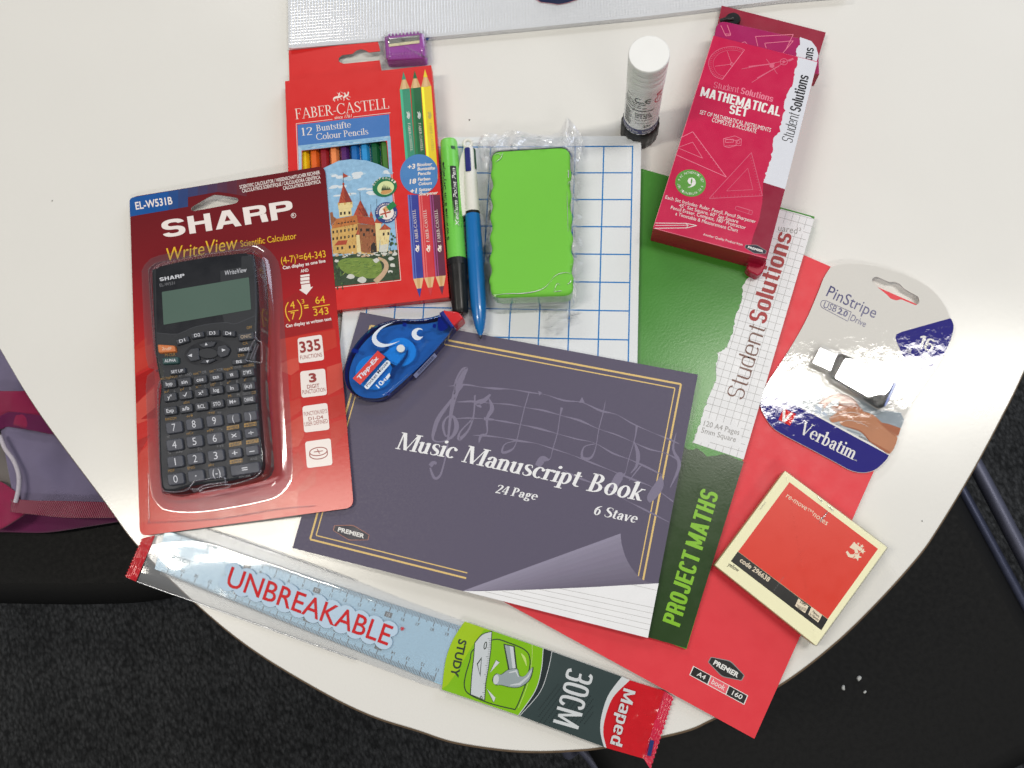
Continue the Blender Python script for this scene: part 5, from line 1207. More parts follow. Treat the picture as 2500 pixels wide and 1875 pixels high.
# round green seal
sg = M('seal leaf green', (92, 156, 62), rough=.34)
P.ell((551, 1035), 101, 88, sg, 2, rot=14, n=40); P.text('9', (527, 1065), (582, 1071), 68, wht, 3, font='serif', T=.2, t=.05)
for k, ch in enumerate('9 PC MATHEMATIC SET '):
    for base in (198, 18):
        a = math.radians(base + k * 8.6); 
        if ch == ' ': continue
        c = Vector((551 + 71 * math.cos(a), 1035 + 62 * math.sin(a))); d = Vector((-math.sin(a), math.cos(a) * .87)).normalized()
        P.text(ch, tuple(c - d * 4.3), tuple(c + d * 4.3), 15, wht, 3)
# fine bright line where the carton folds
fold = M('worn fold', (236, 130, 148), rough=.4)
for i, (a, b_) in enumerate((((312, 1330), (1046, 1526)), ((700, 76), (309, 1322)))): P.line(a, b_, 2.6, fold, 1)
mb.build('carton', t)
PL = Plane((1560 * 1.1302, 12 * 1.1302, 5.0), (1783 * 1.1302, 72 * 1.1302, 5.0), (1550 * 1.1302, 90 * 1.1302, 4.5))
mb = MB(); slab(mb, ringw(PL, 'D', [(1559, 12), (1784, 70), (1748, 190), (1530, 140)]), .5, M('crimson flap', (146, 16, 48), rough=.4), crim_s); mb.build('lid_flap', t)
PI = PK.up(-3.0)
inn = rnd([(1536, 140), (1548, 42), (1735, 84), (1768, 108), (1770, 160)], [0, 24, 10, 12, 0], 5)
mb = MB(); slab(mb, ringw(PI, 'D', inn), 15, M('inner crimson card', (166, 28, 92), rough=.3, vary=.03), crim_s, b=.4); P = Print(mb, PI, 'Z6')
P.poly([tuple(p) for p in torn([(1268, 82), (1262, 130), (1240, 165), (1245, 215)], 5, 4, 6)] + [(1370, 255), (1386, 200), (1372, 150), (1340, 108)], pwht, 2)
P.text('ons', (1346, 236), (1358, 155), 62, inkb, 3, font='block', T=.17, t=.12, top=(1284, 226))
for L4, m_ in (([(975, 78), (1222, 64), (1170, 170)], rose), ([(1035, 122), (1222, 106), (1150, 190)], rose), ([(975, 78), (990, 140)], rose), ([(1035, 122), (1045, 155)], rose), ([(748, 5), (775, 62), (812, 62), (790, 2)], rose), ([(775, 62), (782, 74), (812, 70), (812, 62)], rose), ([(885, 120), (905, 112), (918, 124)], rose)):
    for i in range(len(L4) - 1): P.line(L4[i], L4[i + 1], 4, m_, 2)
mb.build('inner_card', t)
mb = MB(); c = PL.at(*V('Y6', (1868, 74)), 5); lathe(mb, c - Vector((0, 0, .004)), c, [(0, 5.6), (.7, 5.6), (1, 4.8)], mk, 24); c2 = PL.at(*V('Y6', (1840, 78)), 5); tube(mb, [c, c2, PL.at(*V('Y6', (1815, 86)), 4)], 1.8, mk, 8); mb.build('compass_knob', t)
mb = MB(); slab(mb, ringw(Plane(15.5), 'Z6', rnd([(905, 1500), (1048, 1490), (1046, 1560), (1022, 1618), (990, 1640), (935, 1612), (918, 1590), (930, 1560)], 5, 2)), 8.5, crim_s, crim_s, b=.8, steps=2); mb.build('crushed_corner', t)
# ================================================================== CALCULATOR PACK
def holed(mb, outer, hole, mat):
    outer = [Vector(p) for p in outer]; hole = [Vector(p) for p in hole]
    if area2(outer) < 0: outer = outer[::-1]
    if area2(hole) > 0: hole = hole[::-1]
    _, i, j = min(((a - b).length, i, j) for i, a in enumerate(outer) for j, b in enumerate(hole))
    o = outer[i:] + outer[:i]; h = hole[j:] + hole[:j]
    mb.face(o + [o[0]] + h + [h[0]], mat)
PC = Plane((717, 768, 10.0), (835, 757, 11.7), (342, 1307, 3.4))
cs = [(316.6, 481.4), (793, 404.5), (863.5, 1239), (341.5, 1309)]
def gradient_mat(name, p0, p1, stops, rough=.2, bump=.02):
    """printed colour run across the card from p0 to p1 (world points)"""
    m = bpy.data.materials.new(name); m.use_nodes = True; nt = m.node_tree; b = nt.nodes['Principled BSDF']
    b.inputs['Roughness'].default_value = rough; b.inputs['Specular IOR Level'].default_value = .28
    g = nt.nodes.new('ShaderNodeNewGeometry'); vs = nt.nodes.new('ShaderNodeVectorMath'); vs.operation = 'SUBTRACT'; vs.inputs[1].default_value = p0
    d = Vector(p1) - Vector(p0); vd = nt.nodes.new('ShaderNodeVectorMath'); vd.operation = 'DOT_PRODUCT'; vd.inputs[1].default_value = d / d.length_squared
    cr = nt.nodes.new('ShaderNodeValToRGB'); e = cr.color_ramp.elements
    while len(e) < len(stops): e.new(.5)
    for q, (pos, c) in zip(e, stops): q.position = pos; q.color = (*lin(c), 1)
    L = nt.links.new; L(g.outputs['Position'], vs.inputs[0]); L(vs.outputs[0], vd.inputs[0]); L(vd.outputs['Value'], cr.inputs[0]); L(cr.outputs[0], b.inputs['Base Color'])
    n2 = nt.nodes.new('ShaderNodeTexNoise'); n2.inputs['Scale'].default_value = 330; bp = nt.nodes.new('ShaderNodeBump'); bp.inputs['Distance'].default_value = bump / 1000
    L(g.outputs['Position'], n2.inputs['Vector']); L(n2.outputs[0], bp.inputs['Height']); L(bp.outputs[0], b.inputs['Normal'])
    return m
p0, p1 = PC.at(555, 443), PC.at(602, 1274)
card = gradient_mat('maroon to red print', p0, p1, [(0, (104, 30, 36)), (.22, (124, 32, 38)), (.36, (160, 36, 42)), (.50, (194, 42, 42)), (1, (204, 46, 38))])
cw2 = M('card white ink', (238, 228, 224), rough=.32); cyel = M('card yellow ink', (238, 190, 40), rough=.32); cmar = M('card maroon ink', (146, 34, 36), rough=.32); cardback = M('card back', (190, 180, 172), rough=.8)
t = thing('calculator_pack', 'red hanging blister card holding a scientific calculator, left of the pencil box', 'blister pack', mid([PC.at(*p) for p in cs]))
ol = rnd(cs, [20, 20, 22, 20], 6)
hol = [(551, 372), (556, 352), (600, 325), (690, 272), (740, 250), (790, 254), (920, 274), (938, 288), (930, 310), (905, 322), (570, 384)]
mb = MB(); o3 = [PC.at(*p) for p in ol]; h3 = ringw(PC, 'Z1', rnd(hol, 10, 2))
holed(mb, o3, h3, card); dn = lambda r_, k: [Vector((p.x, p.y, p.z - k / 1000)) for p in r_]
mb.loft([o3, dn(o3, .6)], card, False); mb.loft([h3, dn(h3, .6)], cardback, False); holed(mb, dn(o3, .6), dn(h3, .6), cardback)
P = Print(mb, PC, 'Z1')
# blue corner band running out to the right
for k in range(12):
    a, b_ = k / 12, (k + 1) / 12; mx_ = lambda q: (52 + 950 * q)
    tp = lambda q: 300 - 30 * min(1, q * 14) - max(0, q - .03) * 158; bt = lambda q: 428 - q * 162
    f = max(0, (k - 3) / 9) ** .8; c = tuple(int(u * (1 - f) + v * f) for u, v in zip((20, 84, 156), (106, 30, 37)))
    if k == 0: P.poly([(54, 300), (62, 282), (80, 272), (mx_(b_), tp(b_)), (mx_(b_), bt(b_)), (58, 428)], M('band blue 0', c, rough=.3), 1)
    else: P.poly([(mx_(a), tp(a)), (mx_(b_), tp(b_)), (mx_(b_), bt(b_)), (mx_(a), bt(a))], M('band blue %d' % k, c, rough=.3), 1) if not (k in (6, 7, 8, 9, 10, 11)) else P.poly([(mx_(a), tp(a)), (mx_(b_), tp(b_)), (mx_(b_), min(bt(b_), 225 + 14 * abs(k - 8.2))), (mx_(a), min(bt(a), 225 + 14 * abs(k - 9.2)))], M('band blue %d' % k, c, rough=.3), 1)
P.text('EL-W531B', (106, 372), (404, 326), 62, cw2, 3, bold=.02)
P.text('SHARP', (328, 602), (1388, 432), 142, cw2, 3, font='block', T=.13, t=.19)
P.ring((1382, 418), 19, 19, 4, cw2, 3, n=20); P.text('R', (1374, 428), (1392, 425), 20, cw2, 3, bold=.02)
P.text('WriteView', (346, 795), (925, 688), 108, cyel, 3, shear=.22)
P.text('Scientific Calculator', (956, 672), (1408, 606), 50, cyel, 3)
for s_, a, b_ in (('SCIENTIFIC CALCULATOR / WISSENSCHAFTLICHER RECHNER', (948, 203), (1598, 82)), ('CALCULATRICE SCIENTIFIQUE / CALCULADORA CIENT\u00cdFICA', (968, 234), (1601, 121)), ('CALCOLATRICE SCIENTIFICA', (1300, 212), (1603, 157))): P.text(s_, a, b_, 29, cw2, 3, bold=.015)
P.text('(4\u231c7)', (1284, 812), (1402, 793), 58, cyel, 3) if False else P.text('(4-7)', (1284, 812), (1402, 793), 56, cyel, 3)
P.text('3', (1406, 765), (1422, 762), 30, cyel, 3); P.text('=64-343', (1432, 786), (1645, 755), 56, cyel, 3)
P.text('Can display as one line', (1297, 856), (1642, 797), 27, cw2, 3, bold=.025); P.text('AND', (1441, 882), (1505, 872), 26, cw2, 3, bold=.02)
for y, h_ in ((898, 22), (924, 34), (940, 2)):
    pass
for a_, b_ in ((896, 912), (918, 942), (948, 968)): P.poly([(1437, a_ + 6), (1510, a_ - 4), (1512, b_ - 4), (1440, b_ + 6)], cw2, 3)
P.poly([(1444, 980), (1516, 970), (1520, 998), (1540, 994), (1487, 1060), (1428, 1020), (1447, 1012)], cw2, 3)
P.curve([(1340, 1120), (1318, 1170), (1326, 1230), (1352, 1275)], 8, cyel, 3); P.curve([(1412, 1100), (1442, 1150), (1446, 1215), (1428, 1260)], 8, cyel, 3)
P.text('4', (1358, 1174), (1395, 1169), 58, cyel, 3); P.line((1338, 1198), (1422, 1185), 7, cyel, 3); P.text('7', (1366, 1262), (1400, 1257), 58, cyel, 3); P.text('3', (1450, 1132), (1472, 1128), 34, cyel, 3)
P.text('=', (1472, 1190), (1508, 1184), 60, cyel, 3, bold=.02); P.text('64', (1562, 1136), (1640, 1124), 58, cyel, 3); P.line((1535, 1163), (1675, 1140), 7, cyel, 3); P.text('343', (1548, 1232), (1668, 1216), 58, cyel, 3)
P.text('Can display as written text', (1322, 1327), (1690, 1266), 27, cw2, 3, bold=.025)
# lighter and darker swooshes of the print
lt = [M('card rose 1', (198, 62, 52), rough=.2, spec=.28, bump=.02, bscale=330), M('card rose 2', (206, 80, 68), rough=.2, spec=.28, bump=.02, bscale=330), M('card rose 3', (192, 54, 46), rough=.2, spec=.28, bump=.02, bscale=330), M('card deep red', (170, 28, 28), rough=.2, spec=.28, bump=.02, bscale=330)]
P.vw = 'Z2'
P.poly([(98, 20), (250, -40), (258, 120), (104, 210)], lt[0], 1); P.poly([(104, 240), (262, 160), (268, 300), (112, 470)], lt[3], 1.2)
P.poly([(110, 470), (265, 330), (275, 560), (180, 620), (118, 640)], lt[1], 1); P.poly([(150, 600), (275, 500), (275, 590)], lt[3], 2); P.poly([(122, 780), (230, 730), (130, 900)], lt[3], 2)
P.poly([(124, 900), (250, 780), (290, 960), (300, 1280), (420, 1420), (140, 1480)], lt[0], 1)
P.poly([(1330, 130), (1480, 60), (1490, 180), (1420, 230), (1330, 190)], lt[1], 1); P.poly([(1418, 236), (1490, 200), (1510, 400), (1420, 440)], lt[2], 1)
P.poly([(1345, 470), (1500, 420), (1510, 520), (1350, 640)], lt[0], 1); P.poly([(1352, 660), (1520, 560), (1530, 740), (1480, 830), (1360, 850)], lt[1], 1); P.poly([(1365, 1000), (1480, 870), (1530, 1000), (1372, 1180)], lt[2], 1)
P.poly([(1720, 160), (1850, 120), (1860, 330), (1730, 400)], lt[1], 1); P.poly([(1740, 420), (1868, 380), (1880, 560), (1750, 600)], lt[2], 1); P.poly([(1750, 640), (1885, 590), (1895, 700), (1760, 860)], lt[0], 1)
P.poly([(640, 1300), (1190, 1245), (1180, 1400), (640, 1450)], lt[0], 1); P.poly([(1190, 1250), (1480, 1195), (1470, 1390), (1180, 1450)], lt[1], 1.4); P.poly([(1475, 1180), (1630, 1010), (1630, 1150), (1480, 1230)], lt[0], 1.2)
P.vw = 'Z1'
P.poly([(98, 1480), (195, 1400), (210, 1650), (102, 1700)], lt[2], 1); P.poly([(1275, 1120), (1400, 1040), (1560, 1080), (1690, 1240), (1700, 1330), (1270, 1420)], M('card rose 0', (160, 40, 42), rough=.2, spec=.28), 1); P.poly([(1275, 1420), (1720, 1340), (1735, 1480), (1640, 1520), (1275, 1600)], lt[0], 1.4)
# four white tiles
P.poly(rnd([(1414, 1412), (1610, 1382), (1631, 1588), (1425, 1616)], 22, 4), cw2, 3)
P.text('335', (1438, 1533), (1606, 1507), 92, cmar, 4, bold=.03); P.text('FUNCTIONS', (1438, 1586), (1615, 1560), 32, cmar, 4, bold=.0)
P.vw = 'Z2'
for q_ in ([(1495, 197), (1706, 171), (1723, 394), (1508, 419)], [(1514, 491), (1725, 461), (1745, 687), (1530, 713)], [(1537, 790), (1753, 760), (1770, 985), (1554, 1013)]): P.poly(rnd(q_, 24, 4), cw2, 3)
P.text('3', (1574, 292), (1638, 284), 78, cmar, 4, bold=.045); P.text('DIGIT', (1556, 342), (1660, 330), 32, cmar, 4, bold=.01); P.text('PUNCTUATION', (1517, 390), (1710, 364), 34, cmar, 4, bold=.0)
P.text('FUNCTION KEYS', (1530, 574), (1726, 545), 34, cmar, 4); P.text('D1-D4', (1568, 612), (1692, 594), 30, cmar, 4, bold=.01); P.text('USER DEFINED', (1536, 660), (1732, 630), 34, cmar, 4)
P.ring((1650, 872), 74, 34, 8, cmar, 4, rot=-8); P.curve([(1577, 880), (1580, 915), (1620, 935), (1680, 930), (1722, 905), (1724, 865)], 8, cmar, 4); P.line((1612, 876), (1688, 866), 7, cmar, 5); P.line((1640, 852), (1660, 890), 7, cmar, 5)
mb.build('card', t)
# clear tub over the calculator
blis = film('blister plastic', (.93, .94, 1.0), gloss=.011, rough=.04, white=.0, bump=.10, bscale=45, edge=.25)
Z1, Z2 = (lambda *p: [V('Z1', q) for q in p]), (lambda *p: [V('Z2', q) for q in p])
rim_out = Z1((196, 920), (206, 850), (240, 806), (320, 778), (640, 715), (980, 672), (1090, 690), (1190, 770), (1235, 900), (1262, 1300)) + Z2((1362, 500), (1384, 1040), (1340, 1160), (1200, 1240), (700, 1330), (420, 1330), (320, 1280), (272, 1130), (250, 600), (245, 260), (330, 230), (338, 200), (290, 130), (240, 60))
top_out = Z1((208, 900), (216, 850), (250, 812), (330, 788), (640, 728), (960, 690), (1035, 690), (1062, 760), (1100, 1200)) + Z2((1150, 380), (1190, 900), (1180, 1040), (1100, 1095), (860, 1155), (560, 1222), (370, 1226), (322, 1180), (300, 700), (296, 330), (348, 240), (340, 180), (288, 80), (262, -20))
def resample(pts, n):
    c = smooth_line([(x, y) for x, y in pts], 6, True); d = [0]
    for i in range(len(c)): d.append(d[-1] + (c[(i + 1) % len(c)] - c[i]).length)
    out = []; j = 0
    for k in range(n):
        s_ = d[-1] * k / n
        while d[j + 1] < s_: j += 1
        f = (s_ - d[j]) / max(1e-9, d[j + 1] - d[j]); out.append(tuple(c[j].lerp(c[(j + 1) % len(c)], f)))
    return out
N = 120
ra, rb = resample(rim_out, N), resample(top_out, N)
R0 = [PC.at(*p, .5) for p in ra]; R1 = [PC.at(*p, 18.6) for p in rb]
if area2(R1) < 0: R0, R1 = R0[::-1], R1[::-1]
mb = MB()
Rm = [Vector((a.x + (b_.x - a.x) * .82, a.y + (b_.y - a.y) * .82, a.z + (b_.z - a.z) * .30)) for a, b_ in zip(R0, R1)]; Rt = [a.lerp(b_, .94) for a, b_ in zip(R0, R1)]; Ri = [Vector((p.x, p.y, p.z + .0004)) for p in inset(R1, .0014)]
flange = inset(R0, -.004)
wall_f = film('blister wall', (.93, .94, 1.0), gloss=.11, rough=.10, white=.025, bump=.10, bscale=45, edge=.3)
mb.loft([flange, R0, Rm, Rt], wall_f, True); mb.loft([Rt, R1, Ri], blis, True); mb.face(Ri, blis)
ridge = film('blister ridge', (.95, .96, 1), gloss=.07, rough=.12, white=.05)
for pts in ([(1268, 1080), (1266, 1160), (1310, 1210), (1340, 1230), (1345, 1465), (1280, 1470), (1150, 1450), (1155, 1410), (1220, 1240), (1262, 1180)], [(1195, 1430), (1275, 1240)], [(1230, 1440), (1300, 1250)]):
    tube(mb, smooth_line([PC.at(*V('A8', p), 19.3) for p in pts], 4), .5, ridge, 6)
for pts in ([(345, 1205), (430, 1214), (540, 1195), (600, 1128), (660, 1112), (850, 1088), (870, 1150), (1000, 1130), (1120, 1085), (1170, 1030)], [(590, 1200), (620, 1205), (680, 1160), (880, 1128)], [(650, 1218), (690, 1180), (880, 1150), (885, 1175), (655, 1222)], [(570, 1190), (640, 1190), (655, 1215)]):
    tube(mb, smooth_line([PC.at(*V('Z2', p), 18.8) for p in pts], 4), .55, ridge, 6)
# welded step round the tub's foot
tube(mb, smooth_line([PC.at(*V('Z2', p), .7) for p in [(215, 1060), (222, 1440), (255, 1470), (800, 1440), (1300, 1360), (1620, 1330)]], 4), .35, ridge, 6)
mb.build('blister', t)

# the calculator itself
PK2 = PC.up(16.6)
ck = M('calculator charcoal', (44, 46, 46), rough=.42, spec=.4, bump=.01, bscale=1500, vary=.03); ckd = M('calculator black face', (26, 28, 30), rough=.3, spec=.45); lcd = M('grey green display', (92, 114, 98), rough=.22, spec=.4, vary=.03, vscale=20); kk = M('key charcoal', (60, 62, 64), rough=.4, spec=.45)
kn = M('number key grey', (78, 80, 84), rough=.42, spec=.45); korg = M('key orange', (222, 128, 66), rough=.4); ktl = M('key teal', (52, 84, 78), rough=.4); ki = M('key white ink', (226, 226, 222), rough=.4); kg = M('key gold ink', (178, 138, 62), rough=.4); kgy = M('key grey ink', (130, 130, 128), rough=.4)
co = Z1((232, 900), (240, 862), (300, 832), (640, 768), (1000, 724), (1050, 730), (1066, 790), (1090, 1150)) + Z2((1122, 150), (1150, 600), (1178, 950), (1168, 1024), (1100, 1072), (850, 1130), (600, 1158), (440, 1206), (350, 1206), (322, 1172), (304, 900), (300, 520), (318, 330), (296, 210), (268, 10))
t = thing('calculator', 'black scientific calculator with a grey-green display inside the red blister card', 'calculator', mid([PK2.at(*p, -15) for p in co]))
mb = MB(); slab(mb, [PK2.at(*p) for p in resample(co, 110)], 15.4, ck, ck, b=1.6, steps=3, smooth=True, foot=-2.0)
P = Print(mb, PK2, 'A8')
P.poly([(2, 300), (60, 262), (300, 205), (700, 140), (1060, 100), (1150, 94), (1180, 130), (1225, 420), (1262, 880), (1010, 985), (900, 970), (700, 985), (480, 1030), (270, 1115), (12, 1100)], ckd, 1)
P.curve([(12, 1102), (270, 1117), (480, 1032), (700, 987), (900, 972), (1010, 987), (1262, 884)], 5, M('calculator seam', (74, 76, 78), rough=.4), 2)
P.text('SHARP', (54, 450), (368, 398), 46, ki, 3, font='block', T=.13, t=.19); P.text('EL-W531', (54, 520), (245, 488), 38, kgy, 3); P.text('WriteView', (872, 376), (1150, 330), 58, ki, 3, shear=.2)
P.ell((660, 1355), 300, 158, ckd, 2, rot=-9, n=44)
for s_, a, b_, mt in (('OFF', (1155, 1056), (1222, 1046), kg), ('CA', (1106, 1256), (1166, 1246), kg), ('DEL', (1048, 1408), (1132, 1392), kg), ('M-CLR', (120, 1402), (252, 1392), kg)): P.text(s_, a, b_, 34, mt, 3)
P.vw = 'Z2'
for s_, a, b_, mt in (('arc hypNOT', (320, 268), (465, 246), kg), ('sin\u207b\u00b9AND', (475, 244), (582, 228), kgy), ('cos\u207b\u00b9', (596, 226), (658, 217), kg), ('OR', (668, 216), (708, 210), kgy), ('tan\u207b\u00b9', (732, 206), (785, 198), kg), ('XOR', (792, 196), (846, 188), kgy), ('logaX', (854, 188), (930, 176), kg), ('XNOR', (934, 175), (1000, 166), kgy), ('\u2192DEG', (1014, 163), (1106, 150), kg),
                        ('x\u221a', (350, 380), (390, 372), kg), ('A', (430, 374), (445, 372), kgy), ('y\u221a', (484, 360), (520, 353), kg), ('B', (562, 352), (578, 350), kgy), ('x\u207b\u00b9', (616, 338), (660, 330), kg), ('C', (690, 332), (706, 330), kgy), ('10\u02e3', (744, 322), (786, 314), kg), ('D', (824, 310), (840, 308), kgy), ('e\u02e3', (880, 302), (910, 297), kg), ('E', (960, 293), (975, 291), kgy), ("x'", (1020, 280), (1044, 276), kg), ('F', (1098, 272), (1112, 270), kgy),
                        ('abc', (512, 470), (565, 462), kg), ('M-', (890, 416), (925, 411), kg), ('M', (965, 406), (985, 403), kgy), ('DATA', (1016, 398), (1078, 389), kgy), ('CD', (1088, 388), (1124, 382), kg), ('RANDOM', (360, 612), (452, 600), kg), ('\u2192r\u03b8', (534, 588), (592, 578), kg), ('\u2192xy', (716, 558), (778, 548), kg), ('xy', (798, 552), (832, 547), kgy), ('nCr', (540, 732), (600, 722), kg), ('nPr', (712, 708), (770, 698), kg), ('\u03c3x', (808, 694), (842, 690), kgy), ('n!', (375, 758), (398, 754), kgy), ('%', (382, 896), (405, 893), kgy), ('\u03a3xy', (450, 886), (508, 878), kgy), ('\u03a3x', (632, 864), (672, 858), kgy), ('\u03a3y2', (792, 836), (852, 828), kgy),
                        ('MDF', (384, 1048), (438, 1040), kg), ('ENG', (548, 1024), (608, 1014), kg), ('abs', (722, 998), (770, 990), kg), ('ANS', (1076, 948), (1134, 940), kgy), ('ENTER', (982, 1096), (1080, 1082), kgy)): P.text(s_, a, b_, 22, mt, 3)
for s_, a, b_ in (('\u2192HEX', (880, 688), (978, 672)), ('\u2192BIN', (1026, 664), (1124, 648)), ('\u2192DEC', (900, 830), (998, 812)), ('\u2192OCT', (1044, 808), (1142, 790)), ('\u2192PEN', (906, 974), (1006, 958))):
    d_ = (b_[1] - a[1]); P.poly([(a[0] - 3, a[1] + 4), (b_[0] + 3, b_[1] + 4), (b_[0] + 2, b_[1] - 28), (a[0] - 4, a[1] - 28)], kg, 2); P.text(s_, a, b_, 22, ckd, 4, bold=.02)
mb.build('case', t)
mb = MB(); slab(mb, ringw(PK2.up(.25), 'A8', rnd([(78, 585), (1180, 398), (1208, 806), (100, 1000)], 12, 3)), .2, lcd); mb.build('display', t)
rdir = Vector((1000, -150)).normalized()
def key(name, view, c, w_, h_, mat, txt, ink=ki, cap=.42, bold=.01, tw=.62, rot=None, hgt=2.2, shp=None, shear=0):
    d = Vector(rot).normalized() if rot else rdir; n = Vector((-d.y, d.x)); c = Vector(c)
    q_ = shp or [tuple(c + d * a * w_ / 2 + n * b_ * h_ / 2) for a, b_ in ((-1, -1), (1, -1), (1, 1), (-1, 1))]
    mb = MB(); pl = PK2.up(hgt); k_ = 12 if view == 'A8' else 20
    slab(mb, ringw(pl, view, rnd(q_, min(w_, h_) * .22, 4)), hgt + .3, mat, mat, b=.55, steps=2, smooth=True, foot=-.35, bottom=False)
    if txt:
        Pk = Print(mb, pl, view); cp = h_ * cap; tl_ = w_ * tw
        Pk.text(txt, tuple(c - d * tl_ / 2 + n * cp / 2), tuple(c + d * tl_ / 2 + n * cp / 2), cp, ink, 1, bold=bold, shear=shear)
    return mb.build(name, t)
for s_, x, y, tw in (('hyp', 390, 300, .5), ('sin', 518, 284, .46), ('cos', 650, 264, .52), ('tan', 783, 242, .48), ('\u03c0', 917, 222, .26), ('D\u00b0M\u2032S', 1050, 204, .6),
                     ('y\u02e3', 395, 412, .36), ('\u221a', 525, 394, .34), ('x\u00b2', 658, 376, .4), ('log', 787, 353, .44), ('ln', 920, 335, .26), ('(x,y)', 1058, 318, .55),
                     ('Exp', 398, 527, .56), ('a/b', 530, 508, .54), ('RCL', 662, 491, .54), ('STO', 793, 470, .56), ('M+', 928, 452, .5), ('CHANGE', 1062, 432, .66)):
    key('key', 'Z2', (x, y), 112, 72, kk, s_, tw=tw, cap=.44, bold=.012)
for s_, x, y, tw in (('7', 430, 668, .22), ('8', 598, 640, .22), ('9', 770, 612, .22), ('4', 434, 815, .26), ('5', 603, 786, .24), ('6', 774, 760, .24), ('1', 441, 958, .06), ('2', 609, 932, .24), ('3', 782, 906, .24), ('0', 444, 1104, .26), ('\u2022', 615, 1078, .1), ('(-)', 789, 1050, .48)):
    key('number_key', 'Z2', (x, y), 138, 98, kn, s_, tw=tw, cap=.62 if s_ != '\u2022' else .3, bold=-.004)
for s_, x, y, tw in (('(', 930, 592, .13), (')', 1073, 572, .13), ('\u00d7', 938, 738, .4), ('\u00f7', 1081, 715, .42), ('+', 944, 885, .42), ('-', 1088, 862, .4)):
    key('operator_key', 'Z2', (x, y), 112, 84, kn, s_, tw=tw, cap=.62, bold=.0)
key('equals_key', 'Z2', (1028, 1019), 246, 92, kn, '=', tw=.2, cap=.6)
for s_, x, y, r_ in (('D1', 335, 1200, (1000, -330)), ('D2', 525, 1130, (1000, -200)), ('D3', 718, 1104, (1000, -60)), ('D4', 920, 1108, (1000, 60))): key('key', 'A8', (x, y), 165, 74, kk, s_, rot=r_, tw=.46, cap=.55)
key('shift_key', 'A8', (140, 1302), 222, 92, korg, '2ndF', ink=M('pale peach ink', (244, 206, 170), rough=.4), tw=.55, cap=.42, rot=(1000, -20), shp=[(22, 1248), (236, 1262), (252, 1340), (34, 1356)])
key('alpha_key', 'A8', (184, 1452), 200, 84, ktl, 'ALPHA', tw=.72, cap=.44, rot=(1000, -70)); key('power_key', 'A8', (1142, 1146), 205, 98, kk, 'ON/C', ink=M('gold grey ink', (190, 168, 136), rough=.4), tw=.66, cap=.44)
key('key', 'A8', (1122, 1310), 195, 74, kk, 'MODE', tw=.66, cap=.5, rot=(1000, -130)); key('key', 'A8', (1056, 1466), 190, 66, kk, 'BS', tw=.38, cap=.56, rot=(1000, -110)); key('key', 'A8', (272, 1588), 200, 72, kk, 'SET UP', tw=.76, cap=.5, rot=(1000, -120))
for shp, c, tri in (([(375, 1385), (440, 1300), (545, 1290), (545, 1400), (560, 1440), (440, 1470)], (440, 1390), [(408, 1390), (460, 1366), (460, 1408)]), ([(780, 1270), (880, 1250), (945, 1310), (910, 1390), (820, 1420), (770, 1370)], (858, 1322), [(836, 1300), (886, 1318), (840, 1342)]),
                    ([(530, 1250), (640, 1212), (765, 1212), (730, 1275), (600, 1295)], (640, 1242), [(622, 1262), (658, 1256), (636, 1226)]), ([(550, 1490), (600, 1440), (720, 1425), (770, 1440), (660, 1495)], (654, 1466), [(636, 1454), (674, 1448), (656, 1484)])):
    mb = MB(); pl = PK2.up(1.6); slab(mb, ringw(pl, 'A8', rnd(shp, 20, 3)), 1.9, kk, kk, b=.5, steps=2, smooth=True, bottom=False); Print(mb, pl, 'A8').poly(tri, ki, 1); mb.build('arrow_key', t)
mb = MB(); slab(mb, ringw(PK2.up(.9), 'A8', [(660 + 130 * math.cos(a) , 1360 + 70 * math.sin(a)) for a in [k * math.pi / 14 for k in range(28)]]), 1, ck, ck, b=.4, bottom=False); mb.build('arrow_pad', t)

# ================================================================== CORRECTION TAPE
PT2 = Plane((900, 900, 21.5), (1100, 800, 22.0), (980, 980, 21.6))
tint = film('blue translucent plastic', (.16, .55, .99), gloss=.06, rough=.10, white=.0, bump=.05, bscale=300)
deep = M('deep blue plastic', (14, 34, 128), rough=.28, spec=.5, vary=.04, coat=.3); spool = M('pale spool', (190, 226, 236), rough=.5, vary=.03); tape_w = M('white roller', (214, 218, 222), rough=.4); inner_d = M('dark mechanism', (70, 82, 110), rough=.5, vary=.3, vscale=130)
tipred = M('red tip plastic', (206, 30, 38), rough=.28, spec=.5, coat=.3, vary=.03); tl_red = M('label tape red', (212, 52, 46), rough=.35); tl_w = M('label tape white', (216, 224, 236), rough=.35); tl_b = M('label tape navy', (36, 44, 84), rough=.35)
out = smooth_line([(1690, 135), (1630, 165), (1480, 212), (1250, 243), (1000, 240), (760, 282), (560, 372), (385, 520), (245, 705), (160, 880), (120, 1060), (135, 1230), (215, 1370), (350, 1455), (560, 1480), (740, 1440), (900, 1320), (1200, 1050), (1480, 770), (1700, 520), (1835, 360)], 5)
out = [tuple(p) for p in out]
t = thing('correction_tape', 'blue translucent correction tape dispenser with a red tip on the music book', 'correction tape', mid(ringw(PT2, 'A4', out, -14)))
ring = ringw(PT2, 'A4', out); ring = ring if area2(ring) > 0 else ring[::-1]
def at_z(r_, dz, g): return [Vector((p.x, p.y, p.z + dz / 1000)) for p in inset(r_, -g / 1000)]
mb = MB()
rr_ = [at_z(ring, 0, -1.6), at_z(ring, -.25, -.6), at_z(ring, -1.0, 0), at_z(ring, -5.0, .5), at_z(ring, -6.5, .6)]
mb.loft(rr_, tint, True); mb.face(rr_[0], tint); mb.loft([at_z(ring, -6.5, .62), at_z(ring, -12, .3), at_z(ring, -14, -1.2)], deep, True); mb.face(at_z(ring, -14, -1.2)[::-1], deep)
P = Print(mb, PT2, 'A4')
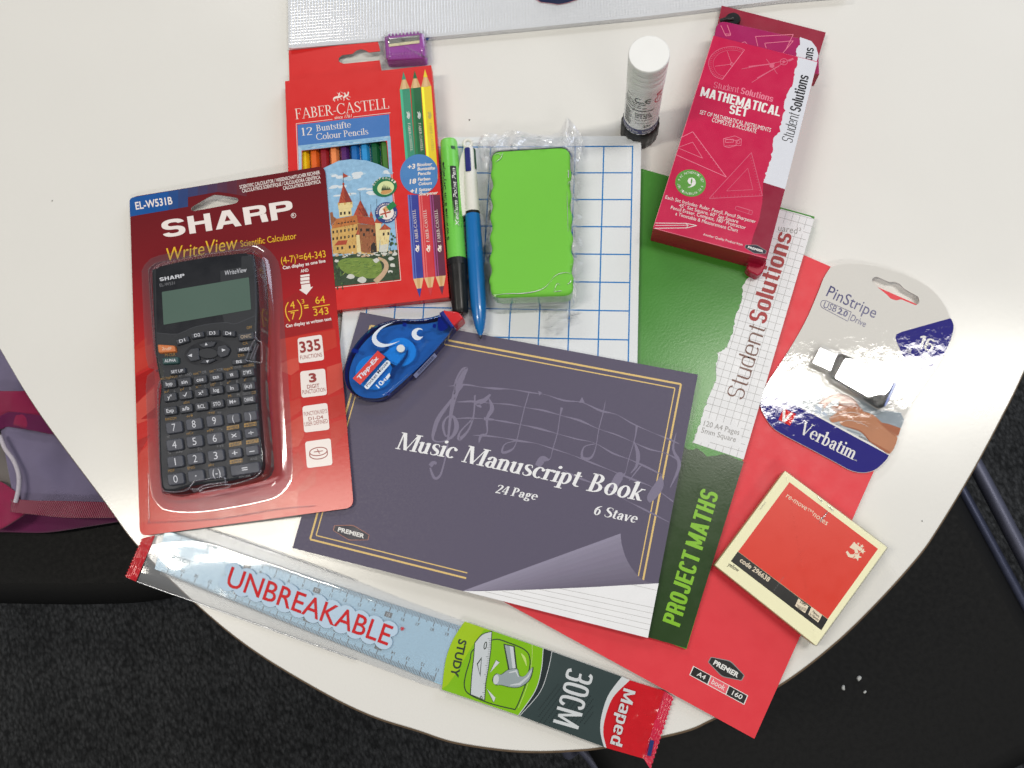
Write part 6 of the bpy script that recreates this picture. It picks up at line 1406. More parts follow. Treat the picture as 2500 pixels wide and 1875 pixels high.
P.poly([(262, 1172), (652, 740), (768, 838), (378, 1272)], tl_red, 2); P.poly(rnd([(432, 1300), (800, 880), (862, 930), (492, 1352)], 34, 6), tl_w, 2)
P.text('Tipp-Ex', (368, 1205), (672, 862), 66, tl_w, 3, bold=.03, shear=.1); P.text('Pocket Mouse', (494, 1308), (818, 932), 50, tl_b, 3, bold=.01)
P.text('10', (668, 1330), (752, 1245), 72, tl_w, 3, bold=.02); P.text('M', (744, 1254), (790, 1200), 46, tl_w, 3, bold=.02); P.poly([(770, 1160), (832, 1085), (848, 1130), (800, 1198)], tl_w, 3)
P.poly([tuple(p) for p in smooth_line([(900, 300), (740, 350), (610, 450), (562, 540), (580, 620), (650, 675), (740, 686), (860, 655), (1000, 588)], 5)] + [tuple(p) for p in smooth_line([(1000, 588), (860, 628), (760, 636), (670, 600), (630, 540), (650, 470), (740, 380), (900, 300)], 5)], tl_w, 2)
P.poly([tuple(p) for p in smooth_line([(1355, 420), (1320, 392), (1260, 390), (1200, 425), (1180, 480), (1200, 540), (1250, 575), (1310, 568), (1358, 520)], 5)] + [tuple(p) for p in smooth_line([(1358, 520), (1310, 524), (1268, 500), (1258, 460), (1290, 415), (1355, 420)], 5)], tl_w, 2)
P.text('XTREME', (1310, 760), (1450, 600), 44, M('raised blue', (40, 92, 160), rough=.3), 1)
mb.build('case', t)
def disc(c, r_, z, h_, mat, name, n=40, view='A4', ring_r=None):
    mb = MB(); pl = PT2.up(z); pts = [(c[0] + r_ * math.cos(a), c[1] + r_ * .93 * math.sin(a)) for a in [2 * math.pi * k / n for k in range(n)]]
    slab(mb, ringw(pl, view, pts), h_, mat, mat, b=.3); return mb.build(name, t)
mb = MB(); slab(mb, at_z(ring, -8.5, -1.5), 2, M('mechanism plate', (190, 158, 176), rough=.5, vary=.1, vscale=150)); mb.build('mechanism', t)
disc((1010, 760), 240, -4.2, 6, spool, 'spool'); disc((590, 1080), 290, -4.8, 6, spool, 'spool'); disc((1008, 705), 66, .5, 5.5, tape_w, 'hub', 24)
mb = MB(); pl = PT2.up(-3.4); slab(mb, ringw(pl, 'A4', [(720, 780), (930, 660), (1090, 780), (960, 950), (830, 880)]), 1, spool); mb.build('bridge', t)
mb = MB(); pl = PT2.up(-2.6)
P2 = Print(mb, pl, 'A4'); P2.path([(1120, 730, 26), (1100, 820, 34), (1010, 950, 50), (900, 1060, 80), (860, 1180, 60)], 40, inner_d, 0); P2.path([(820, 690, 40), (740, 760, 34), (660, 770, 26)], 40, inner_d, 0)
for a, b_ in (((1040, 330), (1100, 340)), ((250, 730), (350, 760)), ((1510, 350), (1560, 360)), ((1640, 290), (1720, 300)), ((800, 1420), (840, 1400))): P2.line(a, b_, 60, deep, 1)
P2.poly([(a[0], a[1]) for a in smooth_line([(1590, 250), (1640, 180), (1720, 200), (1760, 330), (1700, 420), (1600, 420)], 4, True)], deep, 0)
mb.build('tape_path', t)
mb = MB(); slab(mb, ringw(PT2.up(.3), 'A4', rnd([(1672, 112), (1905, 132), (1985, 225), (1835, 358)], [10, 50, 30, 6], 5)), 11, tipred, tipred, b=1.0, steps=3, smooth=True, foot=-.4); mb.build('tip_cap', t)
mb = MB(); slab(mb, ringw(PT2.up(.35), 'A4', rnd([(1606, 152), (1672, 112), (1840, 358), (1800, 392)], 8, 2)), 12, deep, deep, b=.6, steps=2); mb.build('collar', t)
# barcode strip on the slanting side
sidea = [PT2.at(*V('A4', p), -3.0) + Vector((.0012, -.0012, 0)) for p in ((1170, 1108), (1500, 762))]
mb = MB(); d_ = (sidea[1] - sidea[0]); nrm = Vector((d_.y, -d_.x, 0)).normalized(); nrm = nrm if nrm.y < 0 else -nrm
sA, sB = sidea; dn_ = Vector((0, 0, -.0055)) + nrm * .0012
bc_w = M('barcode sticker', (170, 178, 220), rough=.35)
mb.face([sA, sB, sB + dn_, sA + dn_], bc_w); q0 = nrm * .00008
for k in range(26):
    f = .16 + k * .029; g_ = f + .008 + (k * 7 % 3) * .004
    mb.face([sA.lerp(sB, f) + q0 + dn_ * .15, sA.lerp(sB, g_) + q0 + dn_ * .15, sA.lerp(sB, g_) + q0 + dn_ * .8, sA.lerp(sB, f) + q0 + dn_ * .8], tl_b)
mb.build('barcode_label', t)
# ================================================================== USB PACK
PU = Plane((2000, 800, 4.9), (1860, 1000, 4.9), (2180, 1120, 4.4))
uw = M('usb card gloss white', (216, 213, 207), rough=.45, spec=.05, bump=.10, bscale=140, vary=.02, coat=.9, detail=6); ub = M('usb card blue', (44, 40, 124), rough=.45, spec=.05, bump=.10, bscale=140, vary=.03, coat=.9, detail=6)
un = M('usb ink navy', (50, 48, 108), rough=.2); ur = M('usb ink red', (212, 46, 46), rough=.45, spec=.05, coat=.7, bump=.10, bscale=140, detail=6); uwi = M('usb ink white', (232, 230, 226), rough=.45, spec=.05, coat=.7, bump=.10, bscale=140, detail=6)
left = smooth_line([(1150, 8), (1098, 92), (1058, 195), (960, 420), (822, 660), (684, 868), (632, 970), (615, 1045), (628, 1110), (690, 1212), (770, 1278), (1000, 1400), (1180, 1496), (1300, 1560), (1400, 1580), (1490, 1558), (1560, 1500), (1605, 1432), (1690, 1215), (1752, 1085), (1822, 968), (1905, 850), (2010, 690), (2070, 565), (2094, 470), (2082, 415), (2066, 396)], 5)
right = smooth_line([(2066, 396), (2010, 280), (1900, 160), (1700, 58), (1450, -8), (1260, -18), (1150, 8)], 5)[1:-1]
cardo = [tuple(p) for p in left + right]
holeu = [(1465, 108), (1478, 84), (1505, 80), (1600, 122), (1640, 118), (1680, 135), (1712, 172), (1825, 235), (1832, 275), (1805, 300), (1690, 252), (1655, 262), (1610, 248), (1580, 215), (1475, 132)]
t = thing('usb_pack', 'white and blue hanging card of a flash drive at the right, over the red book', 'blister pack', mid(ringw(PU, 'Y3', cardo)))
mb = MB(); o3, h3 = ringw(PU, 'Y3', cardo), ringw(PU, 'Y3', rnd(holeu, 12, 3))
holed(mb, o3, h3, uw); mb.loft([o3, dn(o3, .5)], uw, False); mb.loft([h3, dn(h3, .5)], cardback, False)
P = Print(mb, PU, 'Y3')
P.text('PinStripe', (1115, 225), (1485, 398), 86, un, 2)
P.text('USB', (1092, 312), (1188, 352), 48, un, 2); P.text('2.0', (1200, 358), (1272, 390), 46, un, 2, bold=.03); P.text('Drive', (1298, 412), (1412, 466), 50, un, 2)
for a, b_ in (((1115, 262), (1310, 350)), ((1310, 350), (1282, 420)), ((1282, 420), (1090, 318))): P.line(a, b_, 4, un, 2)
P.curve([(1115, 262), (1085, 265), (1076, 295), (1090, 318)], 4, un, 2)
edge = [p for p in left if p.x > 1815 and p.y < 975 and p.y > 396]
P.poly([(1655, 520), (1700, 500), (2064, 398)] + [(p.x - 3, p.y) for p in sorted(edge, key=lambda q: q.y) if p.y > 400] + [(1820, 965), (1760, 800), (1690, 650), (1655, 575), (1648, 545)], ub, 1)
P.text('16', (1808, 612), (1925, 660), 98, uwi, 2, font='block', T=.13, t=.11); P.text('GB', (1722, 655), (1760, 672), 40, uwi, 2)
low = [p for p in left if p.y > 1040 and (p.x < 1600)]
P.poly([(619, 1020), (690, 975), (880, 1048), (1598, 1438)] + [(p.x, p.y - 3) for p in reversed(low) if p.y < 1590 and p.y > 1045 and not (p.x > 1600)], ub, 1)
P.line((870, 1045), (1600, 1438), 14, uwi, 3)
# printed picture: hands at a keyboard
ph = M('usb photo grey', (150, 160, 168), rough=.45, spec=.05, coat=.7, vary=.12, vscale=40, bump=.10, bscale=140, detail=6); ph2 = M('usb photo pale', (186, 192, 196), rough=.45, spec=.05, coat=.7, vary=.12, vscale=40, bump=.10, bscale=140, detail=6)
skin = M('print skin', (166, 106, 80), rough=.45, spec=.05, coat=.7, vary=.1, vscale=120, bump=.10, bscale=140, detail=6); skin2 = M('print skin pale', (188, 132, 102), rough=.45, spec=.05, coat=.7, vary=.1, vscale=120, bump=.10, bscale=140, detail=6); skin3 = M('print skin shade', (122, 76, 58), rough=.2, vary=.1); kb = M('print key blue', (92, 116, 148), rough=.2, vary=.3, vscale=300); kbd = M('print key dark', (72, 76, 84), rough=.2, vary=.3, vscale=300)
P.vw = 'A5'
P.poly([(540, 660), (760, 560), (900, 600), (1330, 560), (1560, 720), (1860, 760), (1905, 860), (1720, 1285), (1480, 1160), (900, 850)], ph2, 1)
P.poly([(1330, 600), (1560, 720), (1860, 770), (1905, 860), (1860, 960), (1640, 900), (1400, 750)], ph, 2)
for a, b_, w_, m_ in (((780, 690), (860, 730), 40, kb), ((770, 740), (850, 770), 34, kb), ((870, 760), (930, 800), 36, kb), ((930, 800), (990, 830), 30, kbd), ((880, 690), (870, 750), 26, kbd), ((640, 660), (760, 730), 5, ph), ((580, 640), (700, 600), 4, ph), ((1180, 980), (1360, 1040), 18, ph), ((1330, 1060), (1480, 1130), 24, kbd), ((1040, 900), (1110, 930), 26, kbd)): P.line(a, b_, w_, m_, 3)
P.poly([(1620, 890), (1700, 905), (1862, 962), (1832, 1062), (1740, 1010)], skin, 4)
far = [(822, 640), (850, 615), (960, 548), (1050, 525), (1180, 545), (1270, 590), (1330, 680), (1385, 740), (1300, 730), (1210, 706), (1120, 750), (1040, 752), (985, 705), (1000, 680), (1060, 682), (1085, 650), (1065, 612), (1010, 610), (950, 650), (905, 705), (880, 700), (885, 655), (840, 652)]
P.poly([tuple(p) for p in smooth_line(far, 3, True)], skin, 5); P.curve([(1075, 640, 6), (1150, 660, 26), (1240, 650, 30), (1320, 700, 10)], 20, skin3, 6); P.curve([(985, 700, 10), (1050, 720, 30), (1130, 735, 20)], 20, skin3, 6); P.curve([(830, 640, 16), (900, 600, 12), (1000, 545, 6)], 10, skin3, 6)
near = [(962, 832), (1010, 795), (1090, 745), (1220, 706), (1300, 712), (1370, 742), (1500, 785), (1560, 830), (1640, 910), (1740, 1000), (1822, 1085), (1728, 1285), (1600, 1215), (1480, 1140), (1420, 1060), (1360, 1005), (1240, 960), (1130, 930), (1085, 885), (1120, 868), (1060, 878), (1000, 890), (968, 862)]
P.poly([tuple(p) for p in smooth_line(near, 3, True)], skin2, 6)
P.curve([(970, 850, 6), (1080, 795, 10), (1230, 760, 12), (1330, 780, 10), (1430, 830, 5)], 9, skin3, 7); P.curve([(1090, 890, 6), (1200, 862, 10), (1330, 885, 12), (1460, 945, 5)], 9, skin3, 7); P.curve([(1130, 930, 5), (1250, 962, 14), (1370, 1010, 16), (1480, 1135, 12)], 14, skin, 7); P.curve([(1560, 860, 5), (1660, 940, 20), (1790, 1060, 12)], 12, skin, 7); P.curve([(1480, 1130, 10), (1600, 1205, 30), (1720, 1270, 24)], 20, skin, 7); P.ell((1105, 886), 18, 12, M('print nail', (214, 168, 142), rough=.15), 8)
P.poly([(378, 712), (536, 780), (460, 930), (312, 855)], ur, 4)
P.poly([(372, 712), (402, 725), (398, 840), (470, 760), (500, 775), (395, 890), (362, 872)], uwi, 5)
P.text('Verbatim', (562, 1015), (1262, 1365), 172, uwi, 4, font='serif', T=.15, t=.05)
P.text('TM', (1268, 1368), (1300, 1384), 18, uwi, 4)
mb.build('card', t)
ub_f = film('usb blister', gloss=.006, rough=.05, white=.0, bump=.1, bscale=90)
bo = [(1062, 608), (1130, 634), (1205, 660), (1275, 660), (1420, 735), (1655, 868), (1662, 905), (1570, 1095), (1530, 1098), (1160, 905), (1108, 850), (1090, 812), (985, 765), (972, 740)]
bi = [(1070, 618), (1130, 642), (1205, 668), (1272, 668), (1420, 744), (1646, 872), (1652, 900), (1565, 1080), (1535, 1080), (1170, 885), (1125, 835), (1100, 798), (1002, 748), (992, 735)]
ra, rb = [PU.at(*V('Y3', p), .2) for p in resample(bo, 70)], [PU.at(*V('Y3', p), 8.8) for p in resample(bi, 70)]
if area2(ra) < 0: ra, rb = ra[::-1], rb[::-1]
mb = MB(); mb.loft([inset(ra, -.0012), ra, [a.lerp(b_, .9) for a, b_ in zip(ra, rb)], rb], ub_f, True); mb.face(rb, ub_f); mb.build('blister', t)
# the drive in it
chrome = M('polished chrome', (222, 222, 224), rough=.09, metal=1, vary=.02, bump=.004, bscale=60); usbk = M('drive black plastic', (18, 18, 20), rough=.5, spec=.22); usbb = M('drive blue plastic', (40, 92, 190), rough=.25, coat=.3)
PD = PU.up(7.6)
sb = [(1206, 668), (1268, 666), (1652, 880), (1566, 1078), (1540, 1078), (1142, 812)]
t = thing('flash_drive', 'chrome flash drive with a black body and blue end in the blister', 'flash drive', mid(ringw(PD, 'Y3', sb, -7)))
mb = MB(); slab(mb, ringw(PD, 'Y3', rnd([(1206, 672), (1262, 668), (1648, 880), (1566, 1074), (1528, 1068), (1150, 818)], 16, 3)), 7, usbk, usbk, b=.8, steps=2); mb.build('body', t)
mb = MB(); slab(mb, ringw(PD.up(.3), 'Y3', rnd([(1262, 706), (1330, 712), (1634, 882), (1596, 956), (1562, 985), (1530, 978), (1480, 990), (1440, 1000), (1182, 852)], 16, 4)), .4, chrome, chrome, b=.1); mb.build('chrome_plate', t)
mb = MB(); slab(mb, ringw(PU.up(5.6), 'Y3', [(1068, 618), (1205, 680), (1152, 802), (1012, 738)]), 4.4, chrome, chrome, b=.3); mb.build('connector', t)
mb = MB(); slab(mb, ringw(PD.up(.1), 'Y3', rnd([(1636, 888), (1658, 894), (1578, 1066), (1558, 1068)], 6, 2)), 5.5, usbb, usbb, b=.5, steps=2); mb.build('end_cap', t)

# ================================================================== STICKY NOTES
PN = Plane(13.4)
yel = M('pale yellow paper', (250, 246, 206), rough=.55, spec=.3, vary=.02, coat=.15); yel_s = M('yellow paper edges', (216, 206, 150), rough=.7, vary=.16, vscale=1500); nred = M('notes label red', (224, 54, 34), rough=.35, spec=.45, vary=.02); nblk = M('notes label black', (24, 22, 20), rough=.35)
cs = [(730, 114), (1306, 545), (905, 1099), (335, 645)]
t = thing('sticky_notes', 'pad of pale yellow sticky notes with a red label, on the red book', 'sticky notes', mid(ringw(PN, 'Y4', cs, -9.6)))
mb = MB(); slab(mb, ringw(PN, 'Y4', rnd(cs, 5, 2)), 9.6, yel, yel_s, b=.4, steps=2); mb.build('pad', t)
mb = MB(); P = Print(mb, PN, 'Y4')
P.poly([(755, 178), (1253, 553), (970, 947), (466, 568)], nred, 2); P.poly([(464, 568), (971, 950), (934, 1011), (425, 622)], nblk, 2)
nw_ = M('notes label ink', (238, 222, 196), rough=.4)
P.text('re-move', (733, 262), (846, 338), 30, nw_, 3); P.text('TM', (852, 336), (884, 354), 16, nw_, 3); P.text('notes', (884, 366), (962, 422), 30, nw_, 3)
P.text('code 296638', (472, 624), (634, 740), 28, nw_, 3, bold=.02); P.text('yellow', (406, 646), (464, 684), 22, nblk, 3, bold=.005)
P.poly([(805, 832), (862, 876), (842, 915), (786, 874)], nw_, 3); P.text('100', (812, 856), (843, 876), 20, nblk, 4, bold=.02)
for k in range(3): P.curve([(797 + k * 2, 866 + k * 7), (820, 880 + k * 7), (850, 890 + k * 6)], 2.2, nblk, 4)
P.poly([(878, 880), (938, 926), (916, 968), (860, 922)], nw_, 3); P.text('76mm', (880, 908), (918, 940), 13, nblk, 4, bold=.02); P.text('x 76mm', (866, 922), (914, 958), 13, nblk, 4, bold=.02)
# the figure five with stars
d = Vector((498, 375)).normalized(); n = Vector((-d.y, d.x)); c0 = Vector((1120, 568))
f5 = lambda u, v: tuple(c0 + d * u + n * v)
P.poly([f5(-34, -40), f5(28, -40), f5(24, -20), f5(-8, -20), f5(-10, -6), f5(-36, -2)], nw_, 3)
P.path([(*f5(-30, -10), 14), (*f5(-4, -16), 18), (*f5(18, 0), 24), (*f5(14, 24), 24), (*f5(-10, 36), 18), (*f5(-36, 26), 12)], 20, nw_, 3)
def star(c, r_, L=4, mt=nw_): P.poly([(c[0] + (r_ if k % 2 == 0 else r_ * .42) * math.sin(k * math.pi / 5 + .5), c[1] - (r_ if k % 2 == 0 else r_ * .42) * math.cos(k * math.pi / 5 + .5)) for k in range(10)], mt, L)
star((1136, 594), 33, 4, nred); star((1136, 596), 27, 5); star((1166, 566), 18); star((1162, 538), 13); star((1142, 524), 9); star((1120, 518), 6)
for k in range(24):
    a = Vector((860, 520)).lerp(Vector((664, 792)), k / 24); b_ = Vector((860, 520)).lerp(Vector((664, 792)), (k + .5) / 24); P.line(tuple(a), tuple(b_), 2, M('notes perforation', (206, 44, 30), rough=.4) if k < 17 else M('silver ink', (0, 0, 0)), 3)
mb.build('label', t)
cel = film('cellophane', gloss=.010, rough=.06, white=.0, bump=.10, bscale=70); cel2 = film('cellophane glint fold', gloss=.45, rough=.16, white=.3)
t = thing('cellophane_wrap', 'tight clear cellophane around the yellow sticky notes', 'cellophane', mid(ringw(PN, 'Y4', cs, -9.7)))
mb = MB(); r0 = ringw(PN, 'Y4', rnd(cs, 6, 3)); r0 = r0 if area2(r0) > 0 else r0[::-1]
r1 = [Vector((p.x, p.y, p.z + .0006)) for p in inset(r0, .001)]; r2 = inset(r0, -.0005); r3 = [Vector((p.x, p.y, p.z - .0097)) for p in r2]
mb.loft([r1, r2, r3], cel, False); mb.face(r1, cel)
for pts, w_ in (([(912, 255), (940, 290)], 9), ([(968, 305), (1002, 340)], 8), ([(972, 340), (950, 370), (925, 405)], 9), ([(968, 352), (930, 385)], 5), ([(620, 290), (590, 330)], 4)):  # thin whitened folds that stand in for glints on the wrap
    tube(mb, smooth_line([PN.at(*V('Y4', p), .7) for p in pts], 3), [max(.10, .032 * w_ * math.sin(math.pi * (k + .6) / ((len(pts) - 1) * 3 + 2))) for k in range((len(pts) - 1) * 3 + 1)], cel2, 6)
mb.build('sheet', t)

# ================================================================== RULER IN ITS SLEEVE
PRu = Plane(3.0)
rb_ = M('ruler pale blue', (162, 203, 226), rough=.2, spec=.5, vary=.03, vscale=30); rk = M('ruler black ink', (22, 32, 44), rough=.3)
S_ = lambda v, *p: [V(v, q) for q in p]
rul = S_('Y1', (430, 92), (330, 455)) + S_('Y2', (195, 768), (1555, 1240), (1700, 730), (356, 272))
t = thing('ruler', 'pale blue plastic ruler inside the clear sleeve along the table edge', 'ruler', mid([PRu.at(*p, -2.5) for p in rul]))
mb = MB(); slab(mb, [PRu.at(*p) for p in rul], 2.4, rb_, rb_, b=.3)
w0, w5 = PRu.at(*V('Y1', (598, 128))), PRu.at(*V('Y2', (275, 250)))    # 0 and 19 cm along the upper edge
ud = (w5 - w0) / 19.0; un_ = Vector((ud.y, -ud.x, 0)).normalized(); un_ = un_ if un_.y < 0 else -un_
def wf(cm, mm, L): p = w0 + ud * cm + un_ * (mm / 1000); return p + Vector((0, 0, L * LIFT / 1000))
def tick(cm, m0, m1, w_, L=1): h_ = w_ / 2 / 10; mb.face([wf(cm - h_, m0, L), wf(cm + h_, m0, L), wf(cm + h_, m1, L), wf(cm - h_, m1, L)], rk)
wl = PRu.at(*V('Y1', (437, 520))); wl2 = PRu.at(*V('Y2', (135, 735)))  # lower scale: 30 and 11
vd = (wl2 - wl) / 19.0
def wg(cm, mm, L): p = wl + vd * (30 - cm) - un_ * (mm / 1000); return p + Vector((0, 0, L * LIFT / 1000))
for i in range(-4, 200):
    cm = i / 10; ln = 5.0 if i % 10 == 0 else 3.8 if i % 5 == 0 else 2.6
    tick(cm, -.3, ln, .42 if i % 10 else .55)
for i in range(110, 305):
    cm = i / 10; ln = 5.2 if i % 10 == 0 else 3.8 if i % 5 == 0 else 2.6; h_ = (.42 if i % 10 else .55) / 20
    mb.face([wg(cm - h_, -.3, 1), wg(cm + h_, -.3, 1), wg(cm + h_, ln, 1), wg(cm - h_, ln, 1)], rk)
def num(f, cm, s_, y0, cap, inv, sg):
    vs, fs = sans(s_, .01); lo, hi = sans_cap(.01); k = cap / (hi - lo); xm = (min(v[0] for v in vs) + max(v[0] for v in vs)) / 2
    mb.mesh([f(cm + (x - xm) * k / 10 * sg, y0 + cap - (y - lo) * k, 3) for x, y in vs], fs, M('ruler box ink', (196, 206, 214), rough=.3) if inv else rk)
for c in range(0, 20):
    inv = c % 5 == 0
    if inv: mb.face([wf(c - .24, 5.4, 2), wf(c + .24, 5.4, 2), wf(c + .24, 8.6, 2), wf(c - .24, 8.6, 2)], rk)
    num(wf, c, str(c), 6.0, 2.0, inv, 1)
for c in range(11, 31):
    inv = c % 5 == 0
    if inv: mb.face([wg(c - .24, 5.4, 2), wg(c + .24, 5.4, 2), wg(c + .24, 8.6, 2), wg(c - .24, 8.6, 2)], rk)
    num(wg, c, str(c), 6.0, 2.0, inv, 1)
mb.build('ruler_body', t)
# the sleeve: clear film printed lime, grey and red
t = thing('ruler_sleeve', 'clear printed sleeve with red sealed ends around the ruler', 'plastic sleeve', mid([PRu.at(*p, -2.6) for p in rul]))
PSl = Plane(3.6)
sf_ = film('sleeve film', (.97, .98, 1), gloss=.055, rough=.06, white=.18, bump=.28, bscale=24)
sl_top = S_('Y1', (345, 140), (520, 92), (830, 82), (1500, 300), (2212, 560)) + S_('Y2', (0, 92), (400, 232), (1060, 460), (1720, 697), (1790, 730), (1960, 778), (2075, 815))
sl_bot = S_('Y1', (172, 572), (420, 662), (690, 755), (1400, 1010), (2212, 1298)) + S_('Y2', (0, 748), (200, 806), (850, 1024), (1570, 1290), (1640, 1318), (1790, 1380), (1905, 1388))
ns = 58
def along(pts, n):
    c = smooth_line(pts, 6); out_ = []
    for k in range(n + 1):
        x = k / n * (len(c) - 1); i = min(int(x), len(c) - 2); out_.append(c[i].lerp(c[i + 1], x - i))
    return out_
ta, ba_ = along(sl_top[:7] + S_('Y2', (470, 256)), ns), along(sl_bot[:7] + S_('Y2', (260, 826)), ns)
mb = MB(); vs = []; mw = 10
for j in range(ns + 1):
    for i in range(mw + 1):
        v = i / mw; p = ta[j].lerp(ba_[j], v); e = min(v, 1 - v)
        z = .5 + 3.1 * min(1, e / .10) + noise.noise(Vector((p.x * .02, p.y * .02, 1))) * .35 * min(1, e / .1)
        vs.append(W(p.x, p.y, z))
mb.mesh(vs, [(j * (mw + 1) + i, j * (mw + 1) + i + 1, (j + 1) * (mw + 1) + i + 1, (j + 1) * (mw + 1) + i) for j in range(ns) for i in range(mw)], sf_, True)
sh = film('sleeve crease', gloss=.3, rough=.2, white=.4)
for pts, r_ in (([(345, 140), (520, 95), (830, 84), (1500, 302), (2212, 562)], .4), ([(870, 100), (1500, 318), (2100, 530)], .25), ([(172, 572), (420, 662), (690, 755), (1400, 1010), (2212, 1298)], .4)):
    tube(mb, [W(*V('Y1', tuple(p)), 1.6) for p in smooth_line(pts, 6)], r_, sh, 6)
mb.build('film', t)
lime2 = M('sleeve lime', (128, 186, 16), rough=.22, spec=.5, coat=.2, vary=.03); lime3 = M('sleeve yellow lime', (160, 196, 22), rough=.22, coat=.2); slate = M('sleeve slate', (52, 66, 66), rough=.24, spec=.5, coat=.2, vary=.06, vscale=30); slate2 = M('sleeve slate light', (92, 110, 110), rough=.24); slk = M('sleeve dark slate', (34, 44, 46), rough=.24, coat=.2)
sred = M('sleeve red', (200, 20, 32), rough=.16, spec=.55, coat=.4, bump=.3, bscale=110, vary=.05); swt = M('sleeve white ink', (206, 210, 212), rough=.25); sdk = M('sleeve drawing ink', (38, 52, 40), rough=.3); sgy = M('sleeve drawing grey', (150, 162, 166), rough=.3); slg = M('sleeve drawing pale', (198, 204, 208), rough=.3); hred = M('headline red', (200, 26, 34), rough=.5, spec=.25); halo = M('headline halo', (184, 206, 226), rough=.5, spec=.25)
PSp = Plane(4.0)
mb = MB(); P = Print(mb, Plane(4.7), 'Y1')
P.text('UNBREAKABLE', (992, 608), (2500, 1168), 182, hred, 4, bold=.006, top=(1052, 432))
P.path([(1020, 523), (1040, 531), (2490, 1070), (2520, 1082)], 190, halo, -3)
for k_ in range(12):
    f_ = k_ / 11; cx_, cy_ = 1040 + 1450 * f_, 530 + 540 * f_
    for s__ in (-1, 1): P.ell((cx_ + 26 * s__ * -1, cy_ + 58 * s__), 84, 74, halo, -2 + k_ * .08 + s__ * .5, rot=20, n=20)
c = V('D', (869, 1358)); c = ((c[0] - 290) / .26221, (c[1] - 1270) / .26221)
for a in range(3): P.line((c[0] - 20 * math.cos(a * 1.047), c[1] - 20 * math.sin(a * 1.047)), (c[0] + 20 * math.cos(a * 1.047), c[1] + 20 * math.sin(a * 1.047)), 8, hred, 4)
P.text('Vision', (470, 355), (660, 415), 60, M('sleeve sticker ink', (120, 130, 136), rough=.3), 2)
P.vw = 'Y2'; P.pl = PSp
la = [tuple(p) for p in smooth_line([(396, 232), (300, 380), (235, 560), (204, 802)], 6)]; lb = [tuple(p) for p in smooth_line([(1058, 460), (1042, 640), (990, 820), (850, 1024)], 6)]
P.poly(la + [(200, 806)] + lb[::-1], lime2, 1); P.poly(la[::-1] + [(500, 268), (640, 318), (520, 330), (420, 520), (300, 640)][:2] + [(560, 300), (440, 470), (330, 660), (250, 770)], lime3, 2)
dc = [tuple(p) for p in smooth_line([(1722, 698), (1610, 850), (1552, 1020), (1540, 1160), (1570, 1290)], 6)]
P.poly(lb[::-1] [::-1] + [(1570, 1290)] + dc[::-1], slate, 1)
P.poly([tuple(p) for p in lb] + [tuple(p) for p in smooth_line([(862, 1026), (1030, 830), (1100, 640), (1132, 486)], 6)], slk, 2)
P.path(lb, 6, swt, 3); P.curve([(1132, 486), (1100, 640), (1030, 830), (862, 1026)], 5, swt, 3); P.curve([(965, 430), (962, 560), (930, 750), (850, 960)], 4, M('sleeve pale lime', (190, 214, 120), rough=.3), 3)
for i in range(12):
    for j in range(26):
        u, v = 1180 + i * 34 - j * 11.5, 760 + j * 15 + i * 12
        if 1000 - (j * 8) < u < 1480 and v < 1090 and u > 1010: P.poly([(u, v), (u + 9, v + 3), (u + 6, v + 12), (u - 3, v + 9)], slk, 2)
P.text('STUDY', (345, 378), (272, 690), 66, sdk, 3, bold=.03, top=(415, 395)); 
P.text('30CM', (1272, 622), (1140, 1082), 200, swt, 3, font='block', T=.13, t=.10, top=(1485, 684))
# picture: ruler that bends, hammer
fr = [(640, 385), (760, 410), (900, 470), (945, 540), (940, 640), (900, 790), (830, 960), (790, 968), (600, 920), (440, 850), (395, 790), (400, 700), (440, 560), (470, 470)]
P.path([tuple(p) for p in smooth_line(fr, 5, True)], 9, sdk, 3, True)
P.poly([tuple(p) for p in smooth_line([(478, 410), (540, 340), (628, 312)], 4)] + [(620, 470), (600, 620), (575, 760), (568, 900), (440, 850), (450, 700), (468, 540)], sdk, 4); P.poly([tuple(p) for p in smooth_line([(484, 414), (545, 346), (622, 320)], 4)] + [(613, 470), (594, 620), (569, 760), (562, 892), (448, 846), (457, 700), (475, 540)], slg, 5)
P.poly([(540, 530), (528, 700), (498, 590)], sdk, 6); P.poly([(534, 552), (524, 676), (506, 594)], slg, 7)
for k in range(34): a = Vector((620, 380)).lerp(Vector((570, 880)), k / 33); P.line(tuple(a), (a.x - (18 if k % 5 else 30), a.y - 3), 2.5, sdk, 6)
P.ring((570, 435), 10, 30, 7, sdk, 6, rot=12); P.ring((535, 880), 8, 18, 6, sdk, 6)
for q_ in ([(605, 665), (660, 555), (690, 575)], [(580, 800), (655, 880), (640, 918)]): P.poly(q_, sdk, 5); P.poly([tuple(Vector(q_[0]).lerp(Vector(p), .96) + Vector((3, 0))) for p in q_], swt, 6)
P.poly([(722, 420), (818, 440), (838, 630), (765, 650)], sdk, 5); P.poly([(734, 430), (806, 446), (826, 625), (775, 640)], sgy, 6); P.poly([(775, 440), (806, 446), (826, 625), (800, 632)], slg, 7)
hm = [tuple(p) for p in smooth_line([(632, 710), (660, 672), (700, 680), (760, 640), (840, 630), (860, 690), (910, 690), (975, 615), (950, 720), (880, 780), (800, 792), (700, 770), (660, 770), (632, 740)], 4, True)]
P.poly(hm, sdk, 8); P.poly([tuple(Vector((800, 710)).lerp(Vector(p), .95)) for p in hm], sgy, 9); P.ell((660, 722), 24, 42, slg, 10, rot=8); P.path([(780, 770, 8), (860, 760, 22), (930, 700, 14), (962, 640, 4)], 10, slg, 10); P.path([(770, 665, 10), (830, 650, 18), (850, 700, 10)], 10, slg, 10); P.poly([tuple(p) for p in smooth_line([(870, 500), (910, 540), (918, 610), (900, 570)], 3, True)], M('sleeve pale lime', (0, 0, 0)), 4)
mb.build('print', t)
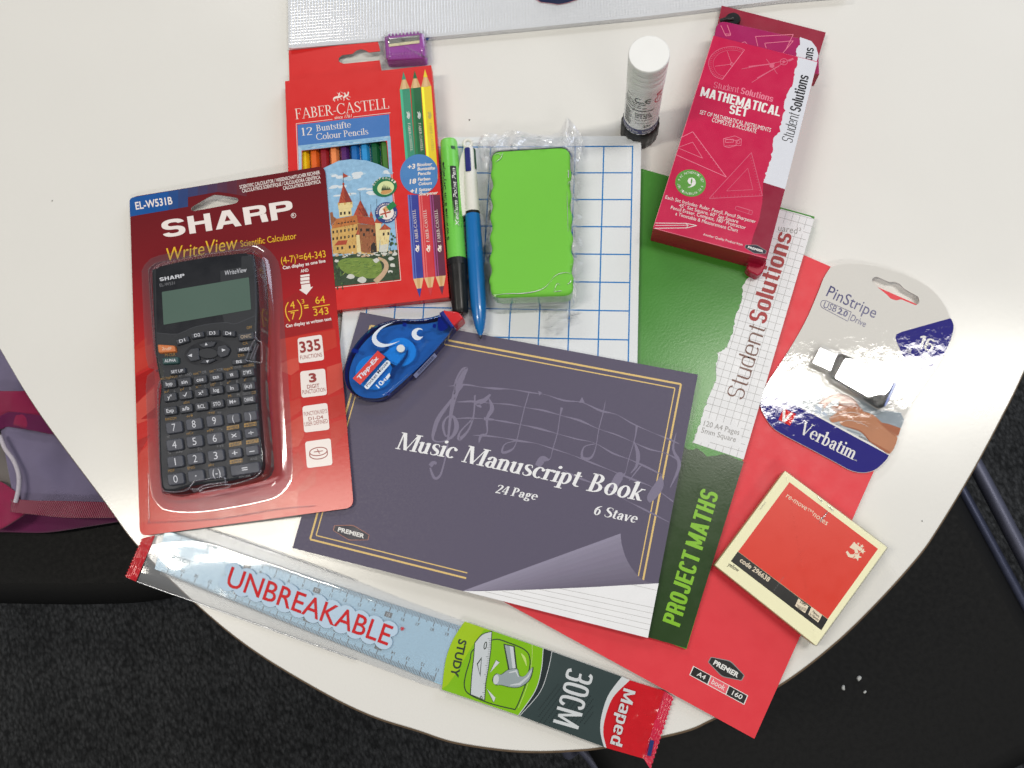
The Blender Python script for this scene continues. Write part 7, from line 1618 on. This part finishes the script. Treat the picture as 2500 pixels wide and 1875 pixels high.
# red sealed end with the maker's name
mb = MB(); P = Print(mb, PSp, 'Y2')
rw = [tuple(p) for p in smooth_line([(1722, 698), (1610, 850), (1552, 1020), (1540, 1160), (1570, 1290)], 6)]; rr2 = [tuple(p) for p in smooth_line([(1790, 728), (1650, 870), (1585, 1030), (1565, 1170), (1592, 1300)], 6)]
P.poly(rw + rr2[::-1], swt, 1)
nn = len(rr2); end = [tuple(Vector((2080, 818)).lerp(Vector((1905, 1390)), k / (nn - 1))) for k in range(nn)]
vs = []; m_ = 16
for k in range(nn):
    for i in range(m_ + 1):
        p = Vector(rr2[k]).lerp(Vector(end[k]), i / m_); q_ = i / m_
        z = 4.0 - 1.6 * q_ + (noise.noise(Vector((p.x * .012, p.y * .006, 3))) * 1.6 + abs(noise.noise(Vector((p.x * .03, p.y * .012, 9)))) * 1.6) * q_
        x, y = V('Y2', p); vs.append(W(x, y, max(.6, z)))
mb.mesh(vs, [(k * (m_ + 1) + i, k * (m_ + 1) + i + 1, (k + 1) * (m_ + 1) + i + 1, (k + 1) * (m_ + 1) + i) for k in range(nn - 1) for i in range(m_)], sred, True)
P.base = .5; P.text('Maped', (1738, 792), (1622, 1262), 104, swt, 8, font='block', T=.15, t=.13, top=(1838, 824))
mb.build('end_panel', t)
seal_m = M('seal red', (190, 18, 34), rough=.2, spec=.55, coat=.3, bump=.1, bscale=400); seal_p = M('seal pink red', (206, 34, 70), rough=.2, coat=.3)
def seal(name, view, top_a, top_b, bot_a, bot_b, mat, n=22, tooth=.0, ribs=5, z=2.4, inner_clear=None):
    """crimped end of the sleeve with a zigzag cut"""
    mb = MB(); A_, B_ = Vector(top_a), Vector(bot_a); C_, D_ = Vector(top_b), Vector(bot_b); vs = []; m2 = ribs * 4
    for k in range(n + 1):
        f = k / n; a = A_.lerp(B_, f); c = C_.lerp(D_, f); d_ = (c - a).normalized(); c = c + d_ * (tooth if k % 2 else -tooth * .2)
        for i in range(m2 + 1):
            p = a.lerp(c, i / m2); x, y = V(view, p); vs.append(W(x, y, z + .35 * math.sin(i / m2 * ribs * 6.283) + .8 * noise.noise(Vector((p.x * .01, p.y * .01, 2)))))
    mb.mesh(vs, [(k * (m2 + 1) + i, k * (m2 + 1) + i + 1, (k + 1) * (m2 + 1) + i + 1, (k + 1) * (m2 + 1) + i) for k in range(n) for i in range(m2)], mat, True)
    return mb.build(name, t)
seal('sealed_end', 'Y1', (338, 140), (222, 168), (160, 572), (66, 530), seal_m, 26, 14, 3)
seal('sealed_end', 'Y2', (2075, 815), (2155, 868), (1905, 1388), (1960, 1475), seal_p, 30, 12, 4)
mb = MB(); Print(mb, Plane(3.6), 'Y2').poly([(1962, 1230), (1995, 1240), (1968, 1370), (1935, 1362)], M('seal navy patch', (40, 52, 110), rough=.25), 1); mb.build('batch_mark', t)

# ================================================================== ZIP POUCH
pm = film('pouch film', (.97, .98, 1.0), gloss=.03, rough=.16, white=.60, bump=.12, bscale=160); pr = film('pouch rib', gloss=.09, rough=.15, white=.92, edge=.4); pe = film('pouch welded edge', gloss=.12, rough=.12, white=.62)
PP = Plane(4.6)
po = [(700, -330), (703, 0), (704.5, 117), (716, 118), (880, 104), (1053, 90), (1300, 67), (1565, 41), (1800, 13), (1907, 0), (2080, -14), (2100, -330)]
t = thing('zip_pouch', 'clear mesh-reinforced plastic pouch at the top edge of the photo', 'pouch', mid([PP.at(*p, -4) for p in po]))
mb = MB(); mb.face([PP.at(*p) for p in po], pm)
def edge_y(x):
    for a, b_ in zip(po[2:-2], po[3:-1]):
        if a[0] <= x <= b_[0]: return a[1] + (b_[1] - a[1]) * (x - a[0]) / (b_[0] - a[0])
    return 0
mb.build('body', t)
mb = MB()
for k in range(186):
    x = 712 + k * 7.35; yb = edge_y(min(x + 1, 2079)) - 7; a, b_ = PP.at(x, yb, .15), PP.at(x - (x - 704) * .02 - 3, -320, .15)
    s_ = Vector((.00028, 0, 0)); up = Vector((0, 0, .00025))
    mb.mesh([a - s_, a + up, a + s_, b_ - s_, b_ + up, b_ + s_], [(0, 1, 4, 3), (1, 2, 5, 4)], pr)
for j in range(44):
    o_ = 10 + j * 7.2; L1 = [PP.at(x, edge_y(x) - o_, .1) for x in (708, 880, 1053, 1300, 1565, 1800, 1907, 2070)]
    for a, b_ in zip(L1, L1[1:]):
        s_ = Vector((0, .00016, 0)); mb.mesh([a - s_, a + s_ + Vector((0, 0, .00012)), b_ + s_ + Vector((0, 0, .00012)), b_ - s_], [(0, 1, 2, 3)], pr)
o = mb.build('mesh_weave', t)
mb = MB()
e1 = [PP.at(x, edge_y(x) - .5) for x in (705, 880, 1053, 1300, 1565, 1800, 1907, 2078)]; e2 = [PP.at(x, edge_y(x) - 7, .2) for x in (705, 880, 1053, 1300, 1565, 1800, 1907, 2078)]
for i in range(len(e1) - 1): mb.face([e1[i], e1[i + 1], e2[i + 1], e2[i]], pe); mb.face([e1[i], e1[i + 1], e1[i + 1] - Vector((0, 0, .004)), e1[i] - Vector((0, 0, .004))], pe)
mb.face([PP.at(703, 0), PP.at(704.5, 117), PP.at(712, 116, .2), PP.at(711, 0, .2)], pe); mb.build('welded_edge', t)
mb = MB(); P = Print(mb, PP.up(.6), 'A3')
bd = [(1700, 2), (1722, 14), (1800, 24), (1845, 30), (1900, 20), (1960, 2), (1985, -12), (1960, -40), (1850, -62), (1740, -50), (1690, -20)]
P.poly(bd, M('badge rose rim', (196, 130, 140), rough=.3), 1); P.poly([tuple(Vector((1840, -16)).lerp(Vector(p), .95)) for p in bd], M('badge midnight', (24, 34, 66), rough=.25, coat=.3), 2)
mb.build('badge', t)
